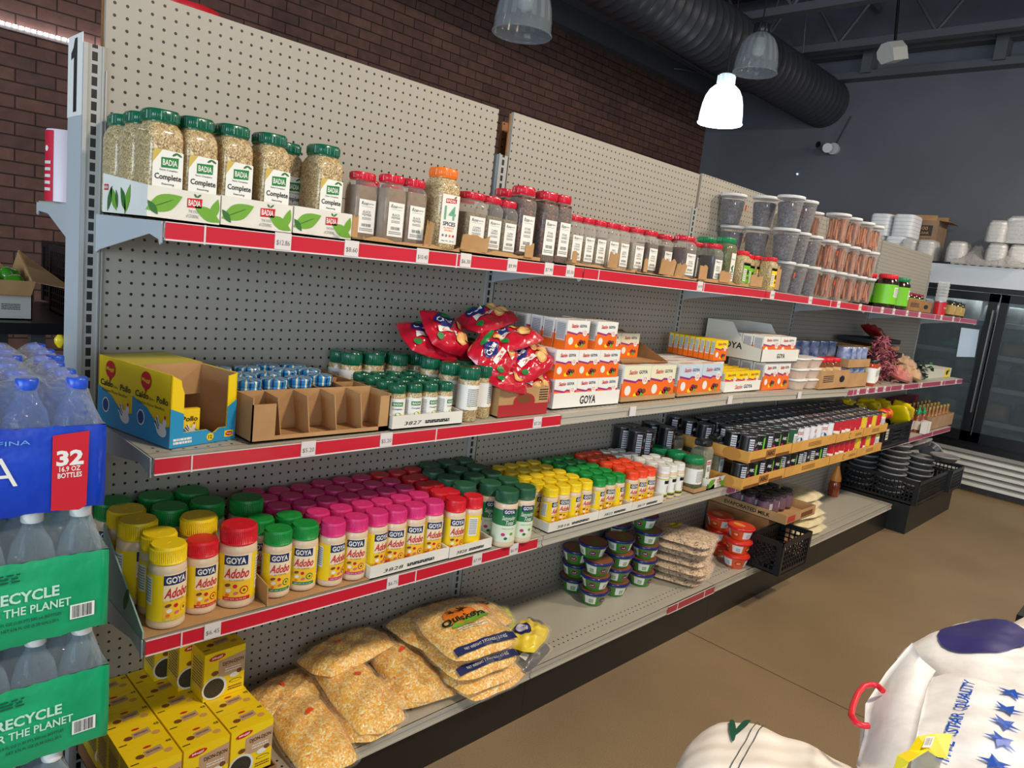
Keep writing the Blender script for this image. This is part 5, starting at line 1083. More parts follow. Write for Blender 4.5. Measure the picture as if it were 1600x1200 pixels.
o = open_box(.16, .14, .05, .05, CARDW, CARD, deco=tray_badia)(); x = at(1104, 760, 'y', -.36).x; o.location = (x, -.36, on(3, x)+.001); tag(o, 'small leaf printed tray holding the two tall black capped jars')
cardbox('', .17, .2, .02, (2.17, -.36, on(3, 2.17)), 'low brown tray in front of the wide herb jar')
# cans in printed cartons, two layers
def can(kind):
    def f():
        t = thing('food_can', None, 'can'); r = .0365; h = .11; b = MB(); base = {'k': mat('can_black', (24, 24, 26), .3, coat=.4), 'w': mat('can_white', (232, 232, 234), .3, coat=.4), 'g': mat('can_green', (40, 90, 56), .3, coat=.4), 'r': mat('can_scarlet', (200, 30, 44), .3, coat=.4), 'y': mat('can_yellow', (232, 196, 40), .3, coat=.4)}[kind]
        b.loft([(0, r, r), (.002, r, r), (h, r, r)], base, 20, cap=False); b.build('can_body', t); l = MB(); fr = cyl(r)
        if kind == 'k': l.rect(fr, .012, .034, .008, .1, mat('can_lime', (110, 200, 50), .35), .0006, 6); l.rect(fr, -.05, -.026, .01, .1, mat('fact_white', (214, 214, 220), .5), .0006, 6); l.lines(cyl(r, 0, 0), -.049, -.027, .015, .095, 8, BLACK, .0009); l.text(fr, 'ABC', -.006, .075, .014, WHITE, .0009, .022, 1); l.disc(fr, -.016, .045, .006, .006, PINKP, .0009, 10); l.disc(fr, 0, .03, .010, .008, mat('bean_print', (150, 90, 70), .5), .0009, 12)
        elif kind == 'w': l.disc(fr, 0, .045, .02, .02, mat('can_blue', (34, 64, 140), .35), .0007, 14); l.text(fr, 'COCO', 0, .085, .016, REDP, .0009, .036, 1, .2); l.text(fr, 'MILK', 0, .045, .01, WHITE, .0012, .026, 1)
        elif kind == 'r': l.rect(fr, -.03, .02, .03, .06, WHITE, .0006, 8); l.disc(fr, .03, .07, .01, .01, YEL, .0007, 10)
        else: l.rect(fr, -.02, .02, .02, .09, WHITE, .0006, 8); l.lines(fr, -.018, .018, .03, .08, 6, GREYP, .0009)
        l.build('label', t); q = MB(); q.loft([(h-.001, r*1.02, r*1.02), (h+.003, r*1.02, r*1.02), (h+.0032, r*.94, r*.94), (h+.0008, r*.92, r*.92)], mat('can_lid_dark', (120, 122, 128), .28, .8), 20); q.build('can_rim', t); return t
    return f
YCARD = mottled('carton_orange_tan', (206, 150, 66), (220, 166, 80), 8, .75)
def mark_a(b, f, w, h): 
    b.rect(f, -w*.46, -w*.1, h*.08, h*.3, BROWNP); b.rect(f, w*.12, w*.46, h*.08, h*.34, BROWNP); b.poly(f, [(-w*.12, h*.2), (w*.1, h*.2), (w*.1, h*.85), (-w*.12, h*.85)], mat('carton_mark', (150, 96, 40), .7), .0003); b.text(f, 'ABC', -w*.01, h*.52, h*.35, BLACK, .0006, w*.16, 1)
def mark_b(b, f, w, h): b.lines(f, -w*.15, w*.15, h*.3, h*.75, 3, BROWNP, .0005)
def mark_c(b, f, w, h): b.disc(f, 0, h*.5, h*.3, h*.3, BROWNP, .0004, 14); b.disc(f, 0, h*.5, h*.22, h*.22, YCARD, .0007, 14); b.lines(f, w*.2, w*.45, h*.35, h*.65, 2, BROWNP, .0005)
def sideA(b, f, d, h, hb): b.disc(f, d*.3, h*.5, .045, .03, mat('carton_circle', (190, 130, 56), .7), .0003, 18); b.rect(f, -d*.5, d*.5, 0, h*.16, mat('carton_circle'), .0004)
segs = [(2.425, 2.85, 'k', mark_a, 'black and green canned beans'), (2.86, 3.40, 'w', mark_b, 'white and blue cans'), (3.41, 3.80, 'r', mark_c, 'red and white cans'), (3.81, 4.215, 'y', mark_b, 'red and yellow cans')]
for lv in range(2):
    for i, (x0, x1, kd, mk, w_) in enumerate(segs):
        z = on(3, x0)+.001+.128*lv; yf = -.442-(.012 if lv else 0)
        if lv == 0 and i == 1: kd = 'k'
        o = open_box(x1-x0, .41, .052, .052, YCARD, CARD, deco=mk, side=sideA)(); o.location = (x0, yf, z); tag(o, 'tan printed carton of cans, %s layer, %s from the left' % (('lower', 'upper')[lv], ORD[i+1]), None, 'tan cartons of cans')
        nc = int((x1-x0-.01)/.0755); st = (x1-x0-.008)/nc
        for r in range(5 if lv else 1):
            for c in range(nc):
                kk = kd if not (kd == 'y' and c % 2) and not (kd == 'w' and (c == 0)) else ('r' if kd == 'y' else 'g')
                put('can'+kk, can(kk), (x0+.004+st*(c+.5), yf+.043+.0775*r, z+.004), random.Random(i*50+r*10+c).uniform(-.7, .7), 'can, %s %s carton, %s' % (('lower', 'upper')[lv], ORD[i+1], place_word(r, c, 5 if lv else 1, nc)), 'cans in the tan cartons')
# darker back rows left of the cartons
for r in range(2):
    for c in range(3): put('cank', can('k'), (2.13+.09*c+.0*r, -.10+.078*r, on(3, 2.2)+.115), .5, 'black can in the dark rear group left of the cartons, %s row, %s' % (('front', 'back')[r], ORD[c+1]), 'black cans at the rear')
cardbox('', .3, .2, .112, (2.09, -.2+.05, on(3, 2.1)), 'dark brown box under the rear black cans', CARDD)
# perforated black crates
def crate(w, d, h, name='plastic_crate', holes_=True, lab=None):
    """open crate with a lattice wall"""
    def f():
        t = thing(name, None, 'crate'); m = MB(); g = .0045; wall = MB()
        wall.box(0, w, 0, d, 0, .004, BLKPL)
        for (o, ux, ln) in (((0, 0, 0), (1, 0, 0), w), ((w, d, 0), (-1, 0, 0), w), ((w, 0, 0), (0, 1, 0), d), ((0, d, 0), (0, -1, 0), d)):
            fr = flat(o, ux); 
            def bar(x0, x1, z0, z1, t0=0, t1=-.005):
                V = [fr(x, z, hh) for z in (z0, z1) for hh in (t0, t1) for x in (x0, x1)]; wall.hexa([V[0], V[1], V[2], V[3], V[4], V[5], V[6], V[7]], BLKPL)
            bar(0, ln, 0, .02); bar(0, ln, h-.025, h, .004, -.006); bar(0, .022, 0, h, .003); bar(ln-.022, ln, 0, h, .003); n = max(4, int(ln/.026)); k = max(2, int((h-.045)/.024))
            bar(ln*.36, ln*.64, h*.15, h-.025) if lab else None
            for i in range(1, n): x = ln*i/n; bar(x-.0035, x+.0035, .02, h-.025)
            for j in range(1, k): z = .02+(h-.045)*j/k; bar(0, ln, z-.003, z+.003)
        wall.build('crate_body', t)
        if lab: q = MB(); q.rect(flat((w*.12, -.006, h*.4)), -.025, .025, 0, .07, mat('crate_label', (206, 196, 176), .6)); q.lines(flat((w*.12, -.006, h*.4)), -.02, .02, .01, .06, 3, GREYP, .0006); q.build('crate_label', t)
        return t
    return f
cr = crate(.56, .36, .15, lab=True)
put('crA', cr, (4.255, -.425, on(3, 4.3)+.001), 0, 'black plastic crate hanging over the third shelf edge, full of yellow bags')
CKY = mat('bag_yellow', (244, 216, 14), .3, coat=.5); CKB = bag(.2, .16, .08, CKY, 'food_bag', 'bag', 21, .018, deco=lambda q, s, w, d: (q.disc(s, 0, -d*.1, w*.2, d*.2, NAVY, 0, 12), q.disc(s, w*.1, d*.2, w*.1, d*.1, WHITE, .0003, 10)))
for i, (u, v, y, tx, ty, l) in enumerate(((1325, 632, -.08, .9, .2, 'rear left'), (1343, 640, -.12, .7, -.3, 'second at the rear'), (1362, 636, -.12, .8, .3, 'third at the rear'), (1380, 632, -.15, .9, -.2, 'fourth at the rear'), (1402, 642, -.34, 1.2, .3, 'front, bright, folded'), (1410, 636, -.25, 1.0, -.3, 'just behind the bright one'), (1350, 628, -.05, .6, 0, 'at the back panel'))):
    p = at(u, v, 'y', y); put('yb', CKB, (p.x, y, p.z-.03), .3*i, 'bright yellow food bag over the black crate, ' + l, 'yellow food bags over the crate', (tx, ty), (.8, .8, .8))
p = at(1375, 648, 'y', -.36); b = MB(); b.loft([(-.09, .035, .035), (.03, .035, .035), (.06, .02, .02)], ORANGE, 20); b.loft([(.06, .018, .018), (.10, .02, .02), (.115, .01, .01)], mat('nozzle_orange', (236, 110, 40), .4), 16); b.loft([(-.06, .0355, .0355), (.02, .0355, .0355)], REDP, 20, cap=False); b.text(cyl(.036, -.02), 'SAUCE', 0, 0, .02, YEL, .0012, .06, 1, 0, 1.57); b.xf(Matrix.Rotation(-math.pi/2, 4, 'Y') @ Matrix.Rotation(.4, 4, 'Z'))
tag(b.build('sauce_bottle', None, (p.x+.05, -.36, p.z)), 'orange bottle lying on top of the black crate', 'bottle')
p = at(1385, 668, 'y', -.38)
put('darkpack', bag(.3, .2, .09, mat('pack_dark', (26, 20, 30), .3, coat=.4), 'food_bag', 'bag', 5, .014), (4.5, -.25, on(3, 4.5)+.08), 0, 'dark glossy bag filling the hanging black crate')
put('maroonpack', bag(.14, .1, .05, mat('pack_maroon', (130, 16, 40), .3, coat=.4), 'food_bag', 'bag', 6, .01), (4.42, -.33, on(3, 4.5)+.12), 0, 'small maroon packet at the front of the hanging crate')
sb = saucejar(PLC['mid'], WHITE, .03, .2, (120, 50, 20))
def squeeze():
    t = thing('sauce_bottle', None, 'bottle'); b = MB(); b.loft([(0, .028, .028), (.09, .03, .03), (.12, .024, .024), (.13, .014, .014)], mat('sauce_brown', (130, 60, 26), .2, coat=.5), 20); b.build('bottle_body', t); b = MB(); b.loft([(.13, .017, .017), (.15, .017, .017), (.155, .01, .01), (.185, .003, .003)], PLC['mid'], 14); b.build('cap', t); b = MB(); b.loft([(.02, .0305, .0305), (.085, .0308, .0308)], mat('label_dusty', (206, 190, 180), .5), 24, cap=False); b.build('label', t); return t
x6 = at(1425, 680, 'y', -.33).x
for i in range(5): put('squeeze', squeeze, (x6+.07*i-.02, -.31+.012*(i % 2), on(3, x6)), 0, 'green nozzled brown sauce bottle, %s from the left' % ORD[i+1], 'green nozzled sauce bottles')
def vin():
    t = thing('sauce_bottle', None, 'bottle'); b = MB(); b.loft([(0, .027, .027), (.09, .028, .028), (.115, .012, .012), (.15, .011, .011)], mat('sauce_amber', (150, 100, 50), .25, coat=.5), 16); b.build('bottle_body', t); b = MB(); b.loft([(.148, .0135, .0135), (.166, .0135, .0135)], mat('cap_gold', (190, 160, 90), .35, .6), 12); b.build('cap', t); return t
x7 = at(1446, 680, 'y', -.33).x; cardbox('', .62, .3, .10, (x7, -.35, on(3, x7)), 'brown carton of gold capped bottles at the end of the third shelf', mottled('carton_taupe', (160, 128, 96), (176, 142, 108), 9, .7))
for r in range(3):
    for c in range(6): put('vin', vin, (x7+.05+.1*c, -.31+.07*r, on(3, x7)+.004), 0, 'gold capped slim bottle in the end carton, ' + place_word(r, c, 3, 6), 'gold capped slim bottles')
for i in range(5): o = MB(); o.box(0, .14, 0, .05, 0, .15, mat('carton_maroon', (96, 22, 38), .5)); tag(o.build('sauce_carton', None, (x6+.20+.15*i, -.12+.01*i, on(3, x6)+.05)), 'dark maroon carton at the back of the end section, %s from the left' % ORD[i+1], 'carton', 'dark maroon cartons')
cardbox('', .8, .09, .048, (x6+.18, -.13, on(3, x6)), 'brown tray lifting the dark maroon cartons', CARDD)
o = MB(); o.box(0, .13, -.002, .03, .003, .088, WHITE); o.box(.055, .065, -.003, -.002, .003, .088, mat('fold_grey', (190, 190, 188), .6)); tag(o.build('folded_paper', None, (at(1437, 680, 'y', -.36).x, -.385, on(3, 5))), 'folded white paper leaning in front of the end carton', 'paper')
# ================================================================ bottom deck
DK = .1855
def djon():
    w, d, h = .103, .073, .125; t = thing('seasoning_box', None, 'box'); b = MB(); b.box(0, w, 0, d, 0, h, YEL); b.build('box_body', t); q = MB(); f = flat((w/2, -.0004, 0)); TA = mat('djon_tan', (196, 160, 124), .5)
    q.poly(f, [(-w*.16, h*.42), (w*.5, h*.42), (w*.5, h*.86), (-w*.16, h*.78)], TA, .0002); q.disc(f, -w*.2, h*.88, w*.2, h*.055, REDP, .0006, 18, .12); q.text(f, 'Maggi', -w*.2, h*.88, h*.055, WHITE, .0009, w*.26, 1, .1, .12)
    q.text(f, 'DJON-DJON', w*.2, h*.69, h*.10, mat('djon_brown', (70, 40, 30), .5), .0007, w*.52, 1, 0, .04); q.lines(f, -w*.0, w*.4, h*.5, h*.6, 2, WHITE, .0007); q.disc(f, -w*.24, h*.24, w*.30, h*.24, mat('plate_white', (226, 226, 220), .5), .0005, 22); q.disc(f, -w*.25, h*.24, w*.25, h*.20, grain('black_rice', [(26, 22, 18), (70, 62, 48), (44, 40, 30)], 700, .6, 0, 0), .0008, 22)
    q.disc(f, -w*.24, h*.55, w*.09, h*.05, BROWNP, .0006, 10); q.disc(f, w*.24, h*.40, w*.12, h*.055, WHITE, .0009, 12); q.disc(f, w*.36, h*.46, w*.07, h*.05, BROWNP, .001, 10); q.disc(f, w*.28, h*.27, w*.16, h*.035, BLACK, .0006, 12); q.disc(f, w*.28, h*.27, w*.145, h*.026, YEL, .0009, 12); q.lines(f, w*.1, w*.45, h*.08, h*.18, 2, BROWNP, .0006)
    s = flat((w/2, d/2, h+.0003), (1, 0, 0), (0, 1, 0)); q.poly(s, [(-w*.12, -d*.1), (w*.25, -d*.02), (w*.25, d*.26), (-w*.12, d*.18)], TA, .0002); q.text(s, 'DJON-DJON', w*.06, d*.08, d*.12, mat('djon_brown'), .0004, w*.28, 1, 0, .06); q.disc(s, -w*.22, 0, w*.09, d*.1, BROWNP, .0002, 10); q.disc(s, w*.32, -d*.12, w*.09, d*.1, mat('mushroom_tan', (214, 160, 90), .5), .0002, 10); q.text(s, '48', w*.42, d*.3, d*.12, BLACK, .0003); q.lines(s, -w*.46, -w*.3, -d*.3, -d*.2, 1, BLACK, .0003); q.disc(s, 0, d*.34, w*.09, d*.05, REDP, .0002, 10)
    s = flat((-.0004, d/2, 0), (0, -1, 0)); q.rect(s, -d*.4, d*.4, h*.2, h*.85, mat('side_print', (226, 200, 90), .5), .0002); q.lines(s, -d*.36, d*.36, h*.25, h*.8, 9, BROWNP, .0004); q.build('box_print', t); return t
# rows go back from the front edge; fronts sit where the photo shows them
p0 = at(280, 1165, 'z', DK+.125); ys = -.352
DJT = []
for lv in range(1):
    pass
ztop = .36
pz = at(280, 1165, 'z', ztop)
for lv in range(2):
    zb = ztop-.125*(2-lv)+0
    for r in range(5 if lv else 1):
        for c in range(3):
            x = pz.x-.104*2+.104*(c+1); y = -.350+.0738*r
            z = ztop-.125 if lv else ztop-.125*2
            if z < DK: z = DK
            if lv == 0 and z+.125 > ztop-.125+.001: continue
            put('djon', djon, (x, y, z), 0, 'yellow seasoning box in the block, ' + place_word(r, c, 5, 3), 'yellow seasoning boxes on the bottom deck')
cardbox('', .33, .38, ztop-.125-DK-.001, (pz.x-.108, -.354, DK), 'low brown carton under the block of yellow seasoning boxes', CARDD)
for c, (u, v, r) in enumerate(((308, 1088, 0), )):
    q = at(u, v, 'z', ztop+.001); put('djon', djon, (q.x-.0, q.y, ztop+.001), .02, 'single yellow seasoning box standing on top of the block, front most'); put('djon', djon, (q.x-.03, q.y+.08, ztop+.001), .0, 'yellow seasoning box standing behind the single one on top'); put('djon', djon, (q.x-.06, q.y+.158, ztop+.001), .0, 'yellow seasoning box standing rearmost on top of the block')
# corn bags
def lay(key, corners_uv, z, th, label, rz=None, bl=None, tilt=None, dz=0, group='clear bags of yellow corn', sc=1):
    P = [at(u, v, 'z', z) for u, v in corners_uv]; c = sum(P, Vector())/len(P); return c
CBG = [bag(.165, .30, .062, CORN, 'corn_bag', 'bag', s, .006, deco=dot_sticker, cover=PBAG) for s in range(2)]
corn = [((486, 1128), .245, .055, .10, (.10, .0), 'front left, lying on the deck', 1), ((562, 1068), .275, .075, .03, (.16, .0), 'centre, tilted over the others', 1), ((632, 1028), .27, .06, .06, (.14, .0), 'right of the centre one', 1), ((520, 983), .315, .075, 1.75, (.0, .06), 'highest, across the back', 0), ((425, 1038), .25, .06, 1.85, (.05, .0), 'rear left beside the yellow boxes', 0),
        ((552, 1100), .215, .05, .12, (.03, 0), 'bottom layer under the centre one', 0), ((636, 1076), .21, .05, 1.35, (0, 0), 'bottom layer under the right one', 0), ((590, 1035), .2, .05, 1.6, (0, 0), 'bottom layer at the rear', 0)]
for i, ((u, v), z, th, rz, tl, l, k) in enumerate(corn):
    p = at(u, v, 'z', z); zz = max(DK+.002, z-.05); put('corn%d' % (i % 2), CBG[i % 2], (p.x, p.y, zz), -rz if rz < 1 else rz, 'clear bag of yellow corn kernels, ' + l, 'clear bags of yellow corn', tl)
def quisk(q, s, w, d):
    b = s; Q = lambda x, y: (x, y)
    q.disc(b, 0, d*.12, w*.24, d*.17, mat('logo_orange', (236, 128, 40), .4), 0, 22); q.disc(b, w*.06, d*.0, w*.30, d*.055, mat('logo_green', (120, 180, 60), .4), .0004, 16, .15)
    for dx in (-.08, .06):
        for a in range(6): q.disc(b, w*dx+.012*math.cos(a*.6+.1), d*.20+.012*math.sin(a*.6+.1), .014, .0025, mat('logo_palm', (50, 30, 16), .5), .0006, 8, a*.6+.1)
        q.rect(b, w*dx-.0015, w*dx+.0015, d*.06, d*.2, MATS['logo_palm'], .0006)
    q.text(b, 'Quiskeya', 0, d*.06, d*.13, mat('logo_ink', (16, 44, 26), .4), .0012, w*.66, 1.5, .2, .12); q.lines(b, -w*.2, w*.2, -d*.16, -d*.08, 2, WHITE, .0008)
    q.rect(b, -w*.42, w*.44, -d*.44, -d*.34, NAVY, .0004, 14); q.text(b, 'NET WEIGHT 7 POUNDS / 3.17 KG', 0, -d*.39, d*.035, WHITE, .001, w*.6)
QB = bag(.27, .27, .055, CORN, 'corn_bag', 'bag', 5, .005, deco=quisk, cover=PBAG)
QP = bag(.27, .27, .05, CORN, 'corn_bag', 'bag', 6, .005, cover=PBAG)
for (u, v, z, rz, l, up_) in ((728, 975, .357, -.10, 'on top of the stack, orange palm tree logo facing up', 0), (683, 925, .318, 3.0, 'behind the top one, logo upside down in the shade', 0), (730, 1003, .30, -.08, 'second from the top in the front stack', 0)):
    p = at(u, v, 'z', z); put('qb', QB, (p.x, p.y, z-.035), rz, 'large clear bag of corn, ' + l, 'large printed bags of corn', (.10, -.02))
for i, (u, v, z, l) in enumerate(((735, 1030, .245, 'third in the front stack'), (742, 1045, .205, 'at the bottom of the front stack'))): p = at(u, v, 'z', z); put('qp', QP, (p.x, p.y-.0, max(DK+.001, z-.03)), .05*i, 'large clear bag of corn without visible print, ' + l, 'large unprinted bags of corn')
for i, z in enumerate((.19, .235, .28)): put('qp', QP, (1.03-.02*i, -.08, z), .1, 'large clear bag of corn in the rear stack, %s from the bottom' % ORD[i+1], 'large bags in the rear stack')
# yellow and dark pasta bags
put('pasta', bag(.20, .12, .055, CKY, 'pasta_bag', 'bag', 31, .006, deco=lambda q, s, w, d: (q.disc(s, -w*.12, d*.12, w*.17, d*.26, NAVY, 0, 16), q.disc(s, -w*.12, d*.14, w*.12, d*.17, mat('label_lilac', (196, 190, 214), .4), .0004, 14), q.disc(s, w*.38, 0, w*.05, d*.3, GREYP, 0, 10)), cover=PBAG), (1.26, -.325, .245), .42, 'bright yellow food bag with a navy oval, right of the corn stack')
put('darkbag', bag(.22, .11, .05, mat('bag_grey_dark', (84, 84, 92), .25, coat=.5), 'pasta_bag', 'bag', 32, .004, deco=lambda q, s, w, d: [q.rect(s, w*x, w*(x+.13), -d*.28, -d*.06, WHITE, 0, 3) for x in (-.32, -.12, .1)], cover=PBAG), (1.24, -.345, .192), .30, 'dark grey bag with three white patches under the yellow bag')
put('yellowbag', bag(.22, .14, .04, mat('bag_lime_yellow', (200, 206, 40), .3, coat=.4), 'pasta_bag', 'bag', 33, .012, deco=lambda q, s, w, d: q.disc(s, 0, 0, w*.2, d*.15, mat('lilac_b', (150, 150, 190), .4), 0, 12), cover=PBAG), (1.30, -.14, .20), .2, 'yellow green bag leaning behind the corn stack', None, (.75, .2))
# instant noodle bowls
def bowl(kind):
    def f():
        t = thing('noodle_bowl', None, 'bowl'); g = kind == 'g'; body = mat('bowl_green', (60, 140, 50), .3, coat=.4) if g else mat('bowl_orange', (232, 96, 40), .3, coat=.4); b = MB()
        b.loft([(0, .046, .046), (.004, .049, .049), (.058, .066, .066), (.062, .068, .068)], body, 32); b.build('bowl_body', t); b = MB(); b.loft([(.058, .070, .070), (.061, .0725, .0725), (.068, .0725, .0725), (.071, .070, .070)], mat('bowl_rim_navy', (28, 30, 110), .3, coat=.4) if g else mat('bowl_rim_red', (226, 36, 40), .3, coat=.4), 32)
        b.disc(flat((0, 0, .0715), (1, 0, 0), (0, 1, 0)), 0, 0, .066, .066, mat('lid_noodle', (140, 82, 56), .4) if g else mat('lid_noodle_red', (214, 70, 40), .35), 0, 28); b.disc(flat((0, 0, .0718), (1, 0, 0), (0, 1, 0)), .01, .005, .036, .022, mat('lid_patch', (110, 120, 40), .5) if g else mat('lid_patch_o', (240, 150, 70), .4), 0, 16); b.build('lid', t)
        q = MB()
        def cone(a0): return lambda x, y, h=0: Vector((math.sin(x/.058+a0)*(.049+.29*(y)+.0012+h), -math.cos(x/.058+a0)*(.049+.29*y+.0012+h), y+.003))
        for a in range(3):
            f1 = cone(a*2.1+.5); q.rect(f1, -.040, .012, .010, .050, WHITE, 0, 10); q.rect(f1, -.02, 0, .016, .036, LEAF if g else mat('patch_blue', (150, 180, 220), .4), .0006, 6); q.lines(f1, -.018, -.002, .018, .034, 4, WHITE, .001); f2 = cone(a*2.1+1.3); q.disc(f2, 0, .03, .018, .013, PINKP if g else REDP, 0, 16); q.disc(f2, 0, .03, .014, .009, BLACK if g else ORANGE, .0005, 14); q.text(f2, 'CUP', 0, .03, .008, WHITE, .001, .018, 1)
        q.build('label', t); return t
    return f
gb = [(914, 944), (957, 935), (995, 915), (873, 918)]; HH = .0730
cols = [((914, 942), [0, 1, 2, 3], 'front left'), ((957, 934), [0, 2, 3], 'second'), ((873, 918), [0, 1, 2], 'rear left'), ((996, 913), [0, 1, 2, 3, 4], 'third')]
for ci, ((u, v), lvls, l) in enumerate([((914, 942), range(4), 'front left'), ((957, 933), range(4), 'front middle'), ((992, 914), range(4), 'front right'), ((873, 917), range(3), 'rear left'), ((930, 893), range(4), 'rear middle')]):
    e = at(u, v, 'z', DK); dr = Vector((e.x-CAM.x, e.y-CAM.y, 0)).normalized()*.046; c = e+dr
    for k in (range(5) if ci == 2 else lvls): put('gbowl', bowl('g'), (c.x+random.uniform(-.006, .006), c.y+random.uniform(-.006, .006), DK+.001+HH*.86*k), random.uniform(0, 6), 'green noodle bowl in the %s stack, %s from the bottom' % (l, ORD[k+1]), 'stacked green noodle bowls', None, .86)
for ci, ((u, v), n, l) in enumerate((((1146, 889), 3, 'front'), ((1118, 868), 3, 'rear'))):
    e = at(u, v, 'z', DK); dr = Vector((e.x-CAM.x, e.y-CAM.y, 0)).normalized()*.046; c = e+dr
    for k in range(n): put('rbowl', bowl('r'), (c.x+.012*k*(1 if ci == 0 else -.3), c.y+.004*k, DK+.001+HH*.92*k), .7*k, 'red orange noodle bowl in the %s stack, %s from the bottom' % (l, ORD[k+1]), 'stacked red noodle bowls', None, .92)
# pea bags
PEA = grain('speckled_peas', [(216, 186, 148), (232, 204, 166), (84, 56, 40), (224, 196, 160), (196, 160, 120), (236, 212, 178)], 150, .5, .8, .8, wrinkle=.9)
PB = bag(.25, .29, .036, PEA, 'pea_bag', 'bag', 41, .004, deco=lambda q, s, w, d: (q.disc(s, w*.1, d*.2, w*.25, d*.07, YEL, 0, 18, -.3), q.text(s, 'GOLDEN', w*.1, d*.2, d*.05, BLACK, .0008, w*.3, 1, 0, -.3)), cover=film('bag_film_pea', (255, 248, 240), .03, .1, .5, 40, edge=.25))
for i in range(7): put('pea', PB, (2.37+.012*math.sin(i*2.1), -.225+.014*math.cos(i*1.7), DK+.001+.031*i), .28+.05*math.sin(i*3), 'clear bag of speckled beige peas in the pile, %s from the bottom' % ORD[i+1], 'pile of speckled pea bags')
# crate in front, cans on a carton, rice bags
put('crB', crate(.33, .16, .165), (2.80, -.52, DK+.006), -.0, 'black lattice crate sticking out over the bottom deck edge')
cz = DK
cardbox('', .33, .34, .20, (2.98, -.355, cz), 'brown carton standing behind the lattice crate', CARDD)
o = open_box(.36, .42, .05, .05, CARD, CARD, deco=lambda b, f, w, h: (b.rect(f, -w*.45, -w*.2, h*.15, h*.8, mat('carton_mark_red', (190, 60, 50), .6)), b.rect(f, 0, w*.4, h*.2, h*.7, BROWNP)), side=lambda b, f, d, h, hb: b.text(f, 'EVAPORATED MILK', 0, h*.5, h*.4, BLACK, .0005, d*.6, 1))(); o.location = (2.98, -.44, cz+.201); tag(o, 'open brown carton with red mark holding dark cans above the crate')
mk = can('k')
for r in range(4):
    for c in range(4): put('canp', (lambda: can('p')()) if False else saucejar(PLC['black'], mat('can_mauve_print', (120, 90, 104), .4), .037, .105, (60, 40, 44)), (3.03+.08*c, -.30+.078*r, cz+.206), .5*c, 'dark mauve can in the carton above the crate, ' + place_word(r, c, 4, 4), 'mauve cans above the crate')
RICE = mottled('rice_flour_bag', (226, 210, 160), (238, 226, 184), 12, .45, .2, coat=.4)
RB = bag(.36, .26, .049, RICE, 'flour_bag', 'bag', 51, .005, deco=lambda q, s, w, d: q.disc(s, -w*.1, d*.1, w*.12, d*.1, mat('faint_blue', (150, 160, 200), .4), 0, 12), cover=PBAG)
for i in range(5): put('rb', RB, (3.66+.02*math.sin(i*2), -.24+.015*i, DK+.001+.043*i), .1*math.sin(i*2.3), 'pale yellow clear bag in the pile at the deck end, %s from the bottom' % ORD[i+1], 'pale yellow bags at the deck end')
hb_ = at(1297, 770, 'z', DK); 
def honey():
    t = thing('honey_bottle', None, 'bottle'); b = MB(); b.loft([(0, .035, .035), (.08, .04, .04), (.11, .03, .03)], mat('honey', (150, 60, 20), .15, coat=.6), 20); b.build('bottle_body', t); b = MB(); b.loft([(.11, .036, .036), (.13, .036, .036), (.20, .014, .014), (.215, .012, .012)], mat('cap_honey', (232, 150, 50), .35), 20); b.build('cap', t); return t
put('honey', honey, (4.62, -.08, DK), 0, 'amber bottle with orange cone cap standing on the empty deck end')
# bowls in crates past the deck
put('crC', crate(.72, .52, .17), (4.885, -.53, .21), 0, 'long black crate at the aisle end full of stacked grey bowls')
b = MB(); b.box(4.885, 6.0, -.50, -.02, .0, .205, BLKPL); tag(b.build('black_platform'), 'low black platform under the crates at the aisle end', 'platform')
def gbowl():
    t = thing('plastic_bowl', None, 'bowl'); b = MB(); b.loft([(0, .07, .07), (.03, .088, .088)], mat('bowl_dark_grey', (58, 58, 60), .3, coat=.4), 28, cap=False); b.build('bowl_body', t); b = MB(); b.loft([(.028, .09, .09), (.031, .094, .094), (.037, .094, .094), (.04, .085, .085), (.036, .08, .08)], mat('bowl_lid_grey', (132, 132, 132), .3, coat=.3), 28); b.build('lid', t); return t
for ci, (x, y, n) in enumerate(((4.99, -.12, 8), (4.99, -.32, 9), (5.19, -.43, 8), (5.2, -.22, 10), (5.42, -.38, 5), (5.42, -.17, 11))):
    for k in range(n): put('gb2', gbowl, (x, y, .222+.0415*k), 0, 'round grey lidded bowl, %s in its stack, %s stack from the left' % (('lowest' if k == 0 else 'topmost' if k == n-1 else ORD[k+1]+' up'), ORD[ci+1]), 'stacked grey lidded bowls')
put('gb2', gbowl, (5.40, -.42, .50), 0, 'grey lidded bowl tipped on its side at the crate end', 'tipped grey bowls', (.2, 1.0)); put('gb2', gbowl, (5.19, -.44, .565), .4, 'grey lidded bowl tilted on the front stack, red mark on its lid', 'tipped grey bowls', (-.5, .1))
put('crD', crate(.34, .3, .17), (5.62, -.55, .206), .0, 'small black crate beyond the grey bowls near the cooler')
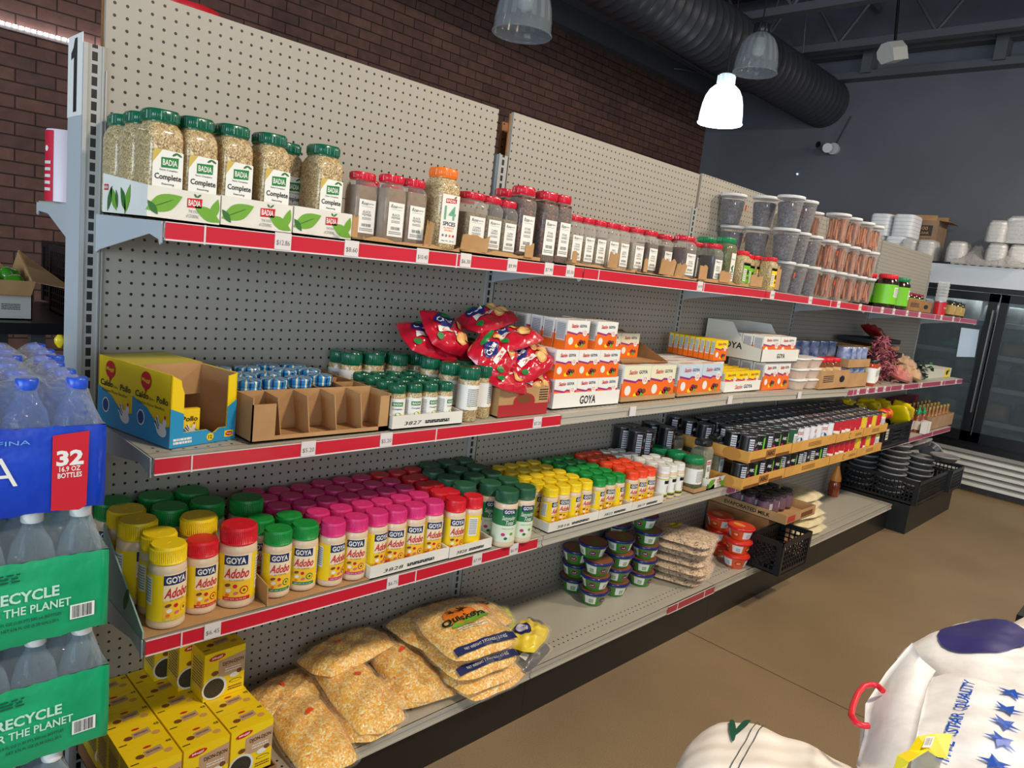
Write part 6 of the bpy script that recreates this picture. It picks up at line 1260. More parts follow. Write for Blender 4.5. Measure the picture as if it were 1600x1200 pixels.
# ================================================================ drinks in shrink wrap at the left
WATER = film('water_bottle_plastic', (170, 196, 204), .12, .04, .3, 40, edge=.4); WBLUE = film('water_bottle_blue', (110, 150, 225), .16, .04, .3, 40, edge=.4)
def pack(cols, rows, r, h, capm, bm, wrap, art, name='water_pack'):
    def f():
        t = thing(name, None, 'drinks'); w = cols*2*r; d = rows*2*r
        bb = MB(); bb.loft([(0, r*.9, r*.9), (.004, r*.97, r*.97), (h*.3, r*.95, r*.95), (h*.35, r*.9, r*.9), (h*.42, r*.96, r*.96), (h*.62, r*.97, r*.97), (h*.75, r*.8, r*.8), (h*.86, r*.45, r*.45), (h*.92, r*.38, r*.38)], bm, 20)
        cc = MB(); cc.loft([(h*.92, r*.46, r*.46), (h*.925, r*.47, r*.47), (h*.99, r*.47, r*.47), (h, r*.42, r*.42)], capm, 18)
        B0 = bb.build('bottle', t); C0 = cc.build('bottle_cap', B0); first = True
        for j in range(rows):
            for i in range(cols):
                if first: o = B0; c = C0; first = False
                else: o = B0.copy(); COL.objects.link(o); o.parent = t; c = C0.copy(); COL.objects.link(c); c.parent = o
                o.location = (r+2*r*i, r+2*r*j, 0)
        # wrap skin: coloured band around the sides, clear above
        R = random.Random(4); q = MB(); n = cols*5; NR = rows*4
        def ring(z, grow, ztop=None):
            P = []
            for i in range(n+1): x = w*i/n; P.append((x, -.002-grow-.004*abs(math.cos(math.pi*x/(2*r)))*0, z))
            for i in range(1, NR): P.append((w+.002+grow, d*i/NR, z))
            for i in range(n, -1, -1): P.append((w*i/n, d+.002+grow, z))
            for i in range(NR-1, 0, -1): P.append((-.002-grow, d*i/NR, z))
            return P
        def wall(levels, m_, nm):
            V = []; F = []; 
            for z, g in levels:
                V += [(x, y, zz+R.uniform(-.002, .002)) for x, y, zz in ring(z, g+.0)]
            N = len(ring(0, 0)); 
            for k in range(len(levels)-1):
                for i in range(N): F.append((k*N+i, k*N+(i+1) % N, (k+1)*N+(i+1) % N, (k+1)*N+i))
            b = MB(); b.add(V, F, m_, True); return b
        b = wall([(.0, -.002), (.01, .001), (h*.3, .002), (h*.6, .001), (h*.66, -.001)], wrap, None); b.build('printed_wrap', t)
        V = []; F = []; nx = cols*4; ny = rows*4
        for j in range(ny+1):
            for i in range(nx+1):
                x = w*i/nx; y = d*j/ny; ph = (abs(math.sin(math.pi*x/(2*r)))*abs(math.sin(math.pi*y/(2*r))))**.6; ed = min(i, nx-i, 2)/2*min(j, ny-j, 2)/2
                V.append((x, y, h*.66+(h*.36)*(ed**.5)*(.80+.2*ph)))
        for j in range(ny):
            for i in range(nx): a = j*(nx+1)+i; F.append((a, a+1, a+nx+2, a+nx+1))
        b = MB(); b.add(V, F, film('shrink_film', (225, 235, 245), .08, .05, .7, 35, edge=.35), True); b.build('shrink_wrap', t)
        q = MB(); art(q, flat((w/2, -.0052, 0)), w, h); q.build('pack_print', t); return t
    return f
GRW = mottled('wrap_green', (10, 150, 96), (22, 168, 112), 8, .3, .25, coat=.5); BLW = mottled('wrap_blue', (8, 52, 170), (14, 68, 196), 8, .3, .25, coat=.5)
PALEG = mat('print_pale_green', (196, 232, 212), .4); DKG = mat('print_dark_green', (14, 84, 60), .5)
def art_green(q, f, w, h):
    q.text(f, 'RECYCLE', w*.5-.113, h*.40, .0175, PALEG, .0008, .088, 1.4); q.text(f, 'FOR THE PLANET', w*.5-.113, h*.29, .0135, PALEG, .0008, .120, .8); q.text(f, '16.9 FL OZ (1.05 PT) 500 mL BOTTLES', w*.5-.110, h*.20, .006, DKG, .0008, .088, 1); q.text(f, 'NET 676 FL OZ (5.28 GAL) 20 L', w*.5-.106, h*.15, .006, DKG, .0008, .075, 1)
    q.rect(f, w*.5-.054, w*.5-.02, h*.13, h*.25, WHITE, .0005); q.barcode(f, w*.5-.051, w*.5-.023, h*.14, h*.24, BLACK, .0009); q.lines(f, w*.5-.26, w*.5-.12, h*.52, h*.60, 3, DKG, .0006); q.text(f, '20%', w*.5-.235, h*.50, .018, PALEG, .0006, .03)
def art_blue(q, f, w, h):
    RD = mat('wrap_red_panel', (206, 34, 50), .35); q.poly(f, [(w*.5-.073, h*.02), (w*.5-.036, h*.0), (w*.5-.026, h*.03), (w*.5-.024, h*.62), (w*.5-.072, h*.60)], RD, .0004); q.text(f, '32', w*.5-.049, h*.42, .024, WHITE, .0008, .036, 2); q.text(f, '16.9 OZ', w*.5-.049, h*.335, .008, WHITE, .0008, .028, 1); q.text(f, 'BOTTLES', w*.5-.049, h*.285, .008, WHITE, .0008, .032, 1)
    q.text(f, 'AQUAFINA', w*.5-.275, h*.33, .052, WHITE, .0006, .32, -.4); q.text(f, 'AQUAFINA  AQUAFINA', w*.5-.2, h*.56, .008, mat('print_sky', (110, 170, 230), .4), .0006, .2)
def art_dark(q, f, w, h):
    q.rect(f, -w*.5, w*.5-.1, h*.0, h*.62, BLACK, .0004); q.disc(f, w*.5-.10, h*.45, .05, .045, mat('print_azure', (40, 140, 220), .4), .0007, 20)
    for i in range(3): q.poly(f, [(w*.5-.18+.016*i, h*.25), (w*.5-.17+.016*i, h*.25), (w*.5-.15+.016*i, h*.5), (w*.5-.16+.016*i, h*.5)], WHITE, .0008)
PG = pack(8, 4, .0325, .199, PLC['white'], WATER, GRW, art_green); PBL = pack(8, 4, .0325, .199, mat('cap_blue', (30, 80, 200), .3), WBLUE, BLW, art_blue); PD = pack(8, 4, .0325, .199, PLC['white'], WATER, mottled('wrap_clear_blue', (150, 170, 176), (170, 190, 196), 8, .3, .2, coat=.5), art_dark)
YW = -.62; ez = lambda u, v: at(u, v, 'y', YW).z; ex = lambda u, v: at(u, v, 'y', YW).x
def stackpack(key, B, u, vb, label, rz=0):
    x = ex(u, vb)-.52; z = ez(u-60, vb+10); put(key, B, (x, YW, z), rz, label); return z
zb3 = ez(100, 800)
z_green1 = ez(90, 985)
zs = [ez(100, 790), 0, 0, 0]; hh = .205
zblue = ez(110, 795); 
for i, (key, B, xr, l) in enumerate((('pblue', PBL, 158, 'blue wrapped pack of water bottles with red 32 panel, fourth pack up'), ('pgreen', PG, 168, 'green wrapped pack of water bottles directly under the blue pack'), ('pgreen', PG, 176, 'lower green wrapped pack of water bottles'), ('pdark', PD, 130, 'lowest visible drinks pack with black and azure print'))):
    z = zblue-hh*i*1.0; x = ex(xr, 900)-.52; put(key, B, (x, YW, z), random.uniform(-.012, .012), l, 'stacked drinks packs')
zt3 = at(60, 556, 'y', YW+.30).z; xr = at(118, 590, 'y', YW+.30).x
PV = film('violet_film', (58, 40, 150), .55, .08, .9, 30)
put('pblue2', pack(8, 3, .0325, .205, mat('cap_blue'), WBLUE, PV, lambda q, f, w, h: q.rect(f, -w*.5, w*.5, 0, h*.1, BLW, .0003)), (xr-.52, YW+.275, zt3-.205), 0, 'violet filmed pack of water bottles behind the blue pack', 'stacked drinks packs')
b = MB(); b.box(xr-.52, xr-.01, YW+.28, YW+.46, .0, zt3-.206, mat('pallet_dark', (36, 34, 32), .7)); tag(b.build('goods_stand'), 'dark stand hidden behind the drinks stack', 'stand')
b = MB(); b.box(ex(130, 900)-.62, ex(130, 900)-.02, YW-.02, YW+.265, .0, zblue-3*hh-.002, mat('pallet_dark', (36, 34, 32), .7)); tag(b.build('drinks_stand'), 'dark stand under the stack of drinks packs', 'stand')
# ================================================================ pepper box, table and crates beyond the shelving at the left
PX = at(0, 500, 'y', 1.2); T = thing('black_table', 'black table against the brick wall holding the pepper box', 'table', (.0, 1.2, 0)); zt = at(40, 503, 'y', 1.15).z
b = MB(); b.box(-.8, 1.4, -.08, .6, zt-.04, zt, BLKPL); b.build('tabletop', T)
for x, y in ((-.75, -.03), (.13, -.03), (1.35, -.03), (-.75, .55), (.13, .55), (1.35, .55)): b = MB(); b.box(x, x+.045, y, y+.045, 0, zt-.041, mat('table_leg_grey', (90, 92, 92), .4, .5)); b.build('leg', T)
PBX = thing('pepper_box', 'open brown cardboard box of green peppers with red script and flaps', 'box', (-.32, 1.2, zt+.001)); w = .46; d = .34; h = .135
b = MB(); b.box(0, w, 0, .004, 0, h, mat('box_white_print', (196, 190, 182), .6)); b.box(0, w, d-.004, d, 0, h+.02, CARD); b.box(0, .004, 0, d, 0, h, CARD); b.box(w-.004, w, 0, d, 0, h, CARD); b.box(0, w, 0, d, 0, .004, CARD); b.box(0, .004, 0, d, 0, h+.02, CARD); b.build('box_body', PBX)
b = MB(); b.hexa([(-.0, -.001, h), (w+.01, -.001, h), (0, .002, h), (w+.01, .002, h), (-.0, -.055, h-.0+.01), (w-.01, -.055, h+.01), (0, -.053, h+.014), (w-.01, -.053, h+.014)], CARD); b.xf(Matrix.Translation((0, 0, h)) @ Matrix.Rotation(math.radians(72), 4, 'X') @ Matrix.Translation((0, 0, -h)) ); b.build('box_flap', PBX)
b = MB(); b.hexa([(w, .0, h), (w, d, h), (w+.003, 0, h), (w+.003, d, h), (w+.12, -.02, h-.02), (w+.02, d-.02, h+.09), (w+.123, -.02, h-.017), (w+.023, d-.02, h+.093)], CARD); b.build('box_flap', PBX)
b = MB(); b.hexa([(0, d, h), (w, d, h), (0, d+.003, h), (w, d+.003, h), (0, d+.03, h+.12), (w-.10, d+.03, h+.12), (0, d+.033, h+.12), (w-.1, d+.033, h+.12)], CARD); b.disc(flat((w*.72, d+.012, h+.06)), 0, 0, .014, .014, BLACK); b.build('box_flap', PBX)
b = MB(); f = flat((w/2, -.0006, 0)); b.text(f, 'Peak', w*.05, h*.32, .04, mat('script_red', (150, 20, 40), .5), .0005, .13, 1.5, .3); b.disc(f, w*.24, h*.72, .022, .018, DKG, .0005, 12, .6); b.rect(f, -w*.1, w*.1, h*.5, h*.72, WHITE, .0003); b.lines(f, w*.30, w*.42, h*.25, h*.42, 4, BLACK, .0005); b.disc(f, -w*.02, h*.75, .04, .01, BLACK, .0006, 10, -.2); b.build('box_print', PBX)
def pepper():
    b = MB(); V = []; F = []; nu, nv = 20, 10; GP = mat('pepper_green', (70, 160, 30), .18, coat=.7)
    for j in range(nv+1):
        ph = math.pi*j/nv; 
        for i in range(nu):
            a = 2*math.pi*i/nu; rr = .036*math.sin(ph)**.8*(1+.10*math.cos(4*a))*(1-.15*math.cos(ph)); V.append((rr*math.cos(a), rr*math.sin(a), .045*math.cos(ph)*(1-.12*math.cos(a*4)*math.sin(ph)**2)))
    for j in range(nv):
        for i in range(nu): F.append((j*nu+i, (j+1)*nu+i, (j+1)*nu+(i+1) % nu, j*nu+(i+1) % nu))
    t = thing('green_pepper', None, 'pepper'); b.add(V, F, GP, True); b.build('pepper_body', t); s = MB(); s.tube([(0, 0, .03), (.003, 0, .05), (.012, 0, .062)], [.007, .005, .006], DLEAF, 8); s.build('stem', t); return t
R = random.Random(2)
for i in range(14):
    x = .05+.072*(i % 6)+R.uniform(-.01, .01); y = .06+.085*(i//6); z = h*.75+R.uniform(0, .03)+.012*(i//6)
    put('pepper', pepper, (-.32+x, 1.2+y, zt+z), R.uniform(0, 6), 'glossy green pepper in the open box, %s' % place_word(i//6, i % 6, 3, 6), 'green peppers in the box', (R.uniform(.5, 1.8), R.uniform(-.5, .5)))
put('crE', crate(.40, .30, .26), (.27, 1.24, zt+.001), 0, 'black crate on the table right of the pepper box', None, (0, .0)); put('crE', crate(.40, .30, .26), (.36, 1.62, zt+.001), .1, 'black crate standing behind the other black crate on the table', None)
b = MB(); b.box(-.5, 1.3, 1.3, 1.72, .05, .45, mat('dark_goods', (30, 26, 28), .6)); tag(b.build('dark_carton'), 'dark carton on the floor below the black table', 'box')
b = MB(); b.loft([(-.016, .004, .004), (-.006, .011, .008), (.004, .012, .009), (.014, .005, .004)], CKY, 10); q = at(102, 537, 'x', -.04); o = b.build('yellow_tag', G, (-.04, .112, q.z)); tag(o, 'small yellow tag')
# ================================================================ cooler at the far wall
FX = 6.9; area('cooler_lamp_light', (7.2, -1.2, 1.72), (7.2, -1.2, 0), .3, 3.2, 16, (.85, .95, 1.0))
C = thing('display_cooler', 'large glass door display cooler with grey header and black frames', 'cooler', (0, 0, 0))
HD = mat('cooler_header', (214, 220, 226), .35); CBK = mat('cooler_black', (20, 21, 23), .3); yL, yR = .62, -3.2; zt2 = 1.995; zh = 1.79
b = MB(); b.box(FX+.02, 7.7, yR, yL, zh, zt2-.03, HD); b.box(FX, FX+.02, yR, yL, zh, zt2-.03, HD); b.box(FX+.01, 7.7, yR, yL, zt2-.03, zt2-.012, CBK); b.box(7.62, 7.7, yR, yL, .1, zh, mat('cooler_inner', (170, 174, 176), .5)); b.box(FX+.03, 7.7, yL-.04, yL, .1, zh, HD); b.box(FX+.03, 7.7, yR, yR+.04, .1, zh, HD); b.box(FX, 7.7, yR, yL, .36, .44, CBK); b.box(FX-.0, FX+.03, yR, yL, zh-.045, zh, CBK); b.box(FX+.05, 7.7, yR, yL, .0, .36, mat('cooler_base', (70, 70, 68), .5)); b.build('cabinet', C)
b = MB(); SL_ = mat('grille_slat', (214, 212, 202), .4, .2)
b.box(FX-.03, FX+.06, yR, yL, .335, .365, mat('grille_top', (150, 148, 140), .4))
for k in range(5): z = .06+.056*k; b.hexa([(FX-.035, yR, z), (FX-.035, yL, z), (FX+.02, yR, z+.03), (FX+.02, yL, z+.03), (FX-.03, yR, z+.026), (FX-.03, yL, z+.026), (FX+.03, yR, z+.05), (FX+.03, yL, z+.05)], SL_)
b.build('vent_grille', C)
GLS = film('cooler_glass', (120, 134, 140), .22, .03)
ym = at(1546, 460, 'x', FX).y; ym = -.36
dw = .76
for i, y0 in enumerate((ym+dw, ym, ym-dw, ym-2*dw)):
    D = MB(); y1 = y0-dw; 
    for (a, c, z0, z1) in ((y0-.075, y0-.006, .44, zh-.05), (y1+.006, y1+.075, .44, zh-.05), (y1+.006, y0-.006, .44, .53), (y1+.006, y0-.006, zh-.12, zh-.05)): D.box(FX-.03, FX+.02, a, c, z0, z1, CBK)
    o = D.build('door', C); g = MB(); g.box(FX-.012, FX-.008, y1+.07, y0-.07, .52, zh-.11, GLS); g.build('door_glass', o); h_ = MB(); h_.box(FX-.05, FX-.035, y1+.02, y1+.03, .7, 1.6, mat('door_trim_metal', (150, 152, 150), .3, .8)); h_.build('door_handle', o); h_ = MB(); h_.box(FX-.034, FX-.031, y0-.012, y0-.008, .5, zh-.06, mat('door_trim_metal')); h_.build('door_trim', o)
for z in (.62, .92, 1.2, 1.48):
    b = MB(); b.box(FX+.12, 7.6, yR+.05, yL-.05, z, z+.012, mat('cooler_shelf', (150, 152, 150), .4, .3)); b.box(FX+.10, FX+.12, yR+.05, yL-.05, z-.02, z+.02, mat('cooler_shelf')); b.build('cooler_rack', C)
R = random.Random(12); k = 0
for z in (.45, .635, .935, 1.215, 1.495):
    y = yL-.12
    while y > -1.7:
        w = R.uniform(.14, .34); hgt = R.uniform(.09, .22 if z > .5 else .15); k += 1
        c = R.choice(((196, 196, 190), (120, 120, 116), (150, 110, 84), (90, 96, 100), (60, 50, 60), (140, 150, 156)))
        b = MB(); x0 = FX+.16+R.uniform(0, .05); n = 6
        b.loft([(0, .13, w/2, 6), (.01, .14, w/2, 6), (hgt*.9, .135, w/2*.97, 6), (hgt, .11, w/2*.85, 5)], mottled('cooler_goods_%d_%d' % c[:2], tuple(int(q*.8) for q in c), c, 6, .5), 20)
        tag(b.build('cooler_carton', None, (x0+.14, y-w/2, z+.0125 if z > .5 else .441)), 'dim packaged goods behind the cooler glass, %s rack, %s from the left' % (['lowest', 'second', 'third', 'fourth', 'top'][(.45, .635, .935, 1.215, 1.495).index(z)], ORD[min(20, int((yL-y)/.2)+1)]), 'goods', 'goods inside the cooler'); y -= w+R.uniform(.02, .08)
b = MB(); q = at(1512, 532, 'x', FX-.0155); b.hexa([(FX-.0155, q.y+.06, 1.16), (FX-.0155, q.y-.08, 1.18), (FX-.0125, q.y+.06, 1.16), (FX-.0125, q.y-.08, 1.18), (FX-.0155, q.y+.07, 1.42), (FX-.0155, q.y-.07, 1.42), (FX-.0125, q.y+.07, 1.42), (FX-.0125, q.y-.07, 1.42)], mat('paper_blue_white', (206, 226, 244), .5)); tag(b.build('paper_notice'), 'pale blue paper sheet on the left cooler door glass', 'paper')
def greenbag():
    t = bag(.3, .22, .09, mat('net_green', (20, 120, 86), .3, coat=.4), 'produce_bag', 'bag', 61, .018)(); return t
q = at(1500, 548, 'x', 7.1); put('greenbag', greenbag, (7.12, q.y, 1.228), 1.4, 'green net bag lying behind the left cooler glass')
# white foam packs, wrapped, and a carton on top of the cooler
FO = mottled('foam_white', (244, 246, 248), (252, 252, 252), 30, .6, .4); WR = film('clear_wrap', (226, 222, 216), .38, .14, 1, 18)
def foam(w, d, h, wrap=True):
    def f():
        t = thing('foam_pack', None, 'foam containers'); b = MB(); b.loft([(0, w/2*.96, d/2*.96, 6), (.01, w/2, d/2, 6), (h-.015, w/2, d/2, 6), (h, w/2*.93, d/2*.93, 5)], FO, 28)
        n = 6
        for i in range(1, n): z = h*i/n; b.loft([(z-.002, w/2*1.004, d/2*1.004, 6), (z+.002, w/2*1.004, d/2*1.004, 6)], mat('foam_seam', (196, 200, 204), .6), 28, cap=False)
        b.build('foam_stack', t)
        if wrap:
            V = []; F = []; nn = 20; R = random.Random(3); q = MB(); q.loft([(-.0, w/2+.03, d/2+.02, 3), (h*.3, w/2+.018, d/2+.012, 5), (h*.7, w/2+.012, d/2+.014, 5), (h+.012, w/2*.95, d/2*.95, 4), (h+.02, w/4, d/4, 3)], WR, 28, cap=False); q.build('plastic_wrap', t)
        return t
    return f
zc = zt2-.01
def fp(key, B, u, v, label, x=7.25, z=None, rz=0, wrap=None): q = at(u, v, 'x', x); put(key, B, (x, q.y, z if z is not None else zc), rz, label, 'foam packs on the cooler')
def yat(u, v, x=7.1): return at(u, v, 'x', x).y
for (u, lv, l) in ((1372, 0, 'left column, lower'), (1408, 0, 'right column, lower'), (1378, 1, 'left column, upper'), (1414, 1, 'right column, upper')): put('fA', foam(.30, .184, .205, False), (7.1, yat(u, 370), zc+.206*lv), 0, 'white foam container stack in the tall block on the cooler, ' + l, 'foam packs on the cooler')
for (u, l) in ((1425, 'first right of the tall block'), (1452, 'second right of the tall block'), (1500, 'wrapped, middle of the header'), (1562, 'wrapped, right, low')): put('fB', foam(.30, .138, .175), (7.08, yat(u, 395), zc), 0, 'white foam container pack on the cooler, ' + l, 'foam packs on the cooler')
put('fB', foam(.30, .138, .175), (7.12, yat(1562, 360), zc+.20), 0, 'topmost white foam pack at the right under crumpled wrap', 'foam packs on the cooler'); put('fB', foam(.30, .138, .175), (7.12, yat(1590, 400), zc), .2, 'white foam pack at the right edge of the photo', 'foam packs on the cooler'); put('fC', foam(.3, .34, .22), (7.15, yat(1605, 375), zc+.2), 0, 'wide wrapped foam pack cut by the right edge')
def crumple():
    t = thing('plastic_sheet', None, 'plastic'); b = MB(); V = []; F = []; nx, ny = 26, 12; R = random.Random(6); ph = [R.uniform(0, 6) for _ in range(6)]
    for j in range(ny+1):
        for i in range(nx+1):
            y = -.55*i/nx; s = j/ny; x = .10-.26*s; z = .22*(1-s)**1.2*(.4+.3*math.sin(i*.5+ph[0]))+.02+.012*math.sin(i*2.1+j*1.9+ph[1])*(1-s*.5); z = max(.004, z)
            if s > .85: z -= (s-.85)*.3
            V.append((x, y, z))
    for j in range(ny):
        for i in range(nx): a = j*(nx+1)+i; F.append((a, a+1, a+nx+2, a+nx+1))
    b.add(V, F, WR, True); b.build('sheet', t); return t
put('crumple', crumple, (7.0, yat(1500, 400), zc+.005), 0, 'crumpled clear plastic sheet draped along the cooler top')
BXC = thing('supply_carton', 'tall brown carton marked 500 CLEAR behind the foam block on the cooler', 'box', (7.3, yat(1383, 350, 7.3), zc+.001)); b = MB(); w = .48; h = .40
b.box(0, .3, -w, 0, 0, h, mottled('carton_shaded', (150, 122, 94), (164, 134, 104), 9, .8)); b.box(-.003, .0, -w+.02, -.02, h*1.0, h*1.12, CARD); b.box(.28, .3, -w, 0, h, h*1.16, CARD); b.hexa([(0, -w, h), (.3, -w, h), (0, -w+.003, h), (.3, -w+.003, h), (0, -w-.10, h-.01), (.3, -w-.1, h-.01), (0, -w-.1, h-.007), (.3, -w-.1, h-.007)], CARD); b.build('box_body', BXC)
b = MB(); f = flat((-.0006, -w*.74, h*.76), (0, -1, 0)); b.rect(f, -.08, .08, -.05, .05, mat('carton_dark_print', (62, 54, 48), .6)); b.text(f, '500', .0, .022, .034, CARD, .0008, .08, 1); b.text(f, 'CLEAR', .0, -.022, .024, CARD, .0008, .11, 1); b.text(f, '13 x 18 IN', .03, -.075, .016, MATS['carton_dark_print'], .0008, .09); b.build('box_print', BXC)
# ================================================================ rice sacks in the foreground, on a dark stand
SK = mottled('sack_white', (236, 236, 238), (246, 246, 248), 40, .5, .15, stretch=(1, 1, 1)); SKC = mottled('sack_cream', (240, 232, 222), (246, 240, 232), 20, .5, .15)
zS = .70
b = MB(); b.box(.42, 2.3, -2.9, -1.47, .0, .52, mat('stand_black', (22, 22, 24), .5)); b.box(2.02, 2.6, -2.6, -1.53, .0, .66, mat('stand_black')); tag(b.build('sack_stand'), 'black stand under the white rice sacks in the right foreground', 'stand')
def sk_five(q, s, w, d):
    BL = mat('sack_blue', (24, 84, 190), .4)
    q.text(s, 'FIVE   STAR   QUALITY', -w*.02, d*.26, .022, BL, .001, w*.50, 1)
    for i in range(5): q.star(s, -w*.21+.058*i*w/.5, d*.10, .025, BL, .001, .2*i)
    q.text(s, 'ARROZ', 0, -d*.12, .05, mat('sack_red', (206, 40, 70), .4), .001, w*.5, 1)
def sack(w, d, t, m, seed, deco=None, name='rice_sack'): return bag(w, d, t, m, name, 'sack', seed, .005, 60, 48, deco=(lambda q, s_, a_, b_: deco(q, (lambda x, y, h=0: s_(x, y, h+.0012)), a_, b_)) if deco else None, e=3.5)
p = at(1500, 1105, 'z', .80)
ang = math.atan2(*(lambda a, b: (b.y-a.y, b.x-a.x))(at(1480, 1175, 'z', .8), at(1515, 1075, 'z', .8)))
S5 = sack(.62, .40, .14, SK, 3, sk_five); c = at(1520, 1125, 'z', .8); nrm = Vector((math.sin(ang), -math.cos(ang)))
c2 = at(1497, 1125, 'z', .8)
put('five', S5, (c2.x+nrm.x*.104, c2.y+nrm.y*.104, .695), ang, 'white rice sack with blue stars and blue lettering')
p = at(1165, 1190, 'z', .70); LN = mat('sack_line', (70, 82, 80), .5)
put('plain', sack(.36, .34, .12, SKC, 8, lambda q, s, w, d: (q.rect(s, -w*.45, w*.45, d*.17, d*.175, LN, 0, 20), q.rect(s, -w*.45, w*.45, d*.205, d*.21, LN, 0, 20), q.disc(s, w*.2, d*.3, .04, .006, DKG, 0, 12, .3), q.disc(s, w*.26, d*.26, .04, .006, DKG, 0, 12, -.1))), (at(1170, 1215, 'z', .66).x+.0, at(1170, 1215, 'z', .66).y-.05, .60), ang+.1, 'cream white rice sack with thin grey lines at the bottom edge')
c = at(1570, 1015, 'z', .78); put('navy', sack(.5, .36, .12, SK, 12, lambda q, s, w, d: (q.disc(s, -w*.05, d*.2, w*.3, d*.2, mat('sack_navy', (50, 46, 110), .4), 0, 20), q.rect(s, w*.1, w*.2, -d*.2, d*.4, mat('sack_silver', (150, 154, 160), .3, .5), .0004, 4))), (c.x+.10, c.y-.02, .66), ang-.35, 'white sack with dark violet patch behind the starred sack')
def sun_deco(q, s, w, d):
    o = mat('sun_orange', (236, 90, 40), .4)
    for i in range(16): a = i*math.pi/8; q.poly(s, [(-w*.2+.030*math.cos(a-.15), d*.15+.030*math.sin(a-.15)), (-w*.2+.048*math.cos(a), d*.15+.048*math.sin(a)), (-w*.2+.030*math.cos(a+.15), d*.15+.030*math.sin(a+.15))], o, 0)
    q.disc(s, -w*.2, d*.15, .033, .033, o, .0003, 20); q.disc(s, -w*.2, d*.15, .029, .029, YEL, .0006, 20); q.disc(s, -w*.2, d*.15, .01, .01, o, .0009, 12)
c = at(1600, 975, 'z', .78); put('sun', sack(.5, .34, .12, SKC, 15, sun_deco), (c.x+.26, c.y-.14, .665), ang-.3, 'cream sack with a yellow sun emblem at the right edge')
# yellow tag, red handle and folded white plastic on the starred sack
def side_plastic():
    t = thing('folded_sack_end', None, 'sack'); b = MB(); V = []; F = []; nx, ny = 16, 10; R = random.Random(5)
    P = [[at(1338, 1195, 'z', .70), at(1350, 1150, 'z', .72), at(1352, 1100, 'z', .74), at(1385, 1050, 'z', .77), at(1425, 1004, 'z', .81)], [at(1360, 1210, 'z', .76), at(1385, 1150, 'z', .79), at(1400, 1100, 'z', .80), at(1425, 1060, 'z', .82), at(1440, 1030, 'z', .81)], [at(1420, 1215, 'z', .80), at(1430, 1160, 'z', .80), at(1440, 1110, 'z', .80), at(1450, 1070, 'z', .79), at(1462, 1048, 'z', .77)]]
    for row in P:
        for p in row: V.append(p)
    for j in range(2):
        for i in range(4): a = j*5+i; F.append((a, a+1, a+6, a+5))
    V2 = [Vector(v)-Vector((0, 0, .05)) for v in V]; n = len(V); F2 = [tuple(n+k for k in f[::-1]) for f in F]
    rim = [0, 1, 2, 3, 4, 9, 14, 13, 12, 11, 10, 5]; F3 = [(rim[i], rim[(i+1) % 12], n+rim[(i+1) % 12], n+rim[i]) for i in range(12)]
    b.add(V+V2, F+F2+F3, SK, True); o = b.build('folded_plastic', t); s = o.modifiers.new('s', 'SUBSURF'); s.levels = 2; s.render_levels = 2; return t
put('sidepl', side_plastic, (0, 0, 0), 0, 'white folded plastic sack end with a red carrying handle')
t = PROTO['sidepl']; pts = [(1380, 1080), (1372, 1072), (1362, 1069), (1350, 1072), (1340, 1084), (1332, 1105), (1330, 1118), (1338, 1130), (1350, 1134), (1357, 1134)]
P = [at(u, v, 'z', .78) for u, v in pts]
b = MB(); Q = []
for i in range(len(P)-1):
    for s_ in (0, .5): Q.append(P[i].lerp(P[i+1], s_))
Q.append(P[-1]); b.tube(Q, .0055, mat('handle_red', (226, 40, 56), .35), 8); tag(b.build('handle', t), 'red plastic carrying handle')
yt = thing('yellow_tag', 'curled yellow tag with a barcode lying on the starred sack', 'tag', (0, 0, 0)); b = MB(); V = []; F = []; YT = mat('tag_yellow', (246, 220, 20), .35, coat=.3)
A = [(1392, 1215), (1402, 1180), (1420, 1172), (1434, 1150), (1460, 1146), (1488, 1146)]; B = [(1412, 1215), (1420, 1190), (1440, 1178), (1450, 1172), (1465, 1182), (1480, 1184)]; hz = [.80, .835, .832, .838, .828, .822]
for i in range(6): V += [at(*A[i], 'z', hz[i]), at(*B[i], 'z', hz[i])]
n = len(V); V += [v-Vector((0, 0, .0012)) for v in V]
for i in range(5): F += [(2*i, 2*i+1, 2*i+3, 2*i+2), (n+2*i, n+2*i+2, n+2*i+3, n+2*i+1), (2*i, 2*i+2, n+2*i+2, n+2*i), (2*i+1, n+2*i+1, n+2*i+3, 2*i+3)]
b.add(V, F, YT); b.build('tag_sheet', yt)
b = MB(); o_ = at(1444, 1160, 'z', .8385); ux = (at(1458, 1160, 'z', .8345)-o_); uy = (at(1448, 1150, 'z', .8365)-o_); fr = lambda x, y, h=0: o_+ux*x+uy*y+Vector((0, 0, h+.0015)); b.rect(fr, 0, 1, -.9, .8, WHITE, 0); b.barcode(fr, .15, .85, -.6, .5, GREYP, .0006, 9); b.build('barcode_label', yt)
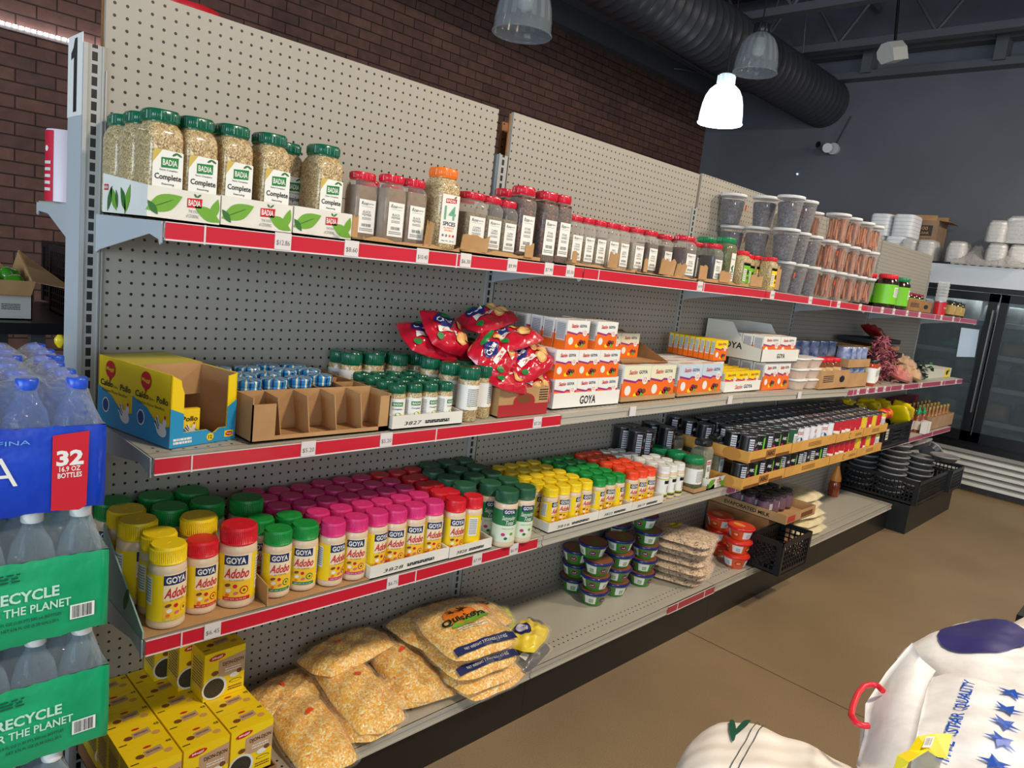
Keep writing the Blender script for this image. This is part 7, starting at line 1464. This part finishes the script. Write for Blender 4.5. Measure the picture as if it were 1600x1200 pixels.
# ================================================================ settle everything: clear of shelves, panels, tray walls and neighbours
bpy.context.view_layer.update()
def tree(o):
    r = [o]
    for c in _KIDS.get(o.name) or kids_of.get(o.name, []): r += tree(c)
    return r
kids_of = {}
for o in bpy.data.objects:
    if o.parent: kids_of.setdefault(o.parent.name, []).append(o)
_KIDS.clear()
TOP = [o for o in bpy.data.objects if o.parent is None and o.type in ('MESH', 'EMPTY') and o.get('label') and o is not G]
BB = {}
for o in TOP:
    lo = [1e9]*3; hi = [-1e9]*3
    for q in tree(o):
        if q.type != 'MESH': continue
        M_ = q.matrix_world
        if abs(o.rotation_euler.x) > .01 or abs(o.rotation_euler.y) > .01 or (o.rotation_euler.z % 1.5708) > .02 and q.name.startswith(('carton', 'box_body', 'bouillon')): pts_ = [M_ @ v.co for v in q.data.vertices]
        else: pts_ = [M_ @ Vector(c) for c in q.bound_box]
        if q.name.startswith(('jar_body', 'cap', 'label', 'tub_body', 'lid', 'bowl_body', 'can_', 'striped', 'bottle', 'jar_body')) or o.name.startswith(('spice_bottle', 'preserve', 'food_can')):
            c0 = M_ @ Vector((0, 0, 0)); bx = [Vector(c) for c in q.bound_box]; hx = max(abs(c.x) for c in bx)*q.matrix_world.to_scale().x; hy = max(abs(c.y) for c in bx)*q.matrix_world.to_scale().x
            if abs(hx-hy) < .004 and abs(o.rotation_euler.x) < .01: pts_ = [Vector((c0.x+sx*hx, c0.y+sy*hy, (M_ @ c).z)) for c in bx for sx, sy in ((-1, -1), (1, 1))]
        for p in pts_:
            for k in range(3): lo[k] = min(lo[k], p[k]); hi[k] = max(hi[k], p[k])
    if lo[0] < 1e8: BB[o.name] = [lo, hi]
def mv(o, dx, dy, dz):
    o.location.x += dx; o.location.y += dy; o.location.z += dz; b = BB[o.name]
    for k, d in enumerate((dx, dy, dz)): b[0][k] += d; b[1][k] += d
SHELF_ITEMS = [o for o in TOP if o.name in BB and -.3 < (BB[o.name][0][0]+BB[o.name][1][0])/2 < 6.1 and -.6 < (BB[o.name][0][1]+BB[o.name][1][1])/2 < .06 and BB[o.name][0][2] < 1.9 and not o.name.startswith(('water_pack', 'goods_', 'drinks'))]
MOV = ('seasoning_jar', 'spice_jar', 'spice_bottle', 'herb_jar', 'preserve_jar', 'deli_tub', 'food_can', 'sauce_jar', 'sauce_bottle', 'seasoning_carton', 'noodle_bowl', 'plastic_bowl', 'food_container', 'seasoning_box', 'cup_stack')
mo = [o for o in SHELF_ITEMS if o.name.split('.')[0] in MOV]
trays = [o for o in SHELF_ITEMS if o.name.split('.')[0] in ('cardboard_tray', 'divided_carton')]
def back(o):
    b = BB[o.name]
    if b[1][1] > -.003 and b[0][2] < 1.9: mv(o, 0, -.003-b[1][1], 0)
for o in SHELF_ITEMS: back(o)
for it in range(60):
    ch = 0; mo.sort(key=lambda o: BB[o.name][0][0]); n = len(mo)
    for i in range(n):
        a = BB[mo[i].name]; j = i+1
        while j < n and BB[mo[j].name][0][0] < a[1][0]-.0004:
            b = BB[mo[j].name]; j += 1
            if min(a[1][2], b[1][2])-max(a[0][2], b[0][2]) < .004: continue
            py = min(a[1][1], b[1][1])-max(a[0][1], b[0][1])
            if py < .0004: continue
            px = min(a[1][0], b[1][0])-max(a[0][0], b[0][0]); ch += 1
            if px < py: s = .5*(px+.0004); s = -s if a[0][0]+a[1][0] < b[0][0]+b[1][0] else s; mv(mo[i], s, 0, 0); mv(mo[j-1], -s, 0, 0)
            else: s = .5*(py+.0004); s = -s if a[0][1]+a[1][1] < b[0][1]+b[1][1] else s; mv(mo[i], 0, s, 0); mv(mo[j-1], 0, -s, 0)
    for o in mo: back(o)
    for o in mo:
        b = BB[o.name]; cx = (b[0][0]+b[1][0])/2; cy = (b[0][1]+b[1][1])/2
        for t in trays:
            T_ = BB[t.name]
            if T_[0][0] < cx < T_[1][0] and T_[0][1] < cy < T_[1][1] and -.012 < b[0][2]-T_[0][2] < .012:
                f = .0035
                if T_[1][0]-T_[0][0] > b[1][0]-b[0][0]+2*f:
                    if b[0][0] < T_[0][0]+f: mv(o, T_[0][0]+f-b[0][0], 0, 0)
                    elif b[1][0] > T_[1][0]-f: mv(o, T_[1][0]-f-b[1][0], 0, 0)
                if b[0][1] < T_[0][1]+f and b[0][1] > T_[0][1]-.03: mv(o, 0, T_[0][1]+f-b[0][1], 0)
    if ch < 4: break
# heights: lift what would dip into a sloping shelf board, then what stands in a tray
def lift(o):
    b = BB[o.name]
    for k in (1, 2, 3, 0):
        if b[0][1] < -.45 and k: pass
        s = max(sz(k, b[0][0]), sz(k, b[1][0]), *( [sz(k, i*L) for i in range(6) if b[0][0] < i*L < b[1][0]] or [0]))+.0016
        if -.02 < b[0][2]-s < .0: mv(o, 0, 0, s-b[0][2])
for o in SHELF_ITEMS: lift(o)
for o in mo:
    b = BB[o.name]; cx = (b[0][0]+b[1][0])/2; cy = (b[0][1]+b[1][1])/2
    for t in trays:
        T_ = BB[t.name]
        if T_[0][0]-.03 < cx < T_[1][0]+.03 and T_[0][1] < cy < T_[1][1]+.02 and -.012 < b[0][2]-T_[0][2] < .0036 and b[0][0] < T_[1][0] and b[1][0] > T_[0][0]: mv(o, 0, 0, T_[0][2]+.0036-b[0][2])
